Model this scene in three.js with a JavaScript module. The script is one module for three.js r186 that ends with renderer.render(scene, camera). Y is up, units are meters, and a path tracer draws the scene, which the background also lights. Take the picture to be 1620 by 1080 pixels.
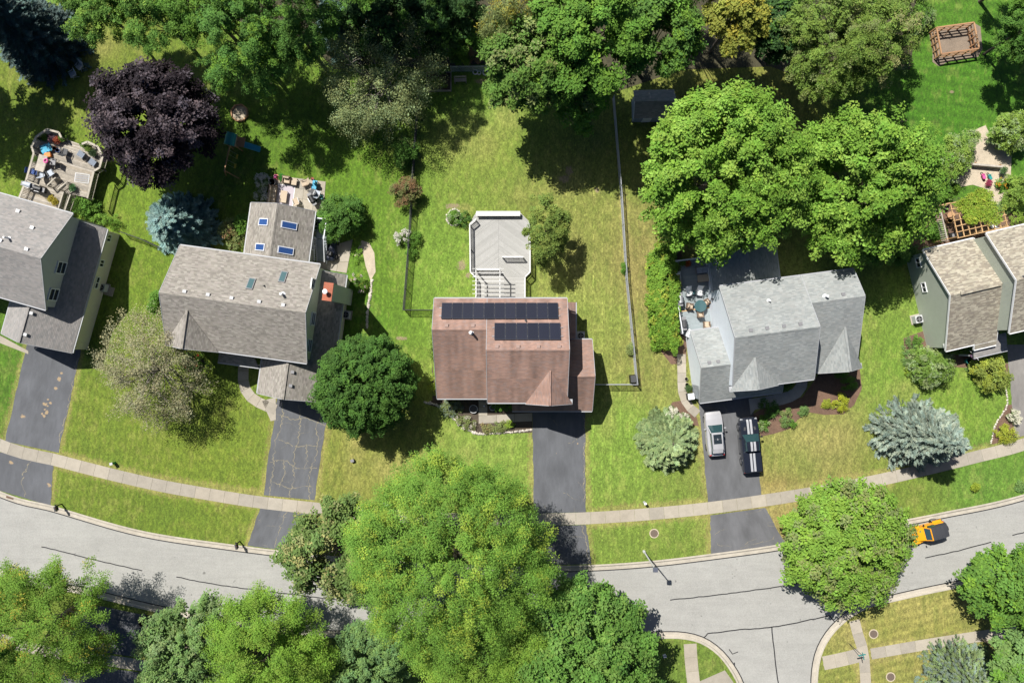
import * as THREE from 'three';
import { Sky } from 'three/addons/objects/Sky.js';
import { mergeGeometries } from 'three/addons/utils/BufferGeometryUtils.js';
import { RoundedBoxGeometry } from 'three/addons/geometries/RoundedBoxGeometry.js';

// ---------------------------------------------------------------- camera, sky, sun, exposure
const CAM_H = 72;                                    // metres above the lawns, looking straight down
const scene = new THREE.Scene();
const camera = new THREE.PerspectiveCamera(53.13, 1620 / 1080, 1, 3000);
camera.position.set(0, CAM_H, 0);
camera.up.set(0, 0, -1);
camera.lookAt(0, 0, 0);

const SUN = new THREE.Vector3(-0.374, 0.805, -0.460).normalize();
const sky = new Sky();
sky.name = 'sky'; sky.userData.kind = 'structure';
sky.scale.setScalar(2500);
sky.material.uniforms.sunPosition.value.copy(SUN);
sky.material.uniforms.turbidity.value = 2.2;
sky.material.uniforms.rayleigh.value = 0.5;
sky.material.uniforms.mieCoefficient.value = 0.003;
scene.add(sky);
scene.environmentIntensity = 0.10;

const sun = new THREE.DirectionalLight(new THREE.Color(1.0, 0.955, 0.88), 5.0);
sun.position.copy(SUN).multiplyScalar(160);
sun.castShadow = true;
sun.shadow.mapSize.set(4096, 4096);
Object.assign(sun.shadow.camera, { left: -75, right: 75, top: 75, bottom: -75, near: 20, far: 320 });
scene.add(sun); scene.add(sun.target);

const renderer = new THREE.WebGLRenderer({ antialias: true });
renderer.toneMapping = THREE.LinearToneMapping;
renderer.toneMappingExposure = 1.5;
renderer.shadowMap.enabled = true;

// ---------------------------------------------------------------- helpers
function rng(seed) { let a = (seed * 2654435761) >>> 0; return () => { a = (a + 0x6D2B79F5) | 0; let t = Math.imul(a ^ (a >>> 15), 1 | a); t = (t + Math.imul(t ^ (t >>> 7), 61 | t)) ^ t; return ((t ^ (t >>> 14)) >>> 0) / 4294967296; }; }
const clamp = (x, a, b) => Math.min(b, Math.max(a, x)), lerp = (a, b, t) => a + (b - a) * t;
const smooth = (a, b, x) => { const t = clamp((x - a) / (b - a), 0, 1); return t * t * (3 - 2 * t); };
const hash2 = (x, y, s = 0) => { let h = Math.imul(x | 0, 374761393) + Math.imul(y | 0, 668265263) + Math.imul(s | 0, 974634541); h = Math.imul(h ^ (h >>> 13), 1274126177); return ((h ^ (h >>> 16)) >>> 0) / 4294967296; };
function vnoise(x, y, s = 0) { const xi = Math.floor(x), yi = Math.floor(y), fx = x - xi, fy = y - yi, ux = fx * fx * (3 - 2 * fx), uy = fy * fy * (3 - 2 * fy); return lerp(lerp(hash2(xi, yi, s), hash2(xi + 1, yi, s), ux), lerp(hash2(xi, yi + 1, s), hash2(xi + 1, yi + 1, s), ux), uy); }
const fbm = (x, y, o = 4, s = 0) => { let v = 0, a = 0.5, t = 0; for (let i = 0; i < o; i++) { v += a * vnoise(x, y, s + i); t += a; x *= 2.03; y *= 2.03; a *= 0.5; } return v / t; };
const noise3 = (x, y, z, s) => (vnoise(x + z * 0.71, y - z * 0.37, s) + vnoise(y + 9.1, z + x * 0.53, s + 7) + vnoise(z - 4.3, x - y * 0.61, s + 13)) / 3;

// survey: a point of the air photograph at height y above the lawn, in metres east and south of the point below the camera
const at = (px, py, y = 0) => [(px - 810) * (CAM_H - y) / 1080, (py - 540) * (CAM_H - y) / 1080];
const V = (x, y, z) => new THREE.Vector3(x, y, z);
const at3 = (px, py, y = 0, lift = 0) => { const [x, z] = at(px, py, y); return V(x, y + lift, z); };

const used = new Map();
function numbered(n) { const k = used.get(n) || 0; used.set(n, k + 1); return k ? `${n}_${String(k).padStart(3, '0')}` : n; }
function thing(name, label, category, pos = [0, 0, 0], turn = 0, group) {
  const o = new THREE.Group(); o.name = numbered(name); o.position.set(...pos); o.rotation.y = turn;
  o.userData = { label, category }; if (group) o.userData.group = group;
  scene.add(o); return o;
}
function part(name, geo, mat, parent, label) {
  const m = new THREE.Mesh(Array.isArray(geo) ? join(geo) : geo, mat); m.name = name;
  m.castShadow = m.receiveShadow = true; if (label) m.userData.label = label;
  parent.add(m); return m;
}
function single(name, geo, mat, label, category, group) { const m = part(numbered(name), geo, mat, scene); m.userData = { label, category }; if (group) m.userData.group = group; return m; }
function structure(name, geo, mat) { const m = part(numbered(name), geo, mat, scene); m.userData.kind = 'structure'; return m; }

function clean(g) { const n = g.index ? g.toNonIndexed() : g; for (const k of Object.keys(n.attributes)) if (!['position', 'normal', 'uv'].includes(k)) n.deleteAttribute(k); if (!n.attributes.normal) n.computeVertexNormals(); if (!n.attributes.uv) projUV(n); return n; }
function join(list) { return list.length === 1 ? list[0] : mergeGeometries(list.map(clean)); }
function projUV(g) {                                  // uv in metres, by the way each face points
  const p = g.attributes.position, n = g.attributes.normal, uv = new Float32Array(p.count * 2);
  for (let i = 0; i < p.count; i++) {
    const x = Math.abs(n.getX(i)), y = Math.abs(n.getY(i)), z = Math.abs(n.getZ(i));
    if (y >= x && y >= z) { uv[2 * i] = p.getX(i); uv[2 * i + 1] = -p.getZ(i); }
    else if (x >= z) { uv[2 * i] = p.getZ(i); uv[2 * i + 1] = p.getY(i); } else { uv[2 * i] = p.getX(i); uv[2 * i + 1] = p.getY(i); }
  }
  g.setAttribute('uv', new THREE.BufferAttribute(uv, 2)); return g;
}
function fromTris(tris) {                             // flat array of Vector3, three per face
  const a = new Float32Array(tris.length * 3); tris.forEach((v, i) => v.toArray(a, i * 3));
  const g = new THREE.BufferGeometry(); g.setAttribute('position', new THREE.BufferAttribute(a, 3)); g.computeVertexNormals(); return projUV(g);
}
const M4 = new THREE.Matrix4();
function box(w, h, d, x = 0, y = 0, z = 0, ry = 0, bevel = 0) {   // y is the base
  const g = clean(bevel ? new RoundedBoxGeometry(w, h, d, 1, bevel) : new THREE.BoxGeometry(w, h, d));
  g.translate(0, h / 2, 0); projUV(g); if (ry) g.rotateY(ry); g.translate(x, y, z); return g;
}
function cyl(r0, r1, h, x = 0, y = 0, z = 0, seg = 12) { const g = clean(new THREE.CylinderGeometry(r1, r0, h, seg)); g.translate(x, y + h / 2, z); return g; }
function bar(a, b, w, h, upv) {                       // a box from a to b, w wide and h high
  const d = b.clone().sub(a), L = d.length(); d.normalize();
  let up = upv || V(0, 1, 0); if (Math.abs(d.dot(up)) > 0.98) up = V(1, 0, 0);
  const s = V(0, 0, 0).crossVectors(d, up).normalize(); up = V(0, 0, 0).crossVectors(s, d);
  const g = clean(new THREE.BoxGeometry(L, h, w)); projUV(g);
  g.applyMatrix4(M4.makeBasis(d, up, s)); const c = a.clone().add(b).multiplyScalar(0.5); g.translate(c.x, c.y, c.z); return g;
}
function rod(a, b, r0, r1 = r0, seg = 6) {
  const d = b.clone().sub(a), L = d.length(); const g = clean(new THREE.CylinderGeometry(r1, r0, L, seg, 1, true));
  g.applyQuaternion(new THREE.Quaternion().setFromUnitVectors(V(0, 1, 0), d.normalize())); const c = a.clone().add(b).multiplyScalar(0.5); g.translate(c.x, c.y, c.z); return g;
}
function slab(pts, t) {                               // planar polygon, thickness t below it; uv in metres: along the level direction and up the slope
  const n = V(0, 0, 0); for (let i = 0; i < pts.length; i++) { const a = pts[i], b = pts[(i + 1) % pts.length]; n.x += (a.y - b.y) * (a.z + b.z); n.y += (a.z - b.z) * (a.x + b.x); n.z += (a.x - b.x) * (a.y + b.y); }
  n.normalize(); if (n.y < 0) { pts = [...pts].reverse(); n.negate(); }
  let e1 = V(0, 1, 0).cross(n); if (e1.length() < 0.01) e1 = V(1, 0, 0); e1.normalize(); const e2 = V(0, 0, 0).crossVectors(n, e1);
  const q = pts.map(p => new THREE.Vector2(p.dot(e1), p.dot(e2))), tri = THREE.ShapeUtils.triangulateShape(q, []);
  const low = pts.map(p => p.clone().addScaledVector(n, -t)), P = [], U = [];
  const put = (v, uv) => { P.push(v.x, v.y, v.z); U.push(uv.x, uv.y); };
  for (let [i, j, k] of tri) {
    const nn = V(0, 0, 0).crossVectors(pts[j].clone().sub(pts[i]), pts[k].clone().sub(pts[i])); if (nn.dot(n) < 0) [j, k] = [k, j];
    put(pts[i], q[i]); put(pts[j], q[j]); put(pts[k], q[k]); put(low[i], q[i]); put(low[k], q[k]); put(low[j], q[j]);
  }
  for (let i = 0; i < pts.length; i++) { const j = (i + 1) % pts.length; for (const [v, u] of [[pts[i], q[i]], [low[i], q[i]], [pts[j], q[j]], [pts[j], q[j]], [low[i], q[i]], [low[j], q[j]]]) put(v, u); }
  const g = new THREE.BufferGeometry(); g.setAttribute('position', new THREE.Float32BufferAttribute(P, 3)); g.setAttribute('uv', new THREE.Float32BufferAttribute(U, 2)); g.computeVertexNormals(); return g;
}
const flat = (pts2, y, t) => slab(pts2.map(([x, z]) => V(x, y, z)), t);       // level slab, top at y
const flatPx = (px, y, t) => flat(px.map(p => at(p[0], p[1], y)), y, t);
const inPoly = (pts, x, z) => { let r = false; for (let i = 0, j = pts.length - 1; i < pts.length; j = i++) { const [a, b] = pts[i], [c, d] = pts[j]; if ((b > z) !== (d > z) && x < (c - a) * (z - b) / (d - b) + a) r = !r; } return r; };
function clipHalf(poly, f) { const out = []; for (let i = 0; i < poly.length; i++) { const a = poly[i], b = poly[(i + 1) % poly.length], fa = f(a), fb = f(b); if (fa >= 0) out.push(a); if ((fa >= 0) !== (fb >= 0)) { const t = fa / (fa - fb); out.push([lerp(a[0], b[0], t), lerp(a[1], b[1], t)]); } } return out; }
function curve2(pts, step) {                          // smooth polyline through points, even steps
  const c = new THREE.CatmullRomCurve3(pts.map(([x, z]) => V(x, 0, z)), false, 'centripetal'); const n = Math.max(2, Math.round(c.getLength() / step));
  return c.getSpacedPoints(n).map(p => [p.x, p.z]);
}
const normals2 = pts => pts.map((p, i) => { const a = pts[Math.max(0, i - 1)], b = pts[Math.min(pts.length - 1, i + 1)], dx = b[0] - a[0], dz = b[1] - a[1], l = Math.hypot(dx, dz); return [-dz / l, dx / l]; });
function sweep(pts, profile) {                        // profile [[offset, y] ...] swept along a level polyline; offset towards the right-hand side of travel
  const N = normals2(pts), tr = [];
  for (let i = 0; i + 1 < pts.length; i++) for (let k = 0; k + 1 < profile.length; k++) {
    const P = (ii, kk) => V(pts[ii][0] + N[ii][0] * profile[kk][0], profile[kk][1], pts[ii][1] + N[ii][1] * profile[kk][0]);
    const a = P(i, k), b = P(i + 1, k), c = P(i + 1, k + 1), d = P(i, k + 1); tr.push(a, b, c, a, c, d);
  }
  return fromTris(tr);
}
function tubeGeo(pts, r, seg = 6, n = 0) { return clean(new THREE.TubeGeometry(new THREE.CatmullRomCurve3(pts), n || pts.length * 4, r, seg)); }
function loft(rings, cap = true) {                    // rings of equal point count, joined in order
  const tr = []; for (let i = 0; i + 1 < rings.length; i++) { const A = rings[i], B = rings[i + 1]; for (let k = 0; k < A.length; k++) { const l = (k + 1) % A.length; tr.push(A[k], A[l], B[l], A[k], B[l], B[k]); } }
  if (cap) for (const [R, f] of [[rings[0], 1], [rings[rings.length - 1], 0]]) for (let k = 1; k + 1 < R.length; k++) f ? tr.push(R[0], R[k + 1], R[k]) : tr.push(R[0], R[k], R[k + 1]);
  return fromTris(tr);
}

// ---------------------------------------------------------------- textures and materials
const toLin = c => c <= 0.04045 ? c / 12.92 : Math.pow((c + 0.055) / 1.055, 2.4), toS = c => c <= 0.0031308 ? c * 12.92 : 1.055 * Math.pow(c, 1 / 2.4) - 0.055;
function dataTex(w, h, f, { srgb = true, metres = null, wrap = THREE.RepeatWrapping } = {}) {   // f(x, y) gives linear colour (or one value)
  const d = new Uint8Array(w * h * 4);
  for (let y = 0; y < h; y++) for (let x = 0; x < w; x++) { const c = f(x, y), i = (y * w + x) * 4; if (srgb) { d[i] = clamp(toS(Math.max(0, c[0])), 0, 1) * 255; d[i + 1] = clamp(toS(Math.max(0, c[1])), 0, 1) * 255; d[i + 2] = clamp(toS(Math.max(0, c[2])), 0, 1) * 255; } else d[i] = d[i + 1] = d[i + 2] = clamp(c, 0, 1) * 255; d[i + 3] = 255; }
  const t = new THREE.DataTexture(d, w, h); t.magFilter = THREE.LinearFilter; t.minFilter = THREE.LinearFilter; t.wrapS = t.wrapT = wrap; if (srgb) t.colorSpace = THREE.SRGBColorSpace; if (metres) t.repeat.set(1 / metres[0], 1 / metres[1]); t.needsUpdate = true; return t;
}
const std = (rgb, rough = 0.85, extra = {}) => new THREE.MeshStandardMaterial({ color: new THREE.Color().setRGB(...rgb), roughness: rough, ...extra });
const phys = (rgb, rough, extra = {}) => new THREE.MeshPhysicalMaterial({ color: new THREE.Color().setRGB(...rgb), roughness: rough, ...extra });
const tileNoise = (x, y, n, f, s) => { const u = x / n * f, v = y / n * f, xi = Math.floor(u), yi = Math.floor(v), fx = u - xi, fy = v - yi, m = i => ((i % f) + f) % f; const ux = fx * fx * (3 - 2 * fx), uy = fy * fy * (3 - 2 * fy); return lerp(lerp(hash2(m(xi), m(yi), s), hash2(m(xi + 1), m(yi), s), ux), lerp(hash2(m(xi), m(yi + 1), s), hash2(m(xi + 1), m(yi + 1), s), ux), uy); };

// a grain shared by many materials: fine speckle plus soft patches, 4 m across
function grain(rgb, amp, patch, { n = 256, metres = 4, seed = 1, tint = [0, 0, 0] } = {}) {
  return dataTex(n, n, (x, y) => { const f = 1 + amp * (hash2(x, y, seed) - 0.5) * 2 + patch * ((tileNoise(x, y, n, 5, seed) + tileNoise(x, y, n, 13, seed + 3) + 0.6 * tileNoise(x, y, n, 37, seed + 5)) / 2.6 - 0.5) * 2, t = tileNoise(x, y, n, 7, seed + 9) - 0.5; return [rgb[0] * f + tint[0] * t, rgb[1] * f + tint[1] * t, rgb[2] * f + tint[2] * t]; }, { metres: [metres, metres] });
}
const bumpGrain = dataTex(256, 256, (x, y) => 0.5 + 0.5 * (hash2(x, y, 77) - 0.5) + 0.5 * (tileNoise(x, y, 256, 64, 5) - 0.5), { srgb: false, metres: [3, 3] });
const grainy = (rgb, amp = 0.1, patch = 0.15, o = {}, extra = {}) => new THREE.MeshStandardMaterial({ map: grain(rgb, amp, patch, o), roughness: o.rough ?? 0.9, bumpMap: bumpGrain, bumpScale: o.bump ?? 0.004, ...extra });

// asphalt shingles: courses of 0.14 m, tabs of differing tone
function shingleTex(palette, { streak = 0, seed = 1, vary = 1 } = {}) {
  const n = 1024, rows = 72, rh = n / rows;
  return dataTex(n, n, (x, y) => {
    const r = Math.floor(y / rh), off = hash2(r, 3, seed) * 64, k = Math.floor((x + off) / 32) % 32, t = hash2(k, r, seed);
    const c = palette[Math.floor(t * palette.length) % palette.length];
    const s = 1 + 0.1 * (hash2(x, y, seed + 4) - 0.5) + vary * 0.16 * (hash2(k, r, seed + 8) - 0.5) + 0.14 * (tileNoise(x, y, n, 9, seed + 2) - 0.5) + streak * ((tileNoise(x, y * 0.13, n, 28, seed + 6) - 0.5) + (tileNoise(x, y * 0.1, n, 9, seed + 7) - 0.5));
    return [c[0] * s, c[1] * s, c[2] * s];
  }, { metres: [10.08, 10.08] });
}
const shingleBump = dataTex(512, 512, (x, y) => { const rh = 512 / 36, r = Math.floor(y / rh), k = Math.floor((x + hash2(r, 3, 1) * 64) / 32) % 16; return (1 - (y % rh) / rh) * 0.7 + 0.25 * hash2(k, r, 2) + 0.05 * hash2(x, y, 9); }, { srgb: false, metres: [5.04, 5.04] });
const shingles = (pal, o) => new THREE.MeshStandardMaterial({ map: shingleTex(pal, o), roughness: 0.93, bumpMap: shingleBump, bumpScale: 0.012 });
const sidingBump = dataTex(16, 128, (x, y) => 1 - (y % 16) / 16, { srgb: false, metres: [2, 1.2] });
const siding = rgb => new THREE.MeshStandardMaterial({ map: grain(rgb, 0.03, 0.06, { n: 128 }), roughness: 0.7, bumpMap: sidingBump, bumpScale: 0.016 });

const MAT = {
  concrete: [0, 1, 2, 3].map(k => grainy([[0.325, 0.29, 0.235], [0.355, 0.32, 0.262], [0.30, 0.273, 0.228], [0.335, 0.305, 0.255]][k], 0.1, 0.14, { seed: 20 + k })),
  kerb: grainy([0.40, 0.365, 0.305], 0.12, 0.22, { seed: 31 }),
  concreteCool: grainy([0.32, 0.315, 0.3], 0.1, 0.15, { seed: 33 }),
  tar: std([0.022, 0.022, 0.024], 0.6),
  white: std([0.72, 0.73, 0.74], 0.5), trim: std([0.62, 0.64, 0.68], 0.5), gutter: std([0.36, 0.37, 0.39], 0.45), darkTrim: std([0.10, 0.08, 0.07], 0.6),
  black: std([0.015, 0.015, 0.017], 0.5), darkGrey: std([0.05, 0.052, 0.056], 0.6), midGrey: std([0.2, 0.2, 0.21], 0.6), lightGrey: std([0.45, 0.46, 0.47], 0.55),
  steel: std([0.55, 0.56, 0.58], 0.4, { metalness: 0.8 }), galv: std([0.42, 0.44, 0.47], 0.45, { metalness: 0.4 }),
  glass: phys([0.02, 0.028, 0.035], 0.06, { specularIntensity: 1, clearcoat: 0.5 }), skyGlass: phys([0.03, 0.075, 0.22], 0.05, { clearcoat: 1 }), greenGlass: phys([0.05, 0.11, 0.12], 0.08, { clearcoat: 0.6 }),
  carGlass: phys([0.02, 0.05, 0.055], 0.04, { clearcoat: 1 }), tyre: std([0.018, 0.018, 0.018], 0.9), rim: std([0.4, 0.4, 0.42], 0.35, { metalness: 0.9 }),
  redLamp: std([0.35, 0.015, 0.012], 0.25), lampGlass: phys([0.3, 0.31, 0.33], 0.1),
  mulch: grainy([0.14, 0.085, 0.058], 0.45, 0.3, { seed: 41, bump: 0.03 }), soil: grainy([0.075, 0.058, 0.042], 0.45, 0.3, { seed: 42, bump: 0.03 }),
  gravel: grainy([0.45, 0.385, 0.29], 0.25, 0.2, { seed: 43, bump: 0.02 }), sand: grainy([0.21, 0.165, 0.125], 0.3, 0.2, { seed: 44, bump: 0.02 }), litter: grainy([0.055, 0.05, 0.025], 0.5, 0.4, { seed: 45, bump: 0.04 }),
  brick: grainy([0.36, 0.12, 0.07], 0.25, 0.25, { seed: 46 }), stone: [0, 1, 2].map(k => grainy([[0.46, 0.42, 0.36], [0.38, 0.35, 0.31], [0.54, 0.49, 0.42]][k], 0.15, 0.25, { seed: 50 + k, n: 128 })),
  cedar: [0, 1, 2].map(k => std([[0.36, 0.20, 0.10], [0.40, 0.235, 0.125], [0.32, 0.175, 0.09]][k], 0.8)), pine: [0, 1, 2].map(k => std([[0.46, 0.29, 0.14], [0.5, 0.32, 0.16], [0.42, 0.26, 0.125]][k], 0.8)),
  greyWood: [0, 1, 2, 3, 4].map(k => grainy([[0.30, 0.27, 0.225], [0.35, 0.315, 0.265], [0.26, 0.235, 0.20], [0.385, 0.35, 0.30], [0.31, 0.27, 0.215]][k], 0.2, 0.3, { seed: 60 + k, n: 128, metres: 2 })),
  greyRail: grainy([0.36, 0.33, 0.275], 0.15, 0.2, { seed: 66, n: 128 }),
  paleDeck: [0, 1, 2].map(k => grainy([[0.35, 0.347, 0.332], [0.37, 0.367, 0.352], [0.332, 0.33, 0.315]][k], 0.05, 0.08, { seed: 70 + k, n: 128 })), paleRail: std([0.60, 0.60, 0.59], 0.6),
  blueDeck: [0, 1, 2].map(k => grainy([[0.25, 0.29, 0.305], [0.27, 0.31, 0.325], [0.235, 0.275, 0.29]][k], 0.06, 0.08, { seed: 75 + k, n: 128 })),
  terracotta: std([0.36, 0.15, 0.08], 0.85), cushion: std([0.44, 0.36, 0.27], 0.95), wicker: std([0.17, 0.12, 0.085], 0.9), rug: std([0.42, 0.38, 0.42], 0.97),
  cyan: std([0.04, 0.30, 0.46], 0.6), pink: std([0.62, 0.09, 0.30], 0.6), orange: std([0.66, 0.20, 0.03], 0.6), coral: std([0.66, 0.20, 0.17], 0.7), teal: std([0.03, 0.26, 0.25], 0.5), green: std([0.03, 0.26, 0.07], 0.6), yellow: std([0.62, 0.45, 0.04], 0.6), blue: std([0.04, 0.10, 0.34], 0.6), purple: std([0.25, 0.10, 0.3], 0.7), silverCloth: std([0.36, 0.40, 0.46], 0.5),
  bark: grainy([0.12, 0.095, 0.075], 0.3, 0.3, { seed: 81, n: 128 }), paleBark: grainy([0.29, 0.26, 0.225], 0.2, 0.25, { seed: 82, n: 128 }), redStain: std([0.40, 0.17, 0.10], 0.8),
};
// ---------------------------------------------------------------- ground: lawns, road, kerbs, pavements, drives
const P = list => list.map(p => at(p[0], p[1]));
const northKerb = curve2([[-190, -70], [-120, -22], ...P([[0, 777], [83, 800], [222, 839], [365, 861], [464, 873], [600, 886], [740, 893], [854, 895], [936, 893.5], [1032, 887], [1125, 876], [1245, 859], [1422, 824], [1493, 810], [1620, 782]]), [90, 3], [190, -52]], 1);
const southWestKerb = curve2([[-190, -60], [-120, -12.5], ...P([[0, 911], [130, 940], [270, 973], [420, 997], [560, 1011], [700, 1018], [850, 1019], [960, 1015], [1040, 1010], [1084, 1011], [1112, 1019], [1136, 1036], [1155, 1060], [1170, 1090]]), [26.5, 48], [30, 66], [36, 150]], 0.8);
const southEastKerb = curve2([[45, 150], [37, 66], ...P([[1298, 1120], [1294, 1080], [1301, 1034], [1320, 1001], [1352, 973], [1381, 959], [1416, 951], [1456, 942], [1559, 920], [1620, 902]]), [90, 10.5], [190, -44]], 0.8);

// lawn: what grows where (green sward, dry straw patches, worn soil); tones read lot by lot
const tones = [[130, 90, 122, 140, 50], [60, 300, 112, 142, 36], [210, 280, 118, 148, 42], [450, 240, 94, 132, 30], [560, 270, 102, 142, 34], [600, 450, 110, 148, 42], [250, 640, 116, 140, 42], [310, 720, 126, 148, 48], [240, 810, 114, 138, 44], [150, 660, 122, 144, 48], [560, 740, 142, 150, 68], [640, 720, 146, 160, 72], [760, 230, 138, 158, 66], [690, 420, 128, 164, 60], [740, 180, 116, 164, 52], [880, 330, 140, 152, 72], [950, 500, 146, 162, 76], [760, 720, 140, 170, 72], [980, 700, 134, 168, 66], [1040, 850, 126, 154, 60], [1030, 560, 146, 152, 78], [1030, 440, 152, 146, 84], [1250, 720, 146, 156, 78], [1290, 700, 154, 156, 86], [1440, 600, 124, 160, 58], [1500, 650, 126, 162, 56], [1480, 200, 74, 130, 22], [1560, 150, 80, 136, 26], [1560, 760, 106, 150, 52], [1450, 970, 160, 160, 82], [1500, 1050, 154, 154, 78], [1060, 1050, 116, 144, 54], [1240, 790, 164, 148, 88], [1330, 800, 150, 150, 78], [20, 600, 88, 132, 34], [1420, 780, 126, 150, 58], [560, 480, 90, 140, 36], [1180, 200, 140, 146, 64]].map(([x, y, r, g, b]) => [...at(x, y), toLin(r / 255), toLin(g / 255), toLin(b / 255)]);
const dry = [[130, 70, 60, 30, 0.5], [300, 150, 50, 25, 0.6], [735, 210, 60, 50, 0.45], [800, 170, 30, 40, 0.5], [900, 285, 30, 30, 0.5], [1035, 405, 14, 30, 0.9], [1030, 470, 10, 60, 0.5], [1300, 690, 60, 30, 0.5], [1240, 690, 40, 20, 0.35], [1430, 620, 30, 20, 0.35], [1235, 800, 30, 24, 0.75], [1330, 790, 60, 14, 0.5], [640, 740, 60, 28, 0.6], [560, 700, 20, 80, 0.45], [740, 720, 20, 20, 0.3], [1470, 960, 120, 30, 0.35], [1340, 1010, 40, 30, 0.45], [1480, 1060, 90, 30, 0.3], [330, 370, 30, 24, 0.5], [440, 400, 40, 30, 0.3], [910, 420, 20, 60, 0.4], [1200, 160, 30, 30, 0.6], [960, 640, 16, 60, 0.35], [500, 700, 10, 90, 0.5], [735, 330, 14, 8, 0.6]].map(([x, y, rx, ry, k]) => [...at(x, y), rx / 15, ry / 15, k]);
const worn = [[893, 283, 9, 5], [901, 270, 5, 7], [945, 300, 4, 5], [715, 326, 10, 4], [731, 419, 7, 7], [741, 435, 4, 4], [1506, 145, 3, 2], [1425, 190, 8, 3], [636, 535, 8, 3], [760, 128, 8, 4]].map(([x, y, rx, ry]) => [...at(x, y), rx / 15, ry / 15]);
// straw-dry rims where the turf meets drives and pavements
const rims = [[[42, 545], [7, 698]], [[128, 551], [92, 716]], [[84, 736], [79, 800]], [[438, 630], [416, 783]], [[520, 638], [497, 791]], [[411, 804], [391, 863]], [[488, 813], [466, 872]], [[925, 640], [927, 810]], [[842, 640], [845, 812]], [[927, 830], [936, 892]], [[1105, 640], [1120, 794]], [[1190, 680], [1205, 783]], [[1211, 803], [1243, 860]], [[1124, 815], [1125, 877]], [[128, 952], [108, 1024]], [[240, 975], [222, 1040]], [[0, 694], [252, 758]], [[252, 758], [553, 800]], [[928, 810], [1121, 794]], [[1121, 794], [1407, 746]], [[1407, 746], [1620, 693]], [[0, 714], [252, 778]], [[252, 778], [553, 820]], [[928, 830], [1121, 814]], [[1205, 802], [1407, 766]], [[1377, 1026], [1548, 998]], [[1377, 1044], [1548, 1015]], [[1361, 981], [1378, 1080]], [[1340, 981], [1362, 1080]], [[985, 310], [1009, 607]]].map(([a, b]) => [...at(...a), ...at(...b)]);
function edge(x, z, n) { let m = 9; for (const [ax, az, bx, bz] of rims) { const dx = bx - ax, dz = bz - az, t = clamp(((x - ax) * dx + (z - az) * dz) / (dx * dx + dz * dz), 0, 1), d = Math.abs(x - ax - dx * t) + Math.abs(z - az - dz * t); if (d < m) m = d; } return m > 0.9 ? 0 : 0.8 * smooth(0.75, 0.2, m + (n - 0.5) * 0.9); }
const LW = 2048, LH = 1366;
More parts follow.
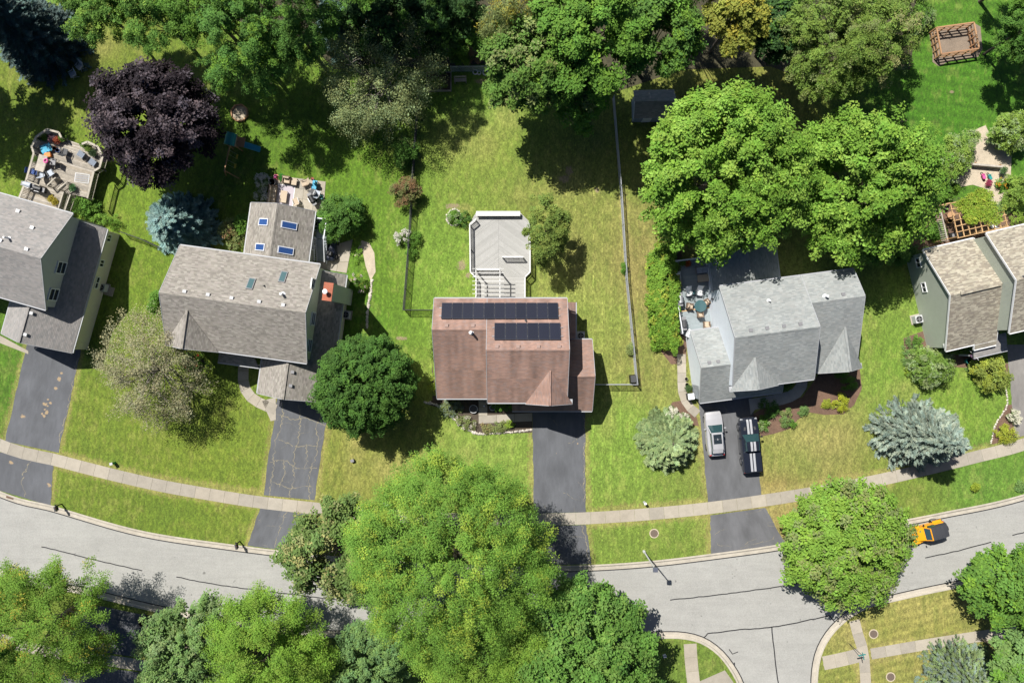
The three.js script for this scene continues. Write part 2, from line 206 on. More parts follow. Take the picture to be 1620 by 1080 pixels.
const lawnTex = dataTex(LW, LH, (() => {
  const gx = 96, gz = 64, grid = [];                  // coarse blend of the lot tones
  for (let j = 0; j <= gz; j++) for (let i = 0; i <= gx; i++) { const x = -60 + 120 * i / gx, z = -40 + 80 * j / gz; let w = 0, c = [0, 0, 0]; for (const [tx, tz, r, g, b] of tones) { const d = 1 / Math.pow((x - tx) ** 2 + (z - tz) ** 2 + 1.5, 1.7); w += d; c[0] += r * d; c[1] += g * d; c[2] += b * d; } grid.push([c[0] / w, c[1] / w, c[2] / w]); }
  return (px, py) => {
    const x = -60 + 120 * (px + 0.5) / LW, z = -40 + 80 * (py + 0.5) / LH, fi = clamp((x + 60) / 120 * gx, 0, gx - 0.001), fj = clamp((z + 40) / 80 * gz, 0, gz - 0.001), i = Math.floor(fi), j = Math.floor(fj), u = fi - i, v = fj - j, q = i + j * (gx + 1);
    const c = [0, 1, 2].map(k => lerp(lerp(grid[q][k], grid[q + 1][k], u), lerp(grid[q + gx + 1][k], grid[q + gx + 2][k], u), v) * [0.61, 0.59, 0.60][k]);
    const n1 = fbm(x * 0.45, z * 0.45, 3, 11), n2 = fbm(x * 2.3, z * 1.3, 3, 23), n3 = fbm(x * 8.5, z * 4.2, 2, 37), n4 = hash2(px, py, 5);
    let k = 0; for (const [dx, dz, rx, rz, a] of dry) { const d = Math.sqrt(((x - dx) / rx) ** 2 + ((z - dz) / rz) ** 2); if (d < 1.5) k = Math.max(k, a * smooth(1.35, 0.35, d + (n2 - 0.5) * 1.1)); }
    k = clamp(k * (0.45 + 1.1 * n3) + 0.26 * smooth(0.48, 0.75, n2 * 0.65 + n1 * 0.35) + edge(x, z, n3), 0, 0.85);
    const straw = [0.285, 0.245, 0.085], lush = [0.088, 0.168, 0.018];
    for (let m = 0; m < 3; m++) c[m] = lerp(c[m], straw[m], k * 0.72);
    const l = 0.34 * smooth(0.55, 0.32, n1 * 0.5 + n2 * 0.5); for (let m = 0; m < 3; m++) c[m] = lerp(c[m], lush[m], l * 0.6);
    // wheel lines of the mower, lot by lot
    const swirl = (fbm(x * 0.3, z * 0.3, 2, 51) - 0.5) * 0.4; let s = 0;
    if (z > -36 && z < 24 && x > 2.5 && x < 13.6) s = Math.pow(Math.max(0, Math.cos((x + swirl * 0.4) * 2 * Math.PI / 0.95)), 14) * smooth(0.35, 0.75, n3) * 1.0;
    else if (x > -50 && x < -25 && z > 4 && z < 24) s = (Math.cos((x * 0.985 + z * 0.13 + swirl) * 2 * Math.PI / 0.55)) * 0.16 * (0.5 + n1);
    else if (x > -20 && x < -12 && z > -26 && z < 8) s = (Math.cos((x + z * 0.05 + swirl) * 2 * Math.PI / 0.6)) * 0.18;
    else if (x > 36 && z < -12) s = Math.cos((z - x * 0.16 + swirl) * 2 * Math.PI / 1.1) * 0.26;
    else if (x > 30 && z > 22) s = Math.cos((z + x * 0.28 + swirl) * 2 * Math.PI / 0.9) * 0.26;
    else s = Math.cos((x * 0.9 + z * 0.3 + swirl) * 2 * Math.PI / 1.0) * 0.13;
    const f = (0.60 + 0.80 * n3) * (0.78 + 0.44 * n4) * (0.84 + 0.32 * hash2(px >> 1, py >> 1, 6)) * (0.88 + 0.26 * n2) * (1 + 0.42 * s);
    let w = 0; for (const [dx, dz, rx, rz] of worn) { const d = Math.sqrt(((x - dx) / rx) ** 2 + ((z - dz) / rz) ** 2); if (d < 1.6) w = Math.max(w, smooth(1.3, 0.7, d + (n3 - 0.5) * 1.2)); }
    const soil = [0.26, 0.20, 0.13];
    return [lerp(c[0] * f, soil[0] * (0.7 + 0.6 * n4), w * 0.8), lerp(c[1] * f, soil[1] * (0.7 + 0.6 * n4), w * 0.8), lerp(c[2] * f, soil[2] * (0.7 + 0.6 * n4), w * 0.8)];
  };
})(), { wrap: THREE.MirroredRepeatWrapping });
const lawnBump = dataTex(512, 512, (x, y) => 0.6 * hash2(x, y, 3) + 0.4 * tileNoise(x, y, 512, 96, 4), { srgb: false });
lawnBump.repeat.set(16, 10.7);
const lawnMat = new THREE.MeshStandardMaterial({ map: lawnTex, roughness: 1, bumpMap: lawnBump, bumpScale: 0.035 });
function lawn(poly) {
  const sh = new THREE.Shape(poly.map(([x, z]) => new THREE.Vector2(x, -z))), g = clean(new THREE.ShapeGeometry(sh)); g.rotateX(-Math.PI / 2);
  const p = g.attributes.position, uv = g.attributes.uv; for (let i = 0; i < p.count; i++) uv.setXY(i, (p.getX(i) + 60) / 120, (p.getZ(i) + 40) / 80);
  return structure('lawn', g, lawnMat);
}
lawn([...northKerb, [420, -60], [420, -420], [-420, -420], [-420, -80]]);
lawn([...southWestKerb, [36, 420], [-420, 420], [-420, -70]]);
lawn([[45, 420], ...southEastKerb, [420, -50], [420, 420]]);
{ const g = clean(new THREE.PlaneGeometry(2400, 2400)); g.rotateX(-Math.PI / 2); g.translate(0, -0.2, 0); structure('ground', projUV(g), MAT.soil); }

// road: worn pale asphalt with stains, tyre polish and tar-filled seams
const roadTex = dataTex(2048, 1024, (px, py) => {
  const x = px / 2048 * 128, z = py / 1024 * 64, a = fbm(x * 0.25, z * 1.1, 3, 61), b = fbm(x * 1.3, z * 1.3, 4, 63), s = hash2(px, py, 65), spot = smooth(0.88, 0.93, fbm(x * 2.2, z * 2.2, 2, 67)), str = fbm(x * 0.5 + z * 0.1, z * 6, 2, 69);
  const f = (0.90 + 0.2 * s) * (0.86 + 0.16 * a + 0.12 * b) * (0.95 + 0.1 * str) * (1 - 0.5 * spot); return [0.30 * f, 0.298 * f, 0.280 * f];
}, { metres: [128, 64] });
const roadMat = new THREE.MeshStandardMaterial({ map: roadTex, roughness: 0.93, bumpMap: bumpGrain, bumpScale: 0.006 });
const road = structure('road', (() => {
  const sh = new THREE.Shape([...northKerb, ...[...southEastKerb].reverse(), ...[...southWestKerb].reverse()].map(([x, z]) => new THREE.Vector2(x, -z))); const g = clean(new THREE.ShapeGeometry(sh)); g.rotateX(-Math.PI / 2); g.translate(0, -0.12, 0); return projUV(g);
})(), roadMat);
const seam = (pts, w = 0.11) => { const c = curve2(P(pts), 0.5).map(([x, z], i) => [x + (hash2(i, pts[0][0] | 0, 3) - 0.5) * 0.07, z + (hash2(i, pts[0][1] | 0, 4) - 0.5) * 0.07]); const g = sweep(c, [[-w / 2, -0.1155], [w / 2, -0.1155]]); part('tar_seam', g, MAT.tar, road); };
[[[64, 865], [140, 884], [223, 903]], [[278, 913], [340, 925], [431, 937]], [[431, 937], [520, 948], [600, 956]], [[1061, 949.5], [1140, 941], [1215, 931], [1289, 919], [1330, 912]], [[1465, 883], [1520, 871], [1569.6, 858]], [[1604, 847], [1640, 838]]].forEach(s => seam(s));
[[[1114, 1010], [1120, 1003]], [[1120, 1003], [1168, 997], [1215, 993.5], [1260, 986], [1313, 974]], [[1313, 974], [1325, 988]], [[1222, 993], [1227, 1040], [1232, 1080], [1236, 1110]]].forEach(s => seam(s, 0.12));
seam([[1154, 1028], [1160, 1035], [1168, 1032]], 0.1); seam([[1163, 1048], [1162, 1060]], 0.13);

const kerbProfile = [[-0.02, -0.1], [-0.02, 0.022], [0.0, 0.03], [0.15, 0.028], [0.19, 0.0], [0.24, -0.095], [0.28, -0.108], [0.62, -0.112], [0.62, -0.14]];
const flip = pr => pr.map(([o, y]) => [-o, y]).reverse();
structure('kerb', sweep(northKerb, kerbProfile), MAT.kerb);                // travels east: the road lies to the right
structure('kerb', sweep(southWestKerb, flip(kerbProfile)), MAT.kerb);
structure('kerb', sweep(southEastKerb, flip(kerbProfile)), MAT.kerb);
for (const [k, s] of [[northKerb, 1], [southWestKerb, -1], [southEastKerb, -1]]) { // dark open joint between gutter and asphalt
  const c = k.map(([x, z], i) => [x, z]); part('gutter_joint', sweep(c, s > 0 ? [[0.62, -0.1145], [0.73, -0.1145]] : [[-0.73, -0.1145], [-0.62, -0.1145]]), MAT.tar, road);
}

// pavements: one slab after another, each with its own edges
function pavement(pts, width, step, y = 0.022, skipEvery) {
  const host = structure('pavement', flat([[pts[0][0], pts[0][1]], [pts[0][0] + 0.3, pts[0][1]], [pts[0][0], pts[0][1] + 0.3]], 0.006, 0.02), MAT.concrete[0]);
  const c = curve2(pts, step), N = normals2(c);
  for (let i = 0; i + 1 < c.length; i++) {
    const g0 = 0.006, e = (k, t, o) => { const a = c[k], b = c[k + (k === i ? 1 : -1)]; return [lerp(a[0], b[0], t) + N[k][0] * o, lerp(a[1], b[1], t) + N[k][1] * o]; };
    const q = [e(i, g0, -width / 2), e(i + 1, g0, -width / 2), e(i + 1, g0, width / 2), e(i, g0, width / 2)], r = hash2(i, 7, pts.length);
    part('slab', flat(q, y + (r - 0.5) * 0.008, 0.1), MAT.concrete[Math.floor(hash2(Math.floor(i / 3), 9, pts.length) * 2.4 + r * 1.6) % 4], host);
  }
  return host;
}
const off = (pts, d) => { const N = normals2(pts); return pts.map((p, i) => [p[0] + N[i][0] * d, p[1] + N[i][1] * d]); };
pavement(off([[-120, -28], ...P([[0, 694], [92.5, 719], [178, 741], [252, 758], [330, 772], [405, 784], [494, 794], [553, 800], [700, 811], [845, 812], [928.5, 810], [1032, 803], [1121, 794], [1215, 781], [1307.5, 766], [1407.5, 746], [1548, 712], [1620, 693]]), [90, -4]], 0.63), 1.27, 1.55);
pavement(off([[-110, -4], ...P([[0, 1000], [133, 1030], [222, 1043], [420, 1078], [640, 1098], [900, 1104], [1100, 1094]])], 0.6), 1.2, 1.5);
pavement(off(P([[1377, 1026], [1452, 1013], [1548, 998], [1607, 990], [1700, 965], [1860, 910]]), 0.56), 1.15, 1.6);
pavement(P([[1352, 981], [1359, 1008], [1366, 1030], [1370, 1080], [1376, 1170]]), 1.12, 1.5, 0.020);
pavement(P([[1303, 1049], [1332, 1043], [1360, 1036]]), 1.45, 1.5, 0.017);
pavement(P([[1092, 1018], [1094, 1050], [1098, 1084], [1102, 1150]]), 1.35, 1.5, 0.019);
part('slab', flat(P([[1106, 1078], [1147, 1060], [1160, 1078], [1166, 1096], [1106, 1100]]), 0.016, 0.1), MAT.concrete[2], scene.getObjectByName('pavement'));

// asphalt drives, with cracks, patches and wear of each
function driveTex(base, { w = 6, h = 14, cracks = [], rust = [], seed = 1, net = 0 }) {
  const n = 512, H = 1024, pts = [];
  const mark = new Float32Array(n * H);
  const R = rng(seed);
  const stroke = (pl, wd, wob) => { for (let i = 0; i + 1 < pl.length; i++) { const [x0, y0] = pl[i], [x1, y1] = pl[i + 1], L = Math.hypot((x1 - x0) * w, (y1 - y0) * h), m = Math.ceil(L / 0.02); for (let k = 0; k <= m; k++) { const t = k / m, X = (lerp(x0, x1, t) + (fbm(L * t * 3 + i * 7, pl.length + seed, 3, seed) - 0.5) * wob) * n, Y = (lerp(y0, y1, t) + (fbm(L * t * 3 + 50 + i * 5, seed, 3, seed + 1) - 0.5) * wob * w / h) * H, r = wd * (0.5 + fbm(L * t * 6, i, 2, seed + 2)); const rx = Math.max(0.7, r * n / w), ry = Math.max(0.7, r * H / h); for (let b = -Math.ceil(ry); b <= ry; b++) for (let a = -Math.ceil(rx); a <= rx; a++) { const xx = Math.round(X + a), yy = Math.round(Y + b); if (xx >= 0 && yy >= 0 && xx < n && yy < H && (a / rx) ** 2 + (b / ry) ** 2 <= 1.2) mark[yy * n + xx] = 1; } } } };
  for (const c of cracks) stroke(c, 0.028, 0.09);
  for (let i = 0; i < net; i++) { let x = R(), y = R(), a = R() * 6.3; const pl = [[x, y]]; for (let k = 0; k < 4; k++) { a += (R() - 0.5) * 1.6; x += Math.cos(a) * 0.1; y += Math.sin(a) * 0.045; pl.push([x, y]); } stroke(pl, 0.012, 0.05); }
  return dataTex(n, H, (x, y) => {
    const X = x / n * w, Y = y / H * h, f = (0.86 + 0.28 * hash2(x, y, seed)) * (0.72 + 0.56 * fbm(X * 0.9, Y * 0.35, 4, seed + 3)) * (0.9 + 0.2 * fbm(X * 5, Y * 1.2, 2, seed + 4)); let c = [base[0] * f, base[1] * f, base[2] * f];
    let k = 0; for (const [rx, ry, rr] of rust) { const d = Math.hypot(X - rx * w, Y - ry * h) / rr; if (d < 1.6) k = Math.max(k, smooth(1.2, 0.6, d + (fbm(X * 5, Y * 5, 2, seed + 7) - 0.5) * 1.4)); }
    const tan = [0.34, 0.25, 0.145], m = mark[y * n + x], ck = [0.27, 0.235, 0.15]; return [0, 1, 2].map(q => lerp(lerp(c[q], tan[q], k * 0.85), ck[q] * (0.7 + 0.5 * hash2(x, y, 8)), m * (fbm(X * 1.2, Y * 1.2, 2, seed + 9) > 0.38 ? 0.9 : 0.4)));
  }, { wrap: THREE.ClampToEdgeWrapping });
}
function drive(corners, tex, y = 0.012) {           // corners in order: near left, near right, far right, far left (as metres); uv 0..1 over the quad
  const rows = 14, cols = 5, [A, B, C, D] = corners, tr = [], uv = [];
  const Q = (u, v, jag) => { const x0 = lerp(A[0], D[0], v), z0 = lerp(A[1], D[1], v), x1 = lerp(B[0], C[0], v), z1 = lerp(B[1], C[1], v), j = (u === 0 || u === 1) ? (hash2(Math.round(v * 50), u * 7, A[0] * 10 | 0) - 0.5) * 0.12 : 0; return V(lerp(x0, x1, u) + j, y, lerp(z0, z1, u)); };
  for (let i = 0; i < rows; i++) for (let k = 0; k < cols; k++) { const q = [[k, i], [k, i + 1], [k + 1, i + 1], [k, i], [k + 1, i + 1], [k + 1, i]]; for (const [a, b] of q) { tr.push(Q(a / cols, b / rows)); uv.push(a / cols, b / rows); } }
  const g = fromTris(tr); g.setAttribute('uv', new THREE.Float32BufferAttribute(uv, 2));
  return structure('driveway', g, new THREE.MeshStandardMaterial({ map: tex, roughness: 0.88, bumpMap: bumpGrain, bumpScale: 0.004 }));
}
const asph = [0.094, 0.099, 0.110];
const rustA = []; { const R = rng(5); for (const [x, y] of [[0.74, 0.25], [0.72, 0.31], [0.70, 0.4], [0.60, 0.52], [0.62, 0.58], [0.58, 0.62], [0.66, 0.55], [0.55, 0.66], [0.6, 0.68], [0.22, 0.72], [0.63, 0.64], [0.57, 0.57]]) rustA.push([x, y, 0.12 + R() * 0.14]); }
drive(P([[42, 545], [128, 551], [92, 716], [7, 698]]), driveTex(asph, { rust: rustA, seed: 101, cracks: [[[0.98, 0.1], [0.985, 0.9]]] }));
drive(P([[-12, 712], [84, 736], [79, 800], [-14, 772]]), driveTex(asph, { seed: 102, h: 5, cracks: [[[0.62, 0.05], [0.5, 0.45], [0.55, 0.95]]], rust: [[0.3, 0.2, 0.2], [0.95, 0.5, 0.2]] }));
const crB = [[[0.1, 0], [0.16, 0.2], [0.08, 0.45], [0.14, 0.7], [0.1, 1]], [[0.9, 0], [0.82, 0.25], [0.92, 0.5], [0.84, 0.75], [0.9, 1]], [[0.02, 0.16], [0.3, 0.2], [0.6, 0.17], [0.98, 0.22]], [[0.15, 0.42], [0.45, 0.47], [0.95, 0.44]], [[0.05, 0.66], [0.35, 0.62], [0.55, 0.7], [0.95, 0.66]], [[0.45, 0.05], [0.52, 0.3], [0.48, 0.55], [0.56, 0.8], [0.5, 1]], [[0.1, 0.86], [0.5, 0.9], [0.9, 0.86]], [[0.3, 0.62], [0.36, 0.75], [0.3, 0.9]], [[0.7, 0.44], [0.75, 0.6], [0.72, 0.7]]];
drive(P([[438, 630], [520, 638], [497, 791], [416, 783]]), driveTex([0.10, 0.105, 0.115], { seed: 103, cracks: crB, net: 14 }));
drive(P([[411, 804], [488, 813], [466, 872], [391, 863]]), driveTex([0.10, 0.105, 0.115], { seed: 104, h: 5, cracks: [[[0.55, 0], [0.52, 0.5], [0.56, 1]]], net: 5 }));
drive(P([[842, 640], [925, 640], [927, 810], [845, 812]]), driveTex(asph, { seed: 105, cracks: [[[0.985, 0.1], [0.98, 0.9]]], rust: [[0.85, 0.36, 0.10], [0.45, 0.45, 0.05]], net: 9 }));
drive(P([[844, 832], [927, 830], [936, 892], [858, 894]]), driveTex(asph, { seed: 106, h: 5, cracks: [[[0.92, 0], [0.97, 1]]], net: 3 }));
drive(P([[1105, 628], [1190, 628], [1205, 783], [1120, 794]]), driveTex([0.105, 0.108, 0.115], { seed: 107, net: 2 }));
drive(P([[1124, 815], [1211, 803], [1243, 860], [1125, 877]]), driveTex([0.11, 0.112, 0.119], { seed: 108, h: 5, net: 10 }));
drive(P([[1594, 545], [1690, 545], [1705, 672], [1606, 692]]), driveTex([0.19, 0.18, 0.17], { seed: 109 }));
drive(P([[128, 952], [240, 975], [222, 1040], [108, 1024]]), driveTex([0.085, 0.09, 0.10], { seed: 110, h: 5 }));
drive(P([[104, 1048], [218, 1063], [198, 1140], [80, 1140]]), driveTex([0.085, 0.09, 0.10], { seed: 111, h: 6 }));
// ---------------------------------------------------------------- houses
const ROOF = {
  grey: shingles([[0.235, 0.225, 0.215], [0.265, 0.25, 0.24], [0.21, 0.205, 0.2], [0.25, 0.235, 0.225]], { seed: 201 }),
  tan: shingles([[0.235, 0.218, 0.19], [0.275, 0.258, 0.228], [0.20, 0.185, 0.163], [0.255, 0.232, 0.21]], { seed: 202, vary: 1.6 }),
  red: shingles([[0.250, 0.158, 0.126], [0.272, 0.172, 0.138], [0.228, 0.148, 0.12], [0.238, 0.165, 0.142]], { seed: 203, streak: 0.34, vary: 0.7 }),
  silver: shingles([[0.245, 0.262, 0.258], [0.275, 0.29, 0.285], [0.222, 0.238, 0.238], [0.26, 0.27, 0.264]], { seed: 204 }),
  brown: shingles([[0.30, 0.275, 0.215], [0.24, 0.21, 0.165], [0.345, 0.315, 0.25], [0.215, 0.19, 0.155]], { seed: 205, vary: 1.8 }),
};
const WALL = { sage: siding([0.52, 0.53, 0.44]), taupe: siding([0.62, 0.58, 0.49]), cool: siding([0.46, 0.47, 0.47]), ice: siding([0.64, 0.69, 0.74]), olive: siding([0.36, 0.395, 0.33]), cream: siding([0.5, 0.44, 0.36]), slate: siding([0.22, 0.27, 0.33]), chase: siding([0.36, 0.40, 0.36]) };

// local axes of a house: x along its main ridge, z towards the street, y up
function house(label, [ox, oz], deg) { return thing('house', label, 'house', [ox, 0, oz], -deg * Math.PI / 180, 'two storey houses along the street'); }
// gable block; a runs along the ridge, b across it; roof edges at a0..a1 and b0..b1
function gable(h, o) {
  const { a0, a1, b0, b1, e0, e1 = o.e0, br = (b0 + b1) / 2, yr, swap = false, roof, wall, trim = MAT.gutter, ohB = 0.3, ohA = 0.15, t = 0.14, cap = true, gut = [1, 1], rake = [1, 1], noWall } = o;
  const X = (a, y, b) => swap ? V(b, y, a) : V(a, y, b);
  const s0 = (yr - e0) / (br - b0), s1 = (yr - e1) / (b1 - br);
  const y0 = b => e0 + (b - b0) * s0, y1 = b => e1 + (b1 - b) * s1;
  const planes = swap ? { lo: (u, v) => y0(u), hi: (u, v) => y1(u), lead: [V(-s0, 1, 0).normalize(), V(s1, 1, 0).normalize()] } : { lo: (u, v) => y0(v), hi: (u, v) => y1(v), lead: [V(0, 1, -s0).normalize(), V(0, 1, s1).normalize()] };
  part('roof_slope', slab([X(a0, e0, b0), X(a1, e0, b0), X(a1, yr, br), X(a0, yr, br)], t), roof, h);
  part('roof_slope', slab([X(a0, e1, b1), X(a1, e1, b1), X(a1, yr, br), X(a0, yr, br)], t), roof, h);
  if (cap) { const w = 0.15; part('ridge_cap', [slab([X(a0 - 0.01, yr + 0.02, br), X(a1 + 0.01, yr + 0.02, br), X(a1 + 0.01, yr + 0.02 - w * s1, br + w), X(a0 - 0.01, yr + 0.02 - w * s1, br + w)], 0.03), slab([X(a0 - 0.01, yr + 0.021, br), X(a1 + 0.01, yr + 0.021, br), X(a1 + 0.01, yr + 0.021 - w * s0, br - w), X(a0 - 0.01, yr + 0.021 - w * s0, br - w)], 0.03)], roof, h); }
  if (gut[0]) part('gutter', bar(X(a0 + 0.02, e0 - 0.09, b0 - 0.06), X(a1 - 0.02, e0 - 0.09, b0 - 0.06), 0.11, 0.12), trim, h);
  if (gut[1]) part('gutter', bar(X(a0 + 0.02, e1 - 0.09, b1 + 0.06), X(a1 - 0.02, e1 - 0.09, b1 + 0.06), 0.11, 0.12), trim, h);
  for (const [k, a, sg] of [[0, a0, -1], [1, a1, 1]]) if (rake[k]) { const aa = a + sg * 0.022; part('rake_board', bar(X(aa, e0 - 0.085, b0), X(aa, yr - 0.085, br), 0.04, 0.2), trim, h); part('rake_board', bar(X(aa, e1 - 0.085, b1), X(aa, yr - 0.085, br), 0.04, 0.2), trim, h); }
  if (!noWall) {
    const c0 = b0 + ohB, c1 = b1 - ohB, w0 = a0 + ohA, w1 = a1 - ohA, d = 0.15;
    const ring = a => [X(a, 0, c0), X(a, y0(c0) - d, c0), X(a, yr - d, br), X(a, y1(c1) - d, c1), X(a, 0, c1)];
    const A = ring(w0), B = ring(w1); const tr = [];
    for (let k = 0; k < 5; k++) { const l = (k + 1) % 5; tr.push(A[k], B[k], B[l], A[k], B[l], A[l]); }
    for (const [q, f] of [[A, 1], [B, 0]]) for (const [i, j, k] of [[0, 1, 4], [1, 3, 4], [1, 2, 3]]) f ? tr.push(q[i], q[k], q[j]) : tr.push(q[i], q[j], q[k]);
    if (swap) for (let i = 0; i < tr.length; i += 3) [tr[i + 1], tr[i + 2]] = [tr[i + 2], tr[i + 1]];
    part('wall', fromTris(tr), wall, h);
  }
  return planes;
}
// one sloping roof, from high edge to low edge, with walls under it
function leanTo(h, { u0, u1, v0, v1, yHigh, yLow, roof, wall, side = 'u', trim = MAT.gutter }) {
  const pts = side === 'u' ? [V(u0, yHigh, v0), V(u1, yLow, v0), V(u1, yLow, v1), V(u0, yHigh, v1)] : [V(u0, yHigh, v0), V(u1, yHigh, v0), V(u1, yLow, v1), V(u0, yLow, v1)];
  part('roof_slope', slab(pts, 0.12), roof, h);
  part('gutter', side === 'u' ? bar(V(u1 + 0.06, yLow - 0.09, v0), V(u1 + 0.06, yLow - 0.09, v1), 0.11, 0.12) : bar(V(u0, yLow - 0.09, v1 + 0.06), V(u1, yLow - 0.09, v1 + 0.06), 0.11, 0.12), trim, h);
  if (wall) part('wall', side === 'u' ? box(u1 - 0.25 - u0, yLow - 0.1, v1 - v0 - 0.3, (u0 + u1 - 0.25) / 2, 0, (v0 + v1) / 2) : box(u1 - u0 - 0.3, yLow - 0.1, v1 - 0.25 - v0, (u0 + u1) / 2, 0, (v0 + v1 - 0.25) / 2), wall, h);
  return (u, v) => side === 'u' ? lerp(yHigh, yLow, (u - u0) / (u1 - u0)) : lerp(yHigh, yLow, (v - v0) / (v1 - v0));
}
// front gable that runs out of the main slope towards the street
function crossGable(h, { u0, u1, uc = (u0 + u1) / 2, vBack, vFront, yr, ye, roof, wall, vEave, trim = MAT.gutter }) {
  const up = 0.045, A = V(uc, yr + up, vBack), F = V(uc, yr + up, vFront), L = V(u0, ye + up, vFront), R = V(u1, ye + up, vFront), L2 = V(u0, ye + up, vEave), R2 = V(u1, ye + up, vEave);
  part('roof_slope', slab([A, F, L, L2], 0.12), roof, h); part('roof_slope', slab([A, F, R, R2], 0.12), roof, h);
  part('ridge_cap', bar(A.clone().setY(yr + up + 0.005), F.clone().setY(yr + up + 0.005), 0.22, 0.03), roof, h);
  part('rake_board', bar(L.clone().add(V(0, -0.09, 0.02)), F.clone().add(V(0, -0.09, 0.02)), 0.04, 0.2), trim, h); part('rake_board', bar(R.clone().add(V(0, -0.09, 0.02)), F.clone().add(V(0, -0.09, 0.02)), 0.04, 0.2), trim, h);
  for (const q of [u0 + 0.16, u1 - 0.16]) part('cornice', box(0.42, 0.14, 0.5, q, ye - 0.2, vFront - 0.22), trim, h);
  if (wall) { const w = vFront - 0.3, d = 0.16; part('gable_wall', fromTris([V(u0 + 0.3, ye - 0.3, w), V(u1 - 0.3, ye - 0.3, w), V(uc, yr - d, w)]), wall, h); }
}
function onSlope(h, name, plane, lead, u, v, du, dv, lift, thick, mat, parent) {   // a flat box lying on a roof slope
  const q = [[-1, -1], [1, -1], [1, 1], [-1, 1]].map(([a, b]) => V(u + a * du / 2, plane(u + a * du / 2, v + b * dv / 2), v + b * dv / 2).addScaledVector(lead, lift));
  return part(name, slab(q, thick), mat, parent || h);
}
function skylight(h, plane, lead, u, v, du, dv, glass, frame = MAT.trim) { const f = onSlope(h, 'skylight', plane, lead, u, v, du, dv, 0.11, 0.12, frame); onSlope(h, 'pane', plane, lead, u, v, du - 0.16, dv - 0.16, 0.125, 0.02, glass, f); }
function roofVent(h, plane, u, v, mat = MAT.lightGrey) { const y = plane(u, v); part('roof_vent', [box(0.34, 0.1, 0.3, u, y + 0.05, v), box(0.24, 0.16, 0.2, u, y - 0.06, v)], mat, h); }
function ventPipe(h, plane, u, v, r = 0.055, hgt = 0.45, mat = MAT.white) { const y = plane(u, v); part('vent_pipe', [cyl(r, r, hgt + 0.2, u, y - 0.2, v, 10), cyl(r * 2.1, r * 1.1, 0.06, u, y + 0.0, v, 10)], mat, h); }
function flue(h, u, y, v) { part('flue', [cyl(0.13, 0.13, 0.45, u, y, v, 12), cyl(0.2, 0.2, 0.1, u, y + 0.45, v, 12), cyl(0.24, 0.05, 0.08, u, y + 0.55, v, 12)], MAT.white, h); }
function windowOn(h, u, y, v, face, w, hh, lights = 2, mat = MAT.white) {       // face: angle of the outward normal, 0 = +z, 90 = +x
  const r = face * Math.PI / 180, pl = g => { g.rotateY(r); g.translate(u, y, v); return g; }, fw = 0.09;
  const f = part('window', [pl(box(w, fw, 0.12, 0, -hh / 2, 0.03)), pl(box(w, fw, 0.12, 0, hh / 2 - fw, 0.03)), pl(box(fw, hh - 2 * fw, 0.12, -w / 2 + fw / 2, -hh / 2 + fw, 0.03)), pl(box(fw, hh - 2 * fw, 0.12, w / 2 - fw / 2, -hh / 2 + fw, 0.03)), ...(lights > 1 ? [pl(box(fw * 0.8, hh - 2 * fw, 0.1, 0, -hh / 2 + fw, 0.03))] : [pl(box(w - 2 * fw, fw * 0.7, 0.1, 0, -fw / 2, 0.03))])], mat, h);
  part('pane', pl(box(w - 2 * fw, hh - 2 * fw, 0.03, 0, -hh / 2 + fw, 0.02)), MAT.glass, f);
}
function garageDoor(h, u, v, w, mat = MAT.white) { const d = part('garage_door', box(w, 2.2, 0.06, u, 0, v), mat, h); for (let i = 0; i < 4; i++) part('panel', box(w - 0.2, 0.42, 0.03, u, 0.08 + i * 0.53, v + 0.035), mat, d); }
function frontDoor(h, u, v, mat) { const d = part('door', box(0.95, 2.1, 0.06, u, 0, v), mat, h); part('handle', box(0.04, 0.2, 0.06, u + 0.36, 0.95, v + 0.05), MAT.steel, d); }

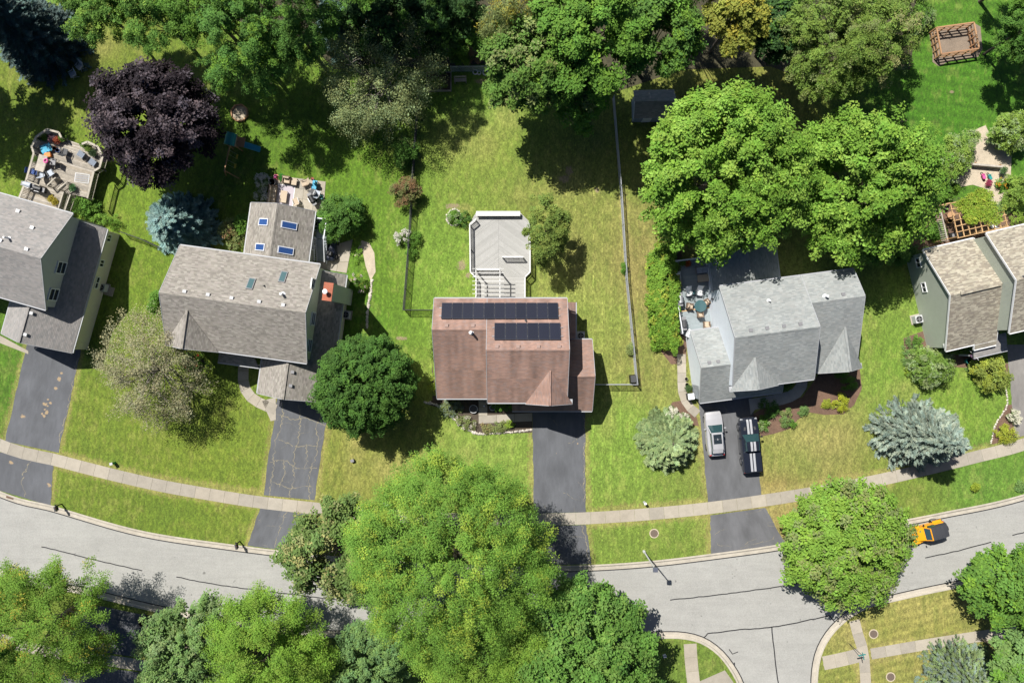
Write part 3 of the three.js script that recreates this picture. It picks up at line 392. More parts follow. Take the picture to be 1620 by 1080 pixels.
// the plan shared by the two houses with a long side wing: main block, wing down the east side, garage in front
function wingPlan(h, { u1, roof, wall, low, uW }) {
  const main = gable(h, { a0: uW, a1: u1, b0: -4.87, b1: 4.87, e0: 5.35, yr: 8.0, roof, wall });
  part('roof_slope', slab([V(u1 - 0.13, 3.95, -4.36), V(u1 + 2.03, 2.8, -4.36), V(u1 + 2.03, 2.8, 4.6), V(u1 - 0.13, 3.95, 4.6)], 0.12), roof, h);
  const k = (3.95 - 2.8) / 2.16, ur = u1 - 1.98, yr = 2.8 + 4.01 * k;
  part('roof_slope', slab([V(u1 + 2.03, 2.8, 4.6), V(u1 + 2.03, 2.8, 8.72), V(ur, yr, 8.72), V(ur, yr, 4.6)], 0.12), roof, h);
  part('roof_slope', slab([V(u1 - 5.25, 3.0, 4.6), V(u1 - 5.25, 3.0, 8.72), V(ur, yr, 8.72), V(ur, yr, 4.6)], 0.12), roof, h);
  part('ridge_cap', bar(V(ur, yr + 0.015, 4.75), V(ur, yr + 0.015, 8.73), 0.24, 0.03), roof, h);
  part('gutter', bar(V(u1 + 2.09, 2.7, -4.36), V(u1 + 2.09, 2.7, 8.7), 0.11, 0.12), MAT.gutter, h);
  part('gutter', bar(V(u1 - 5.31, 2.9, 5.2), V(u1 - 5.31, 2.9, 8.7), 0.11, 0.12), MAT.gutter, h);
  part('rake_board', bar(V(u1 + 2.03, 2.72, 8.745), V(ur, yr - 0.08, 8.745), 0.04, 0.2), MAT.gutter, h); part('rake_board', bar(V(u1 - 5.25, 2.92, 8.745), V(ur, yr - 0.08, 8.745), 0.04, 0.2), MAT.gutter, h);
  part('rake_board', bar(V(u1 + 2.03, 2.72, -4.385), V(u1 - 0.12, 3.87, -4.385), 0.04, 0.2), MAT.gutter, h);
  part('wing_wall', box(2.03 - 0.25 + 0.3, 2.72, 12.6, u1 + 0.74, 0, 2.13), low, h);
  const g0 = u1 - 5.0, g1 = u1 + 0.5, w = 8.47; part('garage_wall', [box(g1 - g0, 2.9, w - 4.0, (g0 + g1) / 2, 0, (w + 4.0) / 2), fromTris([V(g0, 2.9, w), V(u1 + 1.78, 2.72, w), V(ur, yr - 0.15, w)])], low, h);
  garageDoor(h, u1 - 1.7, 8.5, 4.9);
  return { main, garage: (u, v) => u > ur ? 2.8 + (u1 + 2.03 - u) * k : lerp(3.0, yr, (u - u1 + 5.25) / (ur - u1 + 5.25)) };
}

// house at the left edge
{
  const h = house('grey roofed house at the left edge with small windows along its low side wall', [-44.24, -7.767], 15.8);
  const { main, garage } = wingPlan(h, { u1: 0, uW: -14, roof: ROOF.grey, wall: WALL.cool, low: WALL.taupe });
  for (const [v, y] of [[0.55, 4.72], [3.3, 4.72]]) windowOn(h, -0.12, y, v, 90, 1.25, 1.35, 1);
  for (const v of [-3.5, -0.8]) windowOn(h, 1.79, 1.75, v, 90, 0.8, 0.75);
  windowOn(h, 1.79, 1.6, 1.26, 90, 1.3, 0.6);
  for (const [u, v] of [[-4.7, -3.7], [-2.5, -2.55], [-1.65, -0.5], [-4.3, -0.6]]) roofVent(h, main.lo, u, v, MAT.white);
  ventPipe(h, main.lo, -3.75, -1.0, 0.09, 0.75); for (const v of [5.63, 7.82]) roofVent(h, garage, -1.62, v, MAT.lightGrey);
  part('ac_pad', box(0.95, 0.08, 0.95, 2.35, 0, 1.9), MAT.concrete[0], h);
}
// tan house with skylights
const houseB = house('tan shingled house with four skylights on its rear wing and a chimney', [-26.233, -3.632], 7.8);
{
  const h = houseB, { main, garage } = wingPlan(h, { u1: 6.9, uW: -6.95, roof: ROOF.tan, wall: WALL.sage, low: WALL.sage });
  crossGable(h, { u0: -7.1, u1: -1.84, vBack: 1.28, vFront: 4.97, vEave: 4.9, yr: 7.3, ye: 5.33, roof: ROOF.tan, wall: WALL.sage });
  const fam = gable(h, { a0: -10.32, a1: -4.5, b0: -1.64, b1: 4.9, e0: 2.8, yr: 4.6, swap: true, roof: ROOF.tan, wall: WALL.sage });
  for (const v of [-8.4, -5.87]) { skylight(h, fam.lo, fam.lead[0], 0.33, v, 1.15, 0.72, MAT.skyGlass); skylight(h, fam.hi, fam.lead[1], 2.86, v, 1.35, 0.72, MAT.skyGlass); }
  skylight(h, main.lo, main.lead[0], 1.05, -2.01, 0.66, 1.1, MAT.greenGlass, MAT.midGrey); skylight(h, main.lo, main.lead[0], 3.8, -3.1, 0.66, 1.1, MAT.greenGlass, MAT.midGrey);
  for (const u of [-4.68, -2.45, -0.21, 2.41, 4.69]) roofVent(h, main.lo, u, -0.45);
  ventPipe(h, main.lo, 4.33, -1.44, 0.12, 0.75); ventPipe(h, main.lo, 2.35, -2.0, 0.05, 0.35, MAT.darkGrey);
  for (const v of [5.96, 7.31]) roofVent(h, garage, 5.45, v, MAT.midGrey);
  // chimney chase
  const c = part('chimney', box(0.84, 7.9, 1.66, 8.72, 0, -2.24), WALL.chase, h); part('chimney_cap', box(0.9, 0.12, 1.72, 8.72, 7.9, -2.24), MAT.brick, c);
  flue(h, 8.6, 8.0, -2.2);
  for (const [v, w, y] of [[-2.88, 0.95, 6.5], [0.48, 1.35, 4.9], [3.15, 1.35, 4.9]]) windowOn(h, 6.77, y, v, 90, w, 1.25, 1);
  // small porch roof by the entrance
  part('porch_roof', [slab([V(-2.75, 2.95, 6.15), V(1.45, 2.95, 6.15), V(0.7, 3.55, 4.6), V(-1.25, 3.55, 4.6)], 0.1), slab([V(-2.75, 2.95, 6.15), V(-1.25, 3.55, 4.6), V(-2.75, 2.95, 4.6)], 0.1)], ROOF.tan, h);
  part('gutter', bar(V(-2.75, 2.88, 6.21), V(1.45, 2.88, 6.21), 0.11, 0.12), MAT.gutter, h); for (const u of [-2.5, 1.2]) part('porch_post', box(0.14, 2.85, 0.14, u, 0, 5.95), MAT.white, h);
  frontDoor(h, -0.2, 4.61, MAT.redStain);
  for (const u of [-5.5, -3.4]) { windowOn(h, u, 4.3, 4.6, 0, 1.2, 1.3); windowOn(h, u, 1.5, 4.6, 0, 1.2, 1.3); }
  for (const v of [-9, -7]) windowOn(h, 4.77, 1.5, v, 90, 1.0, 1.2);
  windowOn(h, 0, 1.4, -10.19, 180, 1.6, 1.4); windowOn(h, 3.2, 1.4, -10.19, 180, 1.6, 1.4);
}
// red brown house with solar panels
MAT.roofRed = std([0.30, 0.21, 0.18], 0.7);
{
  const h = house('red brown roofed house with two rows of solar panels in the middle', [0, 0], 0), roof = ROOF.red, wall = WALL.cream;
  const main = gable(h, { a0: -2.4, a1: 5.38, b0: -4.2, b1: 5.97, e0: 5.42, e1: 5.38, br: 0.8, yr: 8.15, roof, wall, gut: [0, 1] });
  const left = gable(h, { a0: -7.6, a1: -2.38, b0: -4.2, b1: 5.76, e0: 5.418, e1: 3.0, br: -1.13, yr: 7.10, roof, wall, rake: [1, 0], gut: [0, 1] });
  part('gutter', bar(V(-7.58, 5.29, -4.26), V(5.36, 5.29, -4.26), 0.11, 0.12), MAT.gutter, h);
  crossGable(h, { u0: 1.35, u1: 5.87, uc: 3.6, vBack: 2.75, vFront: 6.1, vEave: 6.0, yr: 7.1, ye: 5.36, roof, wall });
  const gar = gable(h, { a0: 0.0, a1: 8.12, b0: -0.2, b1: 7.04, e0: 2.9, yr: 5.3, roof, wall, gut: [1, 1], rake: [0, 1], noWall: true });
  part('garage_wall', [box(2.95, 2.9, 6.6, 6.5, 0, 3.4), box(8.0, 2.75, 1.4, 4.0, 0, 6.05)], wall, h); part('gable_wall', fromTris([V(7.97, 2.8, 6.74), V(7.97, 2.8, 0.1), V(7.97, 5.12, 3.42)]), wall, h);
  leanTo(h, { u0: 5.2, u1: 6.45, v0: -3.96, v1: -0.3, yHigh: 3.5, yLow: 2.95, roof, wall });
  garageDoor(h, 4.9, 6.78, 4.9); frontDoor(h, -2.9, 5.48, MAT.darkGrey);
  const arr = (n, x0, x1, y0, y1, lab) => { const row = []; for (let i = 0; i < n; i++) { const a = at(x0 + (x1 - x0) * i / n, (y0 + y1) / 2, 6.9), b = at(x0 + (x1 - x0) * (i + 1) / n, (y0 + y1) / 2, 6.9), v0 = at(0, y0, 6.4)[1], v1 = at(0, y1, 7.3)[1]; const f = onSlope(h, 'solar_panel', main.lo, main.lead[0], (a[0] + b[0]) / 2, (v0 + v1) / 2, b[0] - a[0] - 0.035, v1 - v0, 0.17, 0.04, MAT.panelFrame); onSlope(h, 'cell_sheet', main.lo, main.lead[0], (a[0] + b[0]) / 2, (v0 + v1) / 2, b[0] - a[0] - 0.095, v1 - v0 - 0.06, 0.176, 0.01, MAT.panelGlass[(i * 7 + n) % 3], f); } };
  MAT.panelFrame = std([0.055, 0.06, 0.075], 0.4, { metalness: 0.3 }); MAT.panelGlass = [0, 1, 2].map(k => phys([0.011 + k * 0.002, 0.013 + k * 0.002, 0.023 + k * 0.003], 0.16, { clearcoat: 0.6, clearcoatRoughness: 0.1 }));
  arr(11, 697, 884, 479.5, 505); arr(6, 782, 886.5, 512, 538.5);
  for (const [x0, x1, y] of [[694, 887, 486], [694, 887, 499], [779, 890, 518], [779, 890, 532]]) { const a = at(x0, y, 6.8), b = at(x1, y, 6.8), v = a[1], yy = main.lo(0, v) + 0.09; part('mounting_rail', bar(V(a[0], yy, v), V(b[0], yy, v), 0.05, 0.06), MAT.steel, h); }
  for (const [x, y] of [[706, 514.5], [748, 514.5]]) { const [u, v] = at(x, y, 7.2); roofVent(h, left.lo, u, v, MAT.roofRed); }
  for (const x of [786, 819.5, 852, 885]) { const [u, v] = at(x, 548, 8.4); roofVent(h, main.lo, u, v, MAT.roofRed); }
  { const [u, v] = at(745, 525, 7.4); ventPipe(h, left.hi, u, v, 0.12, 0.75); const [c, d] = at(832, 507, 7); ventPipe(h, main.lo, c, d, 0.06, 0.3, MAT.darkGrey); }
  for (const [u, v] of [[-5.5, -3.94], [-0.5, -3.94], [3, -3.94]]) windowOn(h, u, 4.2, v, 180, 1.3, 1.3); windowOn(h, -5.2, 1.4, 5.48, 0, 1.8, 1.3); windowOn(h, -0.9, 4.2, 5.69, 0, 1.5, 1.3); windowOn(h, 0.4, 1.5, -3.92, 180, 1.9, 2.0);
  windowOn(h, -7.46, 4.2, -1, -90, 1.1, 1.2); windowOn(h, -7.46, 1.5, 2, -90, 1.1, 1.2);
}
// pale blue house with silver roof
const houseD = house('pale blue sided house with silver grey roof and a furnished side deck', [24.725, -0.847], -7.4);
{
  const h = houseD, roof = ROOF.silver, wall = WALL.ice;
  const main = gable(h, { a0: -3.82, a1: 4.2, b0: -5.08, b1: 5.08, e0: 5.35, yr: 8.05, roof, wall, br: 0 });
  const right = gable(h, { a0: 4.18, a1: 9.4, b0: -5.08, b1: 4.66, e0: 5.348, e1: 3.4, br: -2.3, yr: 6.825, roof, wall, rake: [0, 1] });
  crossGable(h, { u0: -4.1, u1: 0.62, uc: -1.9, vBack: 2.15, vFront: 5.24, vEave: 5.13, yr: 6.93, ye: 5.33, roof, wall });
  crossGable(h, { u0: 5.5, u1: 9.95, uc: 7.75, vBack: 0.45, vFront: 4.8, vEave: 4.72, yr: 5.46, ye: 3.38, roof, wall });
  const gar = gable(h, { a0: -6.55, a1: 1.9, b0: -1.06, b1: 6.28, e0: 2.8, yr: 5.2, roof, wall, noWall: true, rake: [1, 1] });
  part('garage_wall', [box(2.9, 2.72, 6.7, -4.95, 0, 2.6), box(8.1, 2.7, 1.4, -2.35, 0, 5.28)], wall, h); part('gable_wall', fromTris([V(-6.402, 2.7, -0.76), V(-6.402, 2.7, 5.98), V(-6.402, 5.05, 2.61)]), wall, h);
  const sun = gable(h, { a0: -8.85, a1: -4.7, b0: -3.75, b1: 3.15, e0: 2.8, yr: 4.35, swap: true, roof, wall });
  for (const u of [-2.23, -0.67, 0.92, 2.49]) roofVent(h, main.lo, u, -0.5, MAT.midGrey); roofVent(h, right.lo, 7.43, -2.75, MAT.midGrey);
  ventPipe(h, right.lo, 5.7, -2.75, 0.12, 0.6); ventPipe(h, main.lo, 0.34, -3.04, 0.09, 0.4);
  for (const u of [-5.68, -4.8]) roofVent(h, gar.lo, u, 2.2, MAT.midGrey);
  garageDoor(h, -2.9, 6.0, 4.9); frontDoor(h, 3.2, 4.81, MAT.darkGrey);
  part('wall_lamp', [box(0.14, 0.3, 0.16, -3.76, 2.1, -4.0)], MAT.black, h);
  for (const u of [6.6, 8.8]) windowOn(h, u, 1.6, 4.37, 0, 1.1, 1.4); windowOn(h, 2.4, 4.3, 4.8, 0, 1.3, 1.3); windowOn(h, 6, 4.2, -4.8, 180, 1.2, 1.2); windowOn(h, -1.5, 1.5, -8.72, 180, 1.6, 1.5); windowOn(h, 1.6, 1.5, -8.72, 180, 1.6, 1.5); windowOn(h, 9.26, 4, -1, 90, 1.1, 1.2);
}
// olive house at the right edge
const houseE = house('olive sided house at the right edge with mottled brown shingles', [44.747, -4.979], -13.1);
{
  const h = houseE, roof = ROOF.brown, wall = WALL.olive;
  gable(h, { a0: -2.36, a1: 2.9, b0: -4.86, b1: 5.55, e0: 3.4, e1: 3.3, br: 0, yr: 6.0, roof, wall, trim: MAT.white });
  part('roof_slope', slab([V(0.6, 3.335, 5.5), V(2.9, 3.335, 5.5), V(2.9, 3.05, 6.12), V(0.6, 3.05, 6.12)], 0.12), roof, h); part('gutter', bar(V(0.6, 2.97, 6.18), V(2.9, 2.97, 6.18), 0.11, 0.12), MAT.white, h); part('rake_board', bar(V(0.577, 3.24, 5.5), V(0.577, 2.97, 6.14), 0.04, 0.2), MAT.white, h);
  gable(h, { a0: 2.65, a1: 12, b0: -5.06, b1: 4.92, e0: 5.6, yr: 8.1, br: -0.15, roof, wall, trim: MAT.white });
  leanTo(h, { u0: 0.75, u1: 4.25, v0: 5.2, v1: 7.0, yHigh: 2.9, yLow: 2.55, side: 'v', roof: ROOF.grey });
  for (const u of [0.95, 4.0]) part('porch_post', box(0.15, 2.5, 0.15, u, 0, 6.8), MAT.white, h);
  part('ridge_vent', bar(V(-1.4, 6.05, 0.0), V(2.6, 6.05, 0.0), 0.34, 0.07), roof, h);
  windowOn(h, -2.2, 1.95, -3.7, -90, 1.05, 0.75); windowOn(h, -2.2, 1.95, -1.1, -90, 1.05, 0.75);
  part('cornice', box(1.5, 0.14, 0.42, -1.55, 2.95, 5.05), MAT.white, h); windowOn(h, -1.2, 1.5, 5.27, 0, 1.5, 1.4); frontDoor(h, 1.8, 5.27, MAT.darkGrey); garageDoor(h, 7, 4.65, 4.9);
  ventPipe(h, (u, v) => 8.0, 3.4, -0.3, 0.08, 0.3, MAT.darkGrey);
}
// ---------------------------------------------------------------- vegetation
const leafMat = new THREE.MeshPhysicalMaterial({ color: 0xffffff, roughness: 0.72, transmission: 0.22, thickness: 0, ior: 1.35, specularIntensity: 0.5 });
const needleMat = new THREE.MeshStandardMaterial({ color: 0xffffff, roughness: 0.8 });
function sprayGeo(seed, n, R, len, wid, { up = 0.55, droop = 0.25, dome = 0.25 } = {}) {   // a twig's worth of leaves, facing mostly up
  const r = rng(seed), tr = [];
  for (let i = 0; i < n; i++) {
    const ph = i * 2.39996 + r() * 0.8, rad = R * Math.sqrt((i + 0.4) / n), p = V(Math.cos(ph) * rad, dome * (R - rad) + (r() - 0.5) * R * 0.5, Math.sin(ph) * rad);
    const a = ph + (r() - 0.5) * 1.6, ax = V(Math.cos(a), -droop + (r() - 0.5) * 0.8, Math.sin(a)).normalize(), nn = V((r() - 0.5) * 2 * (1 - up) * 1.6, 1, (r() - 0.5) * 2 * (1 - up) * 1.6).normalize(), sd = V(0, 0, 0).crossVectors(ax, nn).normalize(), L = len * (0.7 + 0.6 * r()), W = wid * (0.7 + 0.6 * r()), up2 = V(0, 0, 0).crossVectors(sd, ax);
    const mid = p.clone().addScaledVector(ax, L * 0.45), l = mid.clone().addScaledVector(sd, -W / 2).addScaledVector(up2, W * 0.16), q = mid.clone().addScaledVector(sd, W / 2).addScaledVector(up2, W * 0.16), tip = p.clone().addScaledVector(ax, L);
    tr.push(p, q, tip, p, tip, l);
  }
  return fromTris(tr);
}
function needleGeo(seed, n, R, len, wid) {           // a spruce shoot pointing along +z
  const r = rng(seed), tr = [];
  for (let i = 0; i < n; i++) {
    const t = i / n, p = V((r() - 0.5) * 0.05, (r() - 0.5) * 0.04, (t - 0.35) * R * 2), a = (r() - 0.5) * 2.3, el = (r() - 0.25) * 1.0, ax = V(Math.sin(a) * Math.cos(el), Math.sin(el), Math.cos(a) * Math.cos(el) * 0.9 + 0.35).normalize(), sd = V(0, 0, 0).crossVectors(ax, V(0, 1, 0)).normalize(), L = len * (0.7 + r() * 0.6);
    const q = p.clone().addScaledVector(ax, L), m = p.clone().addScaledVector(ax, L * 0.5); tr.push(p, m.clone().addScaledVector(sd, wid / 2), q, p, q, m.clone().addScaledVector(sd, -wid / 2));
  }
  return fromTris(tr);
}
const SPRAY = {
  maple: sprayGeo(1, 13, 0.34, 0.24, 0.20), locust: sprayGeo(2, 22, 0.38, 0.17, 0.075, { up: 0.4 }), fine: sprayGeo(3, 16, 0.26, 0.15, 0.10, { up: 0.4 }), round: sprayGeo(4, 12, 0.22, 0.17, 0.15, { up: 0.6, dome: 0.5 }), sparse: sprayGeo(5, 8, 0.3, 0.13, 0.09, { up: 0.3 }), willow: sprayGeo(6, 20, 0.3, 0.22, 0.05, { up: 0.3, droop: 0.7 }), small: sprayGeo(7, 9, 0.13, 0.1, 0.075, { up: 0.4 }), petal: sprayGeo(8, 7, 0.07, 0.06, 0.06, { up: 0.5 }),
  needle: needleGeo(9, 30, 0.2, 0.18, 0.05),
};
const UP = V(0, 1, 0), Q = new THREE.Quaternion(), Q2 = new THREE.Quaternion(), S3 = V(1, 1, 1), MM = new THREE.Matrix4();
function place(list, p, normal, yaw, s, c) { Q.setFromUnitVectors(UP, normal); Q2.setFromAxisAngle(UP, yaw); Q.multiply(Q2); MM.compose(p, Q, S3.set(s, s * 0.9, s)); list.m.push(...MM.elements); list.c.push(c[0], c[1], c[2]); }
function instanced(name, geo, mat, list, parent) {
  const n = list.m.length / 16, im = new THREE.InstancedMesh(geo, mat, n); im.instanceMatrix.array.set(list.m); im.instanceColor = new THREE.InstancedBufferAttribute(new Float32Array(list.c), 3);
  im.name = name; im.userData.kind = 'stuff'; im.castShadow = im.receiveShadow = true; parent.add(im); return im;
}
const tone = (r, c, c2, share, vary = 0.3, k = 1) => { const q = r() < share ? c2 : c, f = k * (1 - vary / 2 + vary * r()), h = (r() - 0.5) * 0.16; return [q[0] * f * (1 + h), q[1] * f, q[2] * f * (1 - h)]; };

// broad-leaved crown: plumes of twigs on an uneven shell, thinner filling inside
function broadCrown(o, r) {
  const { R, Ry = R * 0.8, hc, col, col2 = col, share = 0.12, plumes, per = 9, plume = 1.5, gap = 0.16, vary = 0.4, low = -0.3, seed, rag = 0.22, inner = 0.22, lift = 0.25, clump = 0.62, lump = 1, lf = 0.75, sq = 0, stretch = [1, 1], turn = 0, ss = 1 } = o, list = { m: [], c: [] }, tips = [];
  const ct = Math.cos(turn), st = Math.sin(turn);
  for (let i = 0; i < plumes; i++) {
    const y = lerp(low, 1, (i + 0.5) / plumes), ph = i * 2.39996 + (r() - 0.5) * 0.9, yy = clamp(y + (r() - 0.5) * 0.12, -1, 1), rr = Math.sqrt(Math.max(0, 1 - yy * yy));
    const d = V(rr * Math.cos(ph), yy, rr * Math.sin(ph));
    if (sq) { const m = Math.max(Math.abs(d.x), Math.abs(d.z)) / Math.max(1e-3, Math.hypot(d.x, d.z)); const k = lerp(1, 1 / Math.max(m, 0.5), sq); d.x *= k; d.z *= k; d.y = Math.sign(d.y) * Math.pow(Math.abs(d.y), 0.6); }
    const n = noise3(d.x * 1.7 + 5, d.y * 1.7, d.z * 1.7, seed), n2 = noise3(d.x * 4.2, d.y * 4.2 + 3, d.z * 4.2, seed + 3);
    const w1 = noise3(d.x * R * lf, d.y * Ry * lf, d.z * R * lf + 7, seed + 9);
    const w2 = smooth(0.37, 0.62, w1); if (w2 < gap && r() < 0.9) continue;
    const f = (1 + rag * 2 * (n - 0.5) + rag * 0.9 * (n2 - 0.5) + lump * clamp(1.7 / R, 0, 0.34) * (w2 - 0.7)) * (r() < inner ? lerp(0.5, 0.9, r()) : lerp(0.9, 1.03, r()) * (r() < 0.1 ? 1.07 : 1));
    const dx = d.x * stretch[0], dz = d.z * stretch[1], c = V((dx * ct - dz * st) * R * f, hc + d.y * Ry * f, (dx * st + dz * ct) * R * f); if (c.y < 0.12) c.y = 0.12 + r() * 0.2;
    tips.push(c);
    const out = V(c.x, (c.y - hc) * 0.6 + R * lift, c.z).normalize(), side = V(-out.z, 0, out.x).normalize(), L = plume * (0.7 + 0.6 * r()), k = 0.86 + 0.28 * r(), pc = r();
    for (let j = 0; j < per; j++) {
      const t = (j + r()) / per, w = 0.42 * L * (1 - t * 0.75) * (r() * 2 - 1) * clump, p = c.clone().addScaledVector(out, (t - 0.7) * L).addScaledVector(side, w); p.y += (r() - 0.5) * 0.22 * L - Math.abs(w) * 0.25 - t * t * 0.12 * L; if (p.y < 0.06) p.y = 0.06;
      const nm = V(out.x * 0.45 + (r() - 0.5) * 0.5, 0.9, out.z * 0.45 + (r() - 0.5) * 0.5).normalize(); place(list, p, nm, r() * 6.28, ss * (0.75 + 0.5 * r()), tone(r, col, col2, pc < share ? 0.8 : share * 0.3, vary, k));
    }
  }
  return { list, tips };
}
function limbs(r, { H, hc, R, trunkR, tips, n, bark, twig = 0, base = 0.3 }) {
  const g = [], fork = Math.max(0.6, hc * base + 0.3), lean = V((r() - 0.5) * 0.3, 0, (r() - 0.5) * 0.3);
  const top = V(lean.x, hc + R * 0.35, lean.z); g.push(rod(V(0, -0.1, 0), V(lean.x * 0.5, fork, lean.z * 0.5), trunkR * 1.25, trunkR, 9), rod(V(lean.x * 0.5, fork, lean.z * 0.5), top, trunkR, trunkR * 0.25, 7));
  for (let i = 0; i < n && tips.length; i++) {
    const t = tips[Math.floor(r() * tips.length)], s = lerp(fork, Math.min(top.y, t.y), 0.1 + 0.6 * r()), a = V(lean.x * 0.6, s, lean.z * 0.6), b = V(t.x * 0.45 + (r() - 0.5) * R * 0.3, lerp(s, t.y, 0.55), t.z * 0.45 + (r() - 0.5) * R * 0.3), e = t.clone().multiplyScalar(0.95), r0 = trunkR * (0.28 + 0.2 * r());
    g.push(rod(a, b, r0, r0 * 0.6, 5), rod(b, e, r0 * 0.6, 0.015, 4));
    for (let k = 0; k < twig; k++) { const u = V(lerp(b.x, e.x, r()), lerp(b.y, e.y, r()), lerp(b.z, e.z, r())), d = V((r() - 0.5) * 2, r() * 0.8, (r() - 0.5) * 2).multiplyScalar(R * 0.2); g.push(rod(u, u.clone().add(d), 0.03, 0.008, 3)); }
  }
  return g;
}
// a tree or bush whose crown is seen at px, py with radius r on the photograph
function tree(label, px, py, rp, o) {
  const seed = Math.round(px * 7 + py * 13), r = rng(seed), kind = o.kind || 'maple', top = o.h, Rg = rp * (CAM_H - top * 0.6) / 1080, Ry = o.Ry ?? Math.min(Rg * (o.flat ?? 0.8), top * 0.48), hc = top - Ry, [x, z] = at(px, py, hc + Ry * 0.15);
  const g = thing(o.name || 'tree', label, o.category || 'tree', [x, 0, z], 0, o.group || 'broad leaved trees');
  const density = (o.density ?? 1), area = Rg * Rg * 3.14;
  const { list, tips } = broadCrown({ R: Rg, Ry, hc, seed, plumes: Math.round(Math.max(24, area * 3.9 * density * (o.fine ?? 1))), plume: clamp(Rg * 0.3, 0.45, 1.75), ...o }, r);
  part('trunk', limbs(r, { H: top, hc, R: Rg, trunkR: o.trunk ?? clamp(Rg * 0.045, 0.05, 0.34), tips, n: o.limbs ?? 14, twig: o.twig || 0 }), o.bark || MAT.bark, g);
  instanced('crown', SPRAY[kind], leafMat, list, g);
  return g;
}
function bush(label, px, py, rp, o) {
  const seed = Math.round(px * 5 + py * 11), r = rng(seed), top = o.h, Rg = rp * (CAM_H - top * 0.5) / 1080, [x, z] = at(px, py, top * 0.55), g = thing(o.name || 'bush', label, o.category || 'bush', [x, 0, z], 0, o.group || 'garden bushes');
  const { list, tips } = broadCrown({ R: Rg, Ry: top * 0.62, hc: top * 0.38, seed, plumes: Math.round(Math.max(16, Rg * Rg * 3.14 * 11 * (o.density ?? 1))), per: 6, plume: clamp(Rg * 0.4, 0.2, 0.8), gap: 0.05, low: -0.2, rag: 0.16, ...o }, r);
  part('stem', tips.filter((t, i) => i % Math.ceil(tips.length / 9) === 0).map(t => rod(V(0, -0.05, 0), t.clone().multiplyScalar(0.9), 0.03, 0.01, 4)), MAT.bark, g);
  instanced('foliage', SPRAY[o.kind || 'small'], leafMat, list, g);
  if (o.flowers) { const fl = { m: [], c: [] }; for (let i = 0; i < o.flowers; i++) { const t = tips[Math.floor(r() * tips.length)]; place(fl, t.clone().add(V((r() - 0.5) * 0.2, 0.12, (r() - 0.5) * 0.2)), UP, r() * 6, 1 + r(), o.bloom); } instanced('blossom', SPRAY.petal, leafMat, fl, g); }
  return g;
}
function spruce(label, px, py, rp, o) {
  const seed = Math.round(px * 3 + py * 17), r = rng(seed), H = o.h, Rg = rp * (CAM_H - H * 0.25) / 1080, [x, z] = at(px, py, H * 0.32), g = thing(o.name || 'spruce_tree', label, 'tree', [x, 0, z], 0, 'spruce trees');
  const list = { m: [], c: [] }, wood = [rod(V(0, -0.1, 0), V(0, H * 0.97, 0), clamp(H * 0.018, 0.06, 0.2), 0.02, 7)], levels = Math.round(H * (o.levels || 3.0)), QQ = new THREE.Quaternion(), X = V(0, 0, 0);
  for (let l = 0; l < levels; l++) {
    const t = (l + r() * 0.6) / levels, y0 = lerp(0.35, H * 0.98, t), rad = Rg * Math.pow(1 - t * 0.97, o.pow || 0.85), nb = Math.max(4, Math.round((o.branches || 15) * (1 - t * 0.55)));
    for (let b = 0; b < nb; b++) {
      const a = b / nb * 6.283 + l * 2.4 + (r() - 0.5) * 0.35, L = rad * (0.72 + 0.36 * r()), k = 0.8 + 0.4 * r(), rise = 0.10 + 0.1 * r();
      const pos = s => V(Math.cos(a) * L * s, Math.max(0.12, y0 - L * 0.30 * s + L * rise * s * s), Math.sin(a) * L * s);
      if (L > 0.8) wood.push(rod(pos(0.02), pos(0.9), 0.025, 0.008, 3));
      const shoots = Math.max(4, Math.round(L * (o.shoots || 9)));
      for (let q = 0; q < shoots; q++) {
        const s = Math.pow(lerp(0.06, 1, (q + r()) / shoots), 0.75), p = pos(s), w = (r() * 2 - 1) * Math.min(0.55, 0.30 * L * (1.15 - s)) , sx = -Math.sin(a) * w, sz = Math.cos(a) * w; p.x += sx; p.z += sz; p.z *= o.sz || 1; p.y += (r() - 0.5) * 0.12 - Math.abs(w) * 0.2;
        X.set(Math.cos(a + w * 1.1), -0.12 + 0.45 * r() * s, Math.sin(a + w * 1.1)).normalize(); QQ.setFromUnitVectors(V(0, 0, 1), X); const sc = (o.size || 1) * (0.8 + 0.5 * r()); MM.compose(p, QQ, S3.set(sc, sc, sc)); list.m.push(...MM.elements); list.c.push(...tone(r, o.col, o.col2 || o.col, o.share ?? 0.25, 0.3, k));
      }
    }
  }
  part('trunk', wood, MAT.bark, g); instanced('crown', SPRAY.needle, needleMat, list, g); return g;
}
const C = { maple: [0.150, 0.285, 0.034], mapleLt: [0.235, 0.385, 0.060], deep: [0.078, 0.175, 0.028], mid: [0.112, 0.235, 0.032], lime: [0.205, 0.320, 0.045], limeY: [0.290, 0.345, 0.048], yellow: [0.36, 0.33, 0.05], olive: [0.205, 0.255, 0.085], oliveY: [0.285, 0.295, 0.115], sage: [0.15, 0.255, 0.075], blue: [0.145, 0.255, 0.235], blueLt: [0.26, 0.395, 0.365], silver: [0.19, 0.25, 0.20], silverLt: [0.32, 0.385, 0.31], greyG: [0.195, 0.275, 0.11], greyGL: [0.285, 0.37, 0.17], plum: [0.022, 0.015, 0.020], plumLt: [0.115, 0.092, 0.105], rust: [0.2, 0.125, 0.06], gold: [0.36, 0.40, 0.03], dark: [0.04, 0.095, 0.025], forest: [0.085, 0.185, 0.034] };

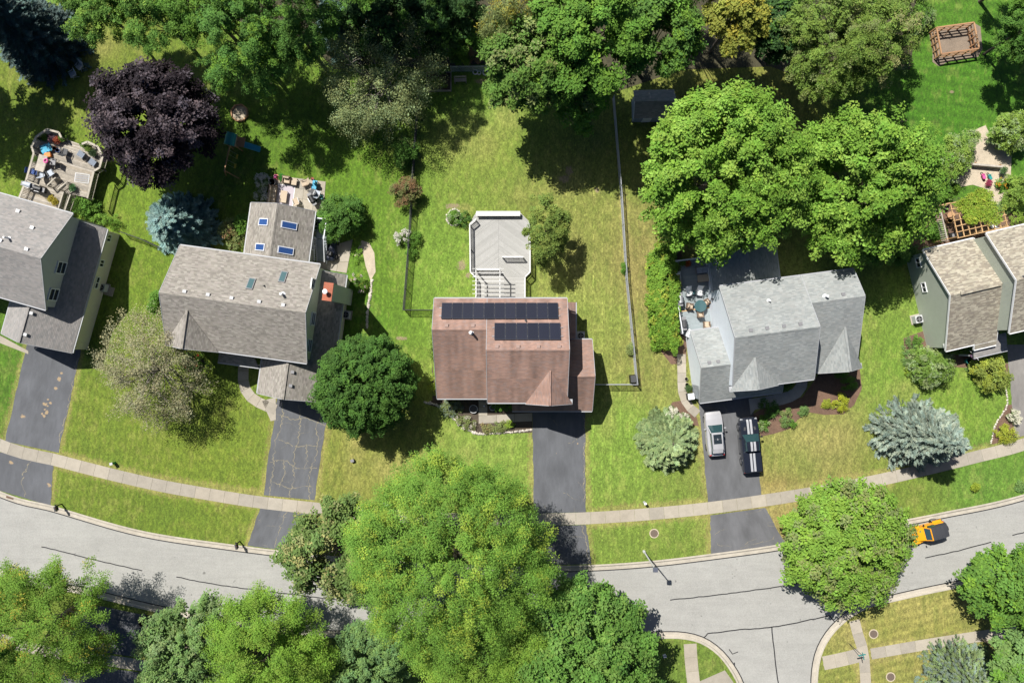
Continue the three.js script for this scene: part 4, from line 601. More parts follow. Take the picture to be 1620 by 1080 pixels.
// trees standing in the gardens and along the street
tree('dark purple leaved maple on the left back lawn', 238, 188, 86, { h: 11.5, lump: 0.7, lf: 1.1, col: C.plum, col2: C.plumLt, share: 0.25, gap: 0.02, rag: 0.16, density: 1.35 });
spruce('dark blue spruce in the top left corner', 32, 42, 72, { h: 13, col: [0.09, 0.14, 0.13], col2: C.blue, share: 0.2 });
spruce('round blue spruce behind the tan house', 286, 354, 58, { h: 6.5, col: C.blue, col2: C.blueLt, share: 0.4, shoots: 12, pow: 0.55 });
spruce('silver green dwarf spruce beside the cars', 1058, 697, 50, { h: 3.6, col: C.greyG, col2: C.greyGL, share: 0.4, shoots: 18, branches: 20, pow: 0.5, levels: 4.5 });
spruce('broad silver blue spruce at the front right pavement', 1466, 692, 76, { h: 9, sz: 0.8, col: C.silver, col2: C.silverLt, share: 0.4, shoots: 9, branches: 13 });
tree('dense round dark green maple beside the tan house garage', 574, 610, 76, { h: 8.5, lump: 0.28, lf: 1.3, kind: 'round', col: [0.06, 0.135, 0.024], col2: C.deep, share: 0.3, gap: 0.0, rag: 0.07, density: 1.8, per: 10, inner: 0.15, flat: 0.9 });
tree('pale thin leaved tree with grey branches on the left front lawn', 236, 588, 84, { h: 8, kind: 'sparse', col: [0.30, 0.295, 0.165], col2: [0.36, 0.34, 0.2], share: 0.4, density: 1.7, gap: 0.16, bark: MAT.paleBark, limbs: 34, twig: 5, trunk: 0.14, rag: 0.25 });
tree('grey branched sparse tree over the garden fence', 602, 128, 88, { h: 8, kind: 'sparse', col: [0.24, 0.28, 0.11], col2: C.greyGL, share: 0.35, density: 1.8, gap: 0.16, bark: MAT.paleBark, limbs: 34, twig: 5, trunk: 0.14, rag: 0.25 });
tree('small leafy tree at the corner of the pale deck', 864, 362, 42, { h: 6.2, kind: 'fine', col: [0.15, 0.22, 0.045], col2: [0.22, 0.28, 0.06], share: 0.3, rag: 0.32, gap: 0.22, density: 1.5, stretch: [0.85, 1.1] });
tree('big bright maple left of the pair behind the pale blue house', 1149, 268, 124, { h: 13.8, Ry: 6.2, lf: 1.0, density: 1.3, col: C.maple, col2: C.mapleLt, share: 0.3, rag: 0.14, gap: 0.1 });
tree('big bright maple right of the pair behind the pale blue house', 1374, 290, 110, { h: 12.8, Ry: 6, lf: 1.0, density: 1.3, col: C.maple, col2: C.mapleLt, share: 0.3, rag: 0.14, gap: 0.1 });
tree('round green street tree standing over the road beside the orange vehicle', 1344, 862, 94, { h: 9, lump: 0.7, lf: 1.1, col: [0.185, 0.32, 0.045], col2: C.olive, share: 0.25, rag: 0.12, gap: 0.08, density: 1.25 });
tree('huge lime green locust hiding the middle of the road', 716, 892, 152, { h: 16, kind: 'locust', col: [0.152, 0.288, 0.042], col2: [0.30, 0.40, 0.055], share: 0.16, rag: 0.2, gap: 0.1, density: 1.15, flat: 0.6 });
tree('olive tree with bare grey boughs beside the huge locust', 532, 872, 76, { h: 9, kind: 'maple', col: [0.128, 0.200, 0.053], col2: C.oliveY, share: 0.2, rag: 0.25, gap: 0.24, density: 1.1, bark: MAT.paleBark, limbs: 40, twig: 2 });
tree('lime green tree with yellow sprigs in the bottom left corner', 48, 1002, 108, { h: 13, kind: 'locust', col: [0.145, 0.264, 0.034], col2: C.yellow, share: 0.10, rag: 0.22, gap: 0.14, density: 1.1 });
tree('apple green lumpy tree beside the two wheeled bins', 296, 1034, 82, { h: 8.5, kind: 'round', col: C.sage, col2: C.greyG, share: 0.3, rag: 0.15, gap: 0.06, density: 1.7 });
tree('feathery lime tree between the lumpy tree and the huge locust', 424, 1036, 92, { h: 10.5, kind: 'locust', col: [0.170, 0.312, 0.038], col2: C.lime, share: 0.3, rag: 0.24, gap: 0.12, density: 1.2 });
tree('grey green rounded tree at the bottom edge under the huge locust', 580, 1058, 62, { h: 7, kind: 'round', col: [0.119, 0.216, 0.076], col2: C.sage, share: 0.4, rag: 0.12, gap: 0.05, density: 1.8 });
tree('dark green tree at the bottom edge right of the huge locust', 912, 1052, 118, { h: 12, kind: 'maple', col: [0.102, 0.216, 0.038], col2: [0.153, 0.272, 0.057], share: 0.3, rag: 0.22, gap: 0.14, density: 1.15 });
tree('lime crown behind the huge locust at the bottom edge', 760, 1052, 100, { h: 13, kind: 'locust', col: [0.170, 0.304, 0.038], col2: C.lime, share: 0.3, rag: 0.2, gap: 0.1, density: 1.1 });
tree('green tree at the right edge over the far verge', 1606, 930, 62, { h: 8, col: [0.111, 0.224, 0.038], col2: C.maple, share: 0.3, rag: 0.14, gap: 0.05, density: 1.3 });
spruce('pale grey green fir at the bottom right edge', 1530, 1078, 62, { h: 7, col: C.greyG, col2: C.silver, share: 0.4, shoots: 8 });
tree('dark leafy tree in the bottom right corner', 1626, 1056, 44, { h: 8, col: C.sage, col2: C.mid, share: 0.3, density: 1.2 });
// the wood along the top of the picture, tree by tree
const wood = 'trees of the wood along the top';
for (const [label, x, y, r, h, kind, col, col2, o] of [
  ['bright green tree at the top left of the wood beside the blue spruce', 148, 6, 54, 10, 'fine', [0.119, 0.240, 0.042], C.mapleLt],
  ['bright green wood tree above the purple maple', 238, 16, 62, 11, 'fine', [0.111, 0.232, 0.038], C.mapleLt],
  ['tall green wood tree overhanging the octagonal bed', 378, 56, 78, 12.5, 'fine', [0.093, 0.208, 0.038], C.maple],
  ['green wood tree at the top edge above the tall one', 316, 2, 64, 12, 'fine', C.mid, C.maple],
  ['dark green wood tree left of the shaded blue spruce', 462, 34, 62, 11, 'fine', C.forest, C.mid],
  ['dark bushy wood tree above the sparse grey tree', 600, 22, 56, 8, 'maple', C.dark, C.deep],
  ['low dark wood tree right of the sparse grey tree', 684, 36, 44, 6, 'maple', C.dark, C.deep],
  ['young light green sapling above the garden fence', 742, 56, 28, 4, 'fine', C.mid, C.olive],
  ['dark wood tree at the top edge above the sapling', 720, 0, 46, 7, 'fine', C.dark, C.forest],
  ['yellow green willow at the top edge above the garden fence', 806, 10, 50, 12, 'willow', C.olive, C.yellow],
  ['green wood tree overhanging the pale lawn corner', 846, 92, 76, 12, 'maple', [0.105, 0.200, 0.034], C.olive],
  ['wide green wood tree left of the shed', 938, 62, 92, 14, 'maple', C.mid, C.maple],
  ['green wood tree overhanging the shed roof', 1042, 50, 66, 12.5, 'maple', [0.099, 0.205, 0.038], C.maple],
  ['low green wood tree beside the end of the long fence', 918, 140, 56, 9, 'maple', C.mid, C.olive],
  ['yellowish wood tree at the top edge right of the shed', 1168, 16, 50, 11, 'maple', [0.255, 0.280, 0.048], C.yellow],
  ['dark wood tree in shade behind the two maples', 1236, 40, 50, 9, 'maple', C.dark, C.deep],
  ['soft olive willow in the middle of the top right wood', 1318, 62, 76, 12, 'fine', [0.165, 0.255, 0.045], C.olive],
  ['olive willow beside the sand court', 1396, 52, 66, 11.5, 'fine', [0.175, 0.27, 0.05], C.oliveY],
  ['green wood tree at the top edge near the sand court', 1430, 4, 40, 9, 'fine', C.mid, C.sage],
  ['dark tree at the top right corner', 1626, 44, 46, 8, 'fine', C.deep, C.mid],
]) tree(label, x, y, r, { h, kind, col, col2, share: 0.22, rag: 0.24, gap: 0.12, density: kind === 'willow' ? 1.7 : kind === 'fine' ? 1.5 : 1.2, group: wood, ...(o || {}) });
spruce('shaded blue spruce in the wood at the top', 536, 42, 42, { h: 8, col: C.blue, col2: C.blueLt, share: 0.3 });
// trees beyond the top edge of the picture, whose shade falls into it
for (const [label, x, y, r, h] of [['tall tree past the top edge over the sand court', 1650, -70, 60, 11], ['tall tree past the top edge left of the shaded spruce', 455, -70, 60, 17], ['tall tree past the top edge above the shaded spruce', 548, -78, 60, 17.5], ['tall tree past the top edge above the sparse grey tree', 600, -85, 58, 14.5], ['tall tree past the top edge above the shed', 1090, -60, 70, 13]]) tree(label, x, y, r, { h, kind: 'fine', col: C.mid, col2: C.maple, group: wood, density: 0.9 });
tree('tall tree past the left edge shading the back lawn', -190, 40, 84, { h: 14, col: C.mid, density: 0.9 });

// bushes
bush('long clipped green hedge along the pale blue house deck', 1053, 484, 30, { name: 'hedge', category: 'hedge', h: 2.2, col: [0.16, 0.29, 0.035], col2: C.limeY, share: 0.12, kind: 'round', sq: 0.75, stretch: [0.72, 2.85], turn: -0.1, density: 4, per: 6, plume: 0.5, rag: 0.1, gap: 0 });
for (const [label, x, y, r, o] of [
  ['dark green bush at the foot of the grey stair', 538, 345, 35, { h: 3.2, col: C.forest, col2: C.mid, kind: 'fine' }],
  ['rust brown bush on the garden fence', 640, 305, 26, { h: 2.6, col: C.rust, col2: [0.153, 0.176, 0.057], share: 0.45, kind: 'fine' }],
  ['dark bush on the garden fence above the rust brown one', 644, 240, 22, { h: 2.4, col: C.deep, col2: C.olive, kind: 'fine' }],
  ['white flowering bush on the garden fence', 636, 372, 14, { h: 1.1, col: C.greyG, flowers: 70, bloom: [0.6, 0.57, 0.52] }],
  ['small green bush on the fence below the white flowers', 653, 378, 14, { h: 1.2, col: C.mid }],
  ['little fence bush low on the near garden fence', 650, 400, 8, { h: 0.8, col: C.mid }],
  ['leafy bush inside the ring of stones', 718, 343, 12, { h: 1.0, col: C.mid, col2: C.greyGL, share: 0.3 }],
  ['green bush beside the ring of stones', 733, 345, 11, { h: 0.9, col: C.forest }],
  ['straggling bush at the back of the tan house wing', 372, 372, 22, { h: 1.8, col: C.olive, col2: C.rust, share: 0.3, kind: 'fine' }],
  ['green bush against the tan house wing', 386, 358, 15, { h: 1.8, col: C.mid, kind: 'fine' }],
  ['white flowering bush left of the patio sofa', 414, 288, 15, { h: 1.0, col: C.greyG, flowers: 90, bloom: [0.55, 0.55, 0.5] }],
  ['low flowering bush below the patio sofa', 415, 310, 12, { h: 0.8, col: C.greyG, flowers: 50, bloom: [0.55, 0.55, 0.5] }],
  ['leafy bush in the bed beside the chimney', 564, 443, 18, { h: 1.3, col: C.mid, col2: C.limeY, share: 0.2, flowers: 14, bloom: [0.6, 0.45, 0.5] }],
  ['low green planting in the curved lawn bed', 567, 402, 10, { h: 0.25, col: [0.170, 0.320, 0.038], stretch: [0.8, 1.9] }],
  ['bushy vine against the weathered deck corner', 134, 325, 16, { h: 1.6, col: C.mid, kind: 'fine' }],
  ['light green bush along the left house back wall', 168, 346, 18, { h: 1.2, col: [0.153, 0.288, 0.038], stretch: [1.5, 0.8], turn: 0.3 }],
  ['red leaved bush under the pale front lawn tree', 298, 572, 14, { h: 1.5, col: C.forest, col2: [0.340, 0.096, 0.057], share: 0.12, kind: 'fine' }],
  ['green bush at the corner of the tan house front', 317, 572, 14, { h: 1.2, col: C.mid, flowers: 6, bloom: [0.5, 0.02, 0.02] }],
  ['tall green bush at the west end of the tan house', 247, 478, 15, { h: 2.0, col: C.mid, kind: 'fine', stretch: [0.7, 1.4] }],
  ['yellow green bush at the corner of the red brown house', 686, 608, 11, { h: 1.5, col: [0.204, 0.304, 0.038], col2: C.limeY, share: 0.3, stretch: [0.8, 1.5] }],
  ['slim climbing bush on the red brown house side wall', 682, 548, 7, { h: 1.6, col: [0.204, 0.304, 0.057], stretch: [0.6, 2.8] }],
  ['grey green low bush in the stone edged bed', 710, 645, 16, { h: 0.8, col: C.olive, col2: C.silver, share: 0.3, stretch: [1.2, 1] }],
  ['pale flowering bush along the stone edging', 737, 668, 12, { h: 0.6, col: C.olive, stretch: [1.4, 0.8], turn: 0.6, flowers: 20, bloom: [0.5, 0.45, 0.4] }],
  ['tawny grass clump in front of the concrete path', 768, 678, 12, { h: 0.6, col: C.oliveY, col2: C.rust, share: 0.2, stretch: [1.3, 0.7] }],
  ['green clump in front of the concrete path', 790, 677, 11, { h: 0.6, col: C.olive, stretch: [1.2, 0.8] }],
  ['lime clump at the end of the concrete path', 806, 675, 9, { h: 0.6, col: [0.221, 0.320, 0.038] }],
  ['shaded bush between the path and the red brown house', 795, 640, 12, { h: 1.0, col: C.mid, stretch: [1.3, 0.8] }],
  ['bright golden bush in the mulch bed', 1331, 637, 13, { h: 0.9, col: C.gold, col2: C.limeY, share: 0.3, kind: 'small' }],
  ['tiny golden bush left of the bright golden one', 1308, 639, 6, { h: 0.5, col: [0.272, 0.320, 0.038] }],
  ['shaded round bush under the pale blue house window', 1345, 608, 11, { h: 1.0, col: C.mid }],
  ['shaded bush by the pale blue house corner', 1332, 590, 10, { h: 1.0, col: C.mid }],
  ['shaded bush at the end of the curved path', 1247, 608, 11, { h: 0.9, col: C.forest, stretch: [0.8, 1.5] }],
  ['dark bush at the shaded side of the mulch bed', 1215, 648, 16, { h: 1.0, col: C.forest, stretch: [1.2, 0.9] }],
  ['lilac edged green bush next to the pickup', 1207, 671, 12, { h: 0.7, col: C.mid, col2: C.greyGL, share: 0.3 }],
  ['spreading green bush in the mulch bed', 1246, 662, 15, { h: 0.8, col: C.sage, col2: C.olive, share: 0.4, stretch: [0.8, 1.2], turn: 0.5 }],
  ['low green bush at the lawn edge of the mulch bed', 1254, 674, 10, { h: 0.6, col: C.mid }],
  ['small green bush right of the spreading one', 1272, 651, 9, { h: 0.7, col: C.sage }],
  ['white hydrangea bush beside the silver green spruce', 1073, 653, 14, { h: 0.9, col: C.greyG, flowers: 110, bloom: [0.62, 0.6, 0.5], stretch: [1.3, 0.8], turn: 0.3 }],
  ['rounded green bush at the olive house corner', 1453, 541, 11, { h: 1.2, col: C.mid }],
  ['spreading juniper below the olive house', 1477, 578, 28, { h: 2.4, col: [0.162, 0.264, 0.048], col2: C.greyGL, share: 0.3, kind: 'fine', rag: 0.24 }],
  ['low ground cover bush left of the juniper', 1443, 560, 16, { h: 0.6, col: C.sage, stretch: [0.8, 1.5] }],
  ['lime green bush below the juniper', 1440, 587, 7, { h: 0.5, col: [0.221, 0.320, 0.038] }],
  ['small green bush at the tip of the bed below the juniper', 1453, 600, 7, { h: 0.6, col: C.mid }],
  ['yellow green round bush beside the right drive', 1572, 590, 27, { h: 2.6, col: [0.255, 0.320, 0.067], col2: C.limeY, share: 0.3, kind: 'fine' }],
  ['flat green bush left of the yellow green one', 1541, 585, 10, { h: 0.5, col: C.sage }],
  ['white flowering bush beside the right drive', 1606, 661, 12, { h: 0.8, col: C.greyG, flowers: 90, bloom: [0.62, 0.6, 0.48] }],
  ['golden bush at the pavement beside the right drive', 1594, 688, 15, { h: 1.0, col: [0.340, 0.384, 0.038], col2: C.limeY, share: 0.4 }],
  ['little golden sapling on the right verge', 1544, 771, 5, { h: 0.8, col: [0.272, 0.352, 0.038] }],
  ['green ground cover at the right end of the verge', 1616, 770, 8, { h: 0.4, col: C.sage }],
  ['pale green bush left of the gravel garden', 1516, 240, 32, { h: 3.2, col: [0.2, 0.31, 0.055], col2: C.greyGL, share: 0.3, kind: 'fine', stretch: [0.8, 1.25], turn: 0.5 }],
  ['pale green bush right of the gravel garden', 1603, 208, 30, { h: 3.2, col: [0.2, 0.31, 0.055], col2: C.greyGL, share: 0.3, kind: 'fine' }],
  ['pale green bush at the right edge below the gravel garden', 1612, 300, 24, { h: 2.6, col: [0.2, 0.31, 0.055], kind: 'fine' }],
  ['green bush between the gravel garden and the trellis', 1496, 304, 14, { h: 1.2, col: C.mid, kind: 'fine' }],
  ['ball shaped bush on the gravel', 1511, 296, 6, { h: 0.8, col: [0.136, 0.256, 0.028] }],
  ['flower bush with orange blooms on the gravel edge', 1586, 292, 9, { h: 0.7, col: C.mid, flowers: 12, bloom: [0.6, 0.25, 0.02] }],
  ['green planting below the gravel path', 1588, 330, 16, { h: 0.6, col: C.sage, stretch: [1.6, 0.6], turn: -0.2 }],
  ['leafy bush at the right edge beside the olive house', 1612, 342, 11, { h: 1.0, col: C.lime }],
  ['green bush on the stepping stones behind the olive house', 1484, 366, 14, { h: 1.2, col: C.mid, kind: 'fine' }],
  ['low green planting behind the olive house', 1450, 388, 18, { h: 0.9, col: C.sage, stretch: [1.4, 0.9] }],
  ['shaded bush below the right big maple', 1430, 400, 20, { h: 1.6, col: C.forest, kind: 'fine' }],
  ['young green shrub beside the sand court', 1434, 102, 12, { h: 1.2, col: C.sage, col2: C.silver, share: 0.3 }],
  ['grey green wood edge bush by the sand court', 1460, 32, 18, { h: 1.6, col: C.greyG, kind: 'fine' }],
  ['vegetable plants in the raised bed', 694, 131, 12, { h: 0.7, col: [0.187, 0.320, 0.028], stretch: [1.3, 0.6] }],
  ['conical green plant behind the raised bed', 698, 110, 6, { h: 1.3, col: C.mid }],
  ['brown dying bush beside the garden fence gap', 750, 88, 12, { h: 2, col: [0.374, 0.240, 0.133], col2: C.olive, share: 0.3, kind: 'fine' }],
  ['leafy bush at the wood edge by the fence gap', 726, 84, 16, { h: 2, col: C.lime, col2: C.mid, share: 0.4, kind: 'fine' }],
  ['little plant on the long garden fence', 988, 424, 6, { h: 0.8, col: C.mid, stretch: [0.6, 1.4] }],
  ['little plant low on the long garden fence', 998, 552, 7, { h: 0.8, col: C.olive, stretch: [0.7, 1.4] }],
]) bush(label, x, y, r, o);
// vine on the trellis
{
  const [x, z] = at(1540, 326, 2.7), g = thing('climbing_vine', 'yellow green vine sprawling over the wooden trellis', 'vine', [x, 0, z], 0), r = rng(77), list = { m: [], c: [] };
  for (let i = 0; i < 900; i++) { const a = r() * 6.28, q = Math.pow(r(), 0.7), e = 0.3 + 1.35 * vnoise(a * 1.9 + 20, 3, 5), px = Math.cos(a) * 1.9 * q * e, pz = Math.sin(a) * 2.5 * q * e; if (vnoise(px * 1.6 + 9, pz * 1.6, 8) < 0.3) continue; place(list, V(px, 2.74 + 0.3 * r(), pz), V((r() - 0.5), 1, (r() - 0.5)).normalize(), r() * 6, 0.8 + r() * 0.4, tone(r, [0.22, 0.33, 0.035], C.limeY, 0.3, 0.4)); }
  instanced('foliage', SPRAY.fine, leafMat, list, g); part('stem', [0, 1, 2, 3].map(i => rod(V(-1.2 + i * 0.7, 0, -1.4), V(-0.8 + i * 0.5, 2.8, -0.2), 0.03, 0.015, 4)), MAT.bark, g);
}
// ---------------------------------------------------------------- beds, paths, decks, patios
const patch = (px, y, mat, name) => structure(name, flatPx(px, y, 0.03), mat);
patch([[1186, 668], [1192, 655], [1215, 640], [1245, 634], [1270, 628], [1290, 600], [1300, 585], [1360, 575], [1364, 615], [1352, 640], [1335, 655], [1305, 656], [1280, 652], [1262, 664], [1250, 678], [1225, 686], [1205, 690], [1196, 680]], 0.012, MAT.mulch, 'mulch_bed');
patch([[1056, 648], [1064, 636], [1084, 632], [1100, 650], [1106, 674], [1092, 672], [1078, 660]], 0.011, MAT.mulch, 'mulch_bed');
patch([[1024, 400], [1078, 396], [1088, 480], [1086, 575], [1062, 576], [1046, 556], [1032, 500], [1027, 440]], 0.011, MAT.mulch, 'mulch_bed');
patch([[683, 570], [684, 632], [676, 640], [702, 646], [755, 688], [842, 684], [842, 640], [772, 640], [772, 632], [690, 630]], 0.011, MAT.soil, 'planting_bed');
patch([[1430, 535], [1470, 520], [1500, 560], [1560, 565], [1596, 575], [1596, 592], [1560, 598], [1530, 582], [1510, 580], [1480, 600], [1456, 606], [1436, 590], [1432, 560]], 0.011, MAT.mulch, 'mulch_bed');
patch([[1592, 640], [1606, 640], [1618, 690], [1570, 703], [1572, 685]], 0.011, MAT.mulch, 'mulch_bed');
patch([[560, 405], [572, 380], [584, 384], [592, 400], [594, 430], [586, 444], [578, 420], [574, 400], [568, 402]], 0.012, MAT.gravel, 'gravel_bed');
patch([[1543, 205], [1560, 198], [1568, 215], [1590, 232], [1601, 250], [1600, 276], [1588, 290], [1572, 322], [1556, 334], [1564, 300], [1540, 292], [1518, 296], [1490, 300], [1478, 290], [1500, 270], [1530, 252], [1540, 228]], 0.012, MAT.gravel, 'gravel_path');
patch([[1568, 312], [1600, 300], [1618, 315], [1600, 325], [1572, 326]], 0.010, MAT.gravel, 'gravel_path');
patch([[1428, 385], [1470, 350], [1500, 320], [1540, 340], [1620, 335], [1620, 375], [1540, 385], [1460, 402], [1436, 410]], 0.009, MAT.mulch, 'mulch_bed');
patch([[1471, 55], [1476, 46], [1540, 35], [1552, 42], [1555, 78], [1548, 90], [1500, 98], [1486, 105], [1476, 98], [1476, 80]], 0.012, MAT.sand, 'sand_court');
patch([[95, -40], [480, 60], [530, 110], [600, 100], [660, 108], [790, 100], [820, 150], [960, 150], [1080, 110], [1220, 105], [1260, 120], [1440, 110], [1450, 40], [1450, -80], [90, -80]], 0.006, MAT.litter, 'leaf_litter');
// concrete paths
function slabs(name, list, mat = MAT.concrete, y = 0.03) { const host = structure(name, flatPx(list[0], y, 0.1), mat[0]); list.slice(1).forEach((q, i) => part('slab', flatPx(q, y + (i % 2) * 0.002, 0.1), mat[(i + 1) % mat.length], host)); }
const grid4 = (A, B, C2, D, nx, ny, g = 0.03) => { const out = []; for (let j = 0; j < ny; j++) for (let i = 0; i < nx; i++) { const q = (u, v) => [lerp(lerp(A[0], B[0], u), lerp(D[0], C2[0], u), v), lerp(lerp(A[1], B[1], u), lerp(D[1], C2[1], u), v)]; out.push([q((i + g) / nx, (j + g) / ny), q((i + 1 - g) / nx, (j + g) / ny), q((i + 1 - g) / nx, (j + 1 - g) / ny), q((i + g) / nx, (j + 1 - g) / ny)]); } return out; };
{ const c = curve2([[386, 572], [384, 600], [391, 622], [408, 636], [436, 648]], 14), N = normals2(c), L = []; for (let i = 0; i + 1 < c.length; i++) { const e = (k, s) => [c[k][0] + N[k][0] * s * 8.5, c[k][1] + N[k][1] * s * 8.5]; L.push([e(i, -1), e(i + 1, -1), e(i + 1, 1), e(i, 1)].map(([x, y]) => [lerp(x, (c[i][0] + c[i + 1][0]) / 2, 0.02), lerp(y, (c[i][1] + c[i + 1][1]) / 2, 0.02)])); } L.push([[414, 634], [436, 628], [436, 664], [428, 666]]); slabs('front_path', L); }
slabs('front_path', [...grid4([757, 630], [771, 630], [771, 657], [757, 657], 1, 2, 0.01), ...grid4([757, 657.5], [842, 653], [842, 666], [757, 670], 3, 1, 0.008)]);
{ const c = curve2([[1270, 598], [1266, 616], [1248, 628], [1222, 634], [1186, 640]], 13), N = normals2(c), L = []; for (let i = 0; i + 1 < c.length; i++) { const e = (k, s) => [c[k][0] + N[k][0] * s * 9, c[k][1] + N[k][1] * s * 9]; L.push([e(i, -1), e(i + 1, -1), e(i + 1, 1), e(i, 1)].map(([x, y]) => [lerp(x, (c[i][0] + c[i + 1][0]) / 2, 0.02), lerp(y, (c[i][1] + c[i + 1][1]) / 2, 0.02)])); } L.push([[1186, 630], [1200, 634], [1200, 642], [1188, 656]]); slabs('front_path', L, [MAT.concreteCool]); }
{ const c = curve2([[1078, 560], [1079, 590], [1080, 620], [1088, 640], [1104, 655]], 14), N = normals2(c), L = []; for (let i = 0; i + 1 < c.length; i++) { const e = (k, s) => [c[k][0] + N[k][0] * s * 7, c[k][1] + N[k][1] * s * 7]; L.push([e(i, -1), e(i + 1, -1), e(i + 1, 1), e(i, 1)]); } slabs('side_path', L.map(q => q.map(([x, y]) => [lerp(x, (q[0][0] + q[2][0]) / 2, 0.02), lerp(y, (q[0][1] + q[2][1]) / 2, 0.02)]))); }
slabs('side_patio', grid4([506, 395], [558, 378], [548, 432], [500, 424], 3, 3, 0.012));
slabs('front_step', [[[0, 538], [46, 556], [46, 551], [0, 526]].map(([x, y]) => [x - 2, y + 4])]);
slabs('rear_patio', grid4([432, 277], [515, 287], [511, 337], [425, 322], 5, 3, 0.008), MAT.concrete);
// stones along the bed in front of the red brown house, and the ring
function stones(name, label, px, n, sz, closed) {
  const c = curve2(P(px), 0.1), g = thing(name, label, 'stone edging', [c[0][0], 0, c[0][1]]), r = rng(n), geos = [0, 1, 2].map(k => { const q = clean(new THREE.IcosahedronGeometry(1, 1)), p = q.attributes.position; for (let i = 0; i < p.count; i++) { const a = 0.75 + 0.5 * noise3(p.getX(i) * 1.5 + k * 5, p.getY(i) * 1.5, p.getZ(i) * 1.5, k); p.setXYZ(i, p.getX(i) * a, p.getY(i) * a * 0.7, p.getZ(i) * a); } q.computeVertexNormals(); return q; });
  for (let i = 0; i < n; i++) { const [x, z] = c[Math.floor(i / n * c.length)], m = part('stone', geos[i % 3], MAT.stone[Math.floor(r() * 3)], g), s = sz * (0.75 + 0.5 * r()); m.position.set(x - c[0][0] + (r() - 0.5) * 0.08, 0.04, z - c[0][1] + (r() - 0.5) * 0.08); m.scale.set(s * (1 + r() * 0.5), s * 0.9, s); m.rotation.y = r() * 6; }
}
stones('stone_edging', 'pale stone edging of the bed before the red brown house', [[672, 636], [690, 640], [706, 652], [730, 672], [752, 685], [760, 686], [800, 684], [841, 680]], 72, 0.11);
stones('stone_ring', 'ring of pale stones on the back lawn', [[712, 333], [720, 331], [727, 336], [729, 346], [725, 354], [715, 356], [708, 350], [707, 341], [712, 333]], 30, 0.1);
stones('stone_edging', 'low stone edging beside the right drive', [[1591, 612], [1594, 640], [1586, 655], [1576, 670], [1568, 702]], 40, 0.08);
stones('stone_edging', 'stone edging along the shaded right side of the tan house', [[588, 444], [586, 462], [583, 480], [581, 500], [580, 520]], 26, 0.13);

// decks: each board is a piece; boards run along a direction and are clipped to the outline
function deck(label, outline, y, mats, { dir = 0, pitch = 0.145, pieces = [[outline, dir]], pos }) {
  const [cx, cz] = outline[0], g = thing('deck', label, 'deck', [cx, 0, cz]);
  for (const [poly, ang] of pieces) {
    const ca = Math.cos(ang), sa = Math.sin(ang), T = ([x, z]) => [(x - cx) * ca + (z - cz) * sa, -(x - cx) * sa + (z - cz) * ca], q = poly.map(T), lo = Math.min(...q.map(p => p[1])), hi = Math.max(...q.map(p => p[1]));
    for (let k = 0, b = lo; b < hi; b += pitch, k++) { let c = clipHalf(q, p => p[1] - b); c = clipHalf(c, p => b + pitch - 0.012 - p[1]); if (c.length < 3) continue; part('board', slab(c.map(([u, v]) => V(u * ca - v * sa, y, u * sa + v * ca)), 0.035), mats[Math.floor(hash2(k, Math.round(ang * 10), 5) * mats.length)], g); }
  }
  part('frame', slab(outline.map(([x, z]) => V(x - cx, y - 0.04, z - cz)), 0.2), mats[0], g);
  const N = outline.length; for (let i = 0; i < N; i += 1) { const [x, z] = outline[i]; part('post', box(0.12, y - 0.2, 0.12, lerp(x, pos[0], 0.06) - cx, 0, lerp(z, pos[1], 0.06) - cz), mats[0], g); }
  g.userData.c = [cx, cz]; return g;
}
function railing(g, pts, y0, h, mat, { pitch = 0.16, cap = 0.12, ends = true } = {}) {   // pts in metres; child railing pieces of the deck
  const [cx, cz] = [g.position.x, g.position.z];
  for (let i = 0; i + 1 < pts.length; i++) {
    const a = V(pts[i][0] - cx, 0, pts[i][1] - cz), b = V(pts[i + 1][0] - cx, 0, pts[i + 1][1] - cz), L = a.distanceTo(b), at_ = (t, y) => V(lerp(a.x, b.x, t), y, lerp(a.z, b.z, t));
    const top = part('railing', bar(at_(0, y0 + h), at_(1, y0 + h), cap, 0.045), mat, g); part('lower_rail', bar(at_(0, y0 + 0.1), at_(1, y0 + 0.1), 0.05, 0.07), mat, top); part('upper_rail', bar(at_(0, y0 + h - 0.08), at_(1, y0 + h - 0.08), 0.05, 0.07), mat, top);
    const n = Math.round(L / pitch); for (let k = 1; k < n; k++) { const p = at_(k / n, 0); part('baluster', box(0.04, h - 0.18, 0.04, p.x, y0 + 0.1, p.z), mat, top); }
    const m = Math.max(1, Math.round(L / 2)); for (let k = 0; k <= m; k++) { const p = at_(k / m, 0); part('rail_post', box(0.1, h - 0.02, 0.1, p.x, y0, p.z), mat, top); }
  }
}
delete scene.userData.c;
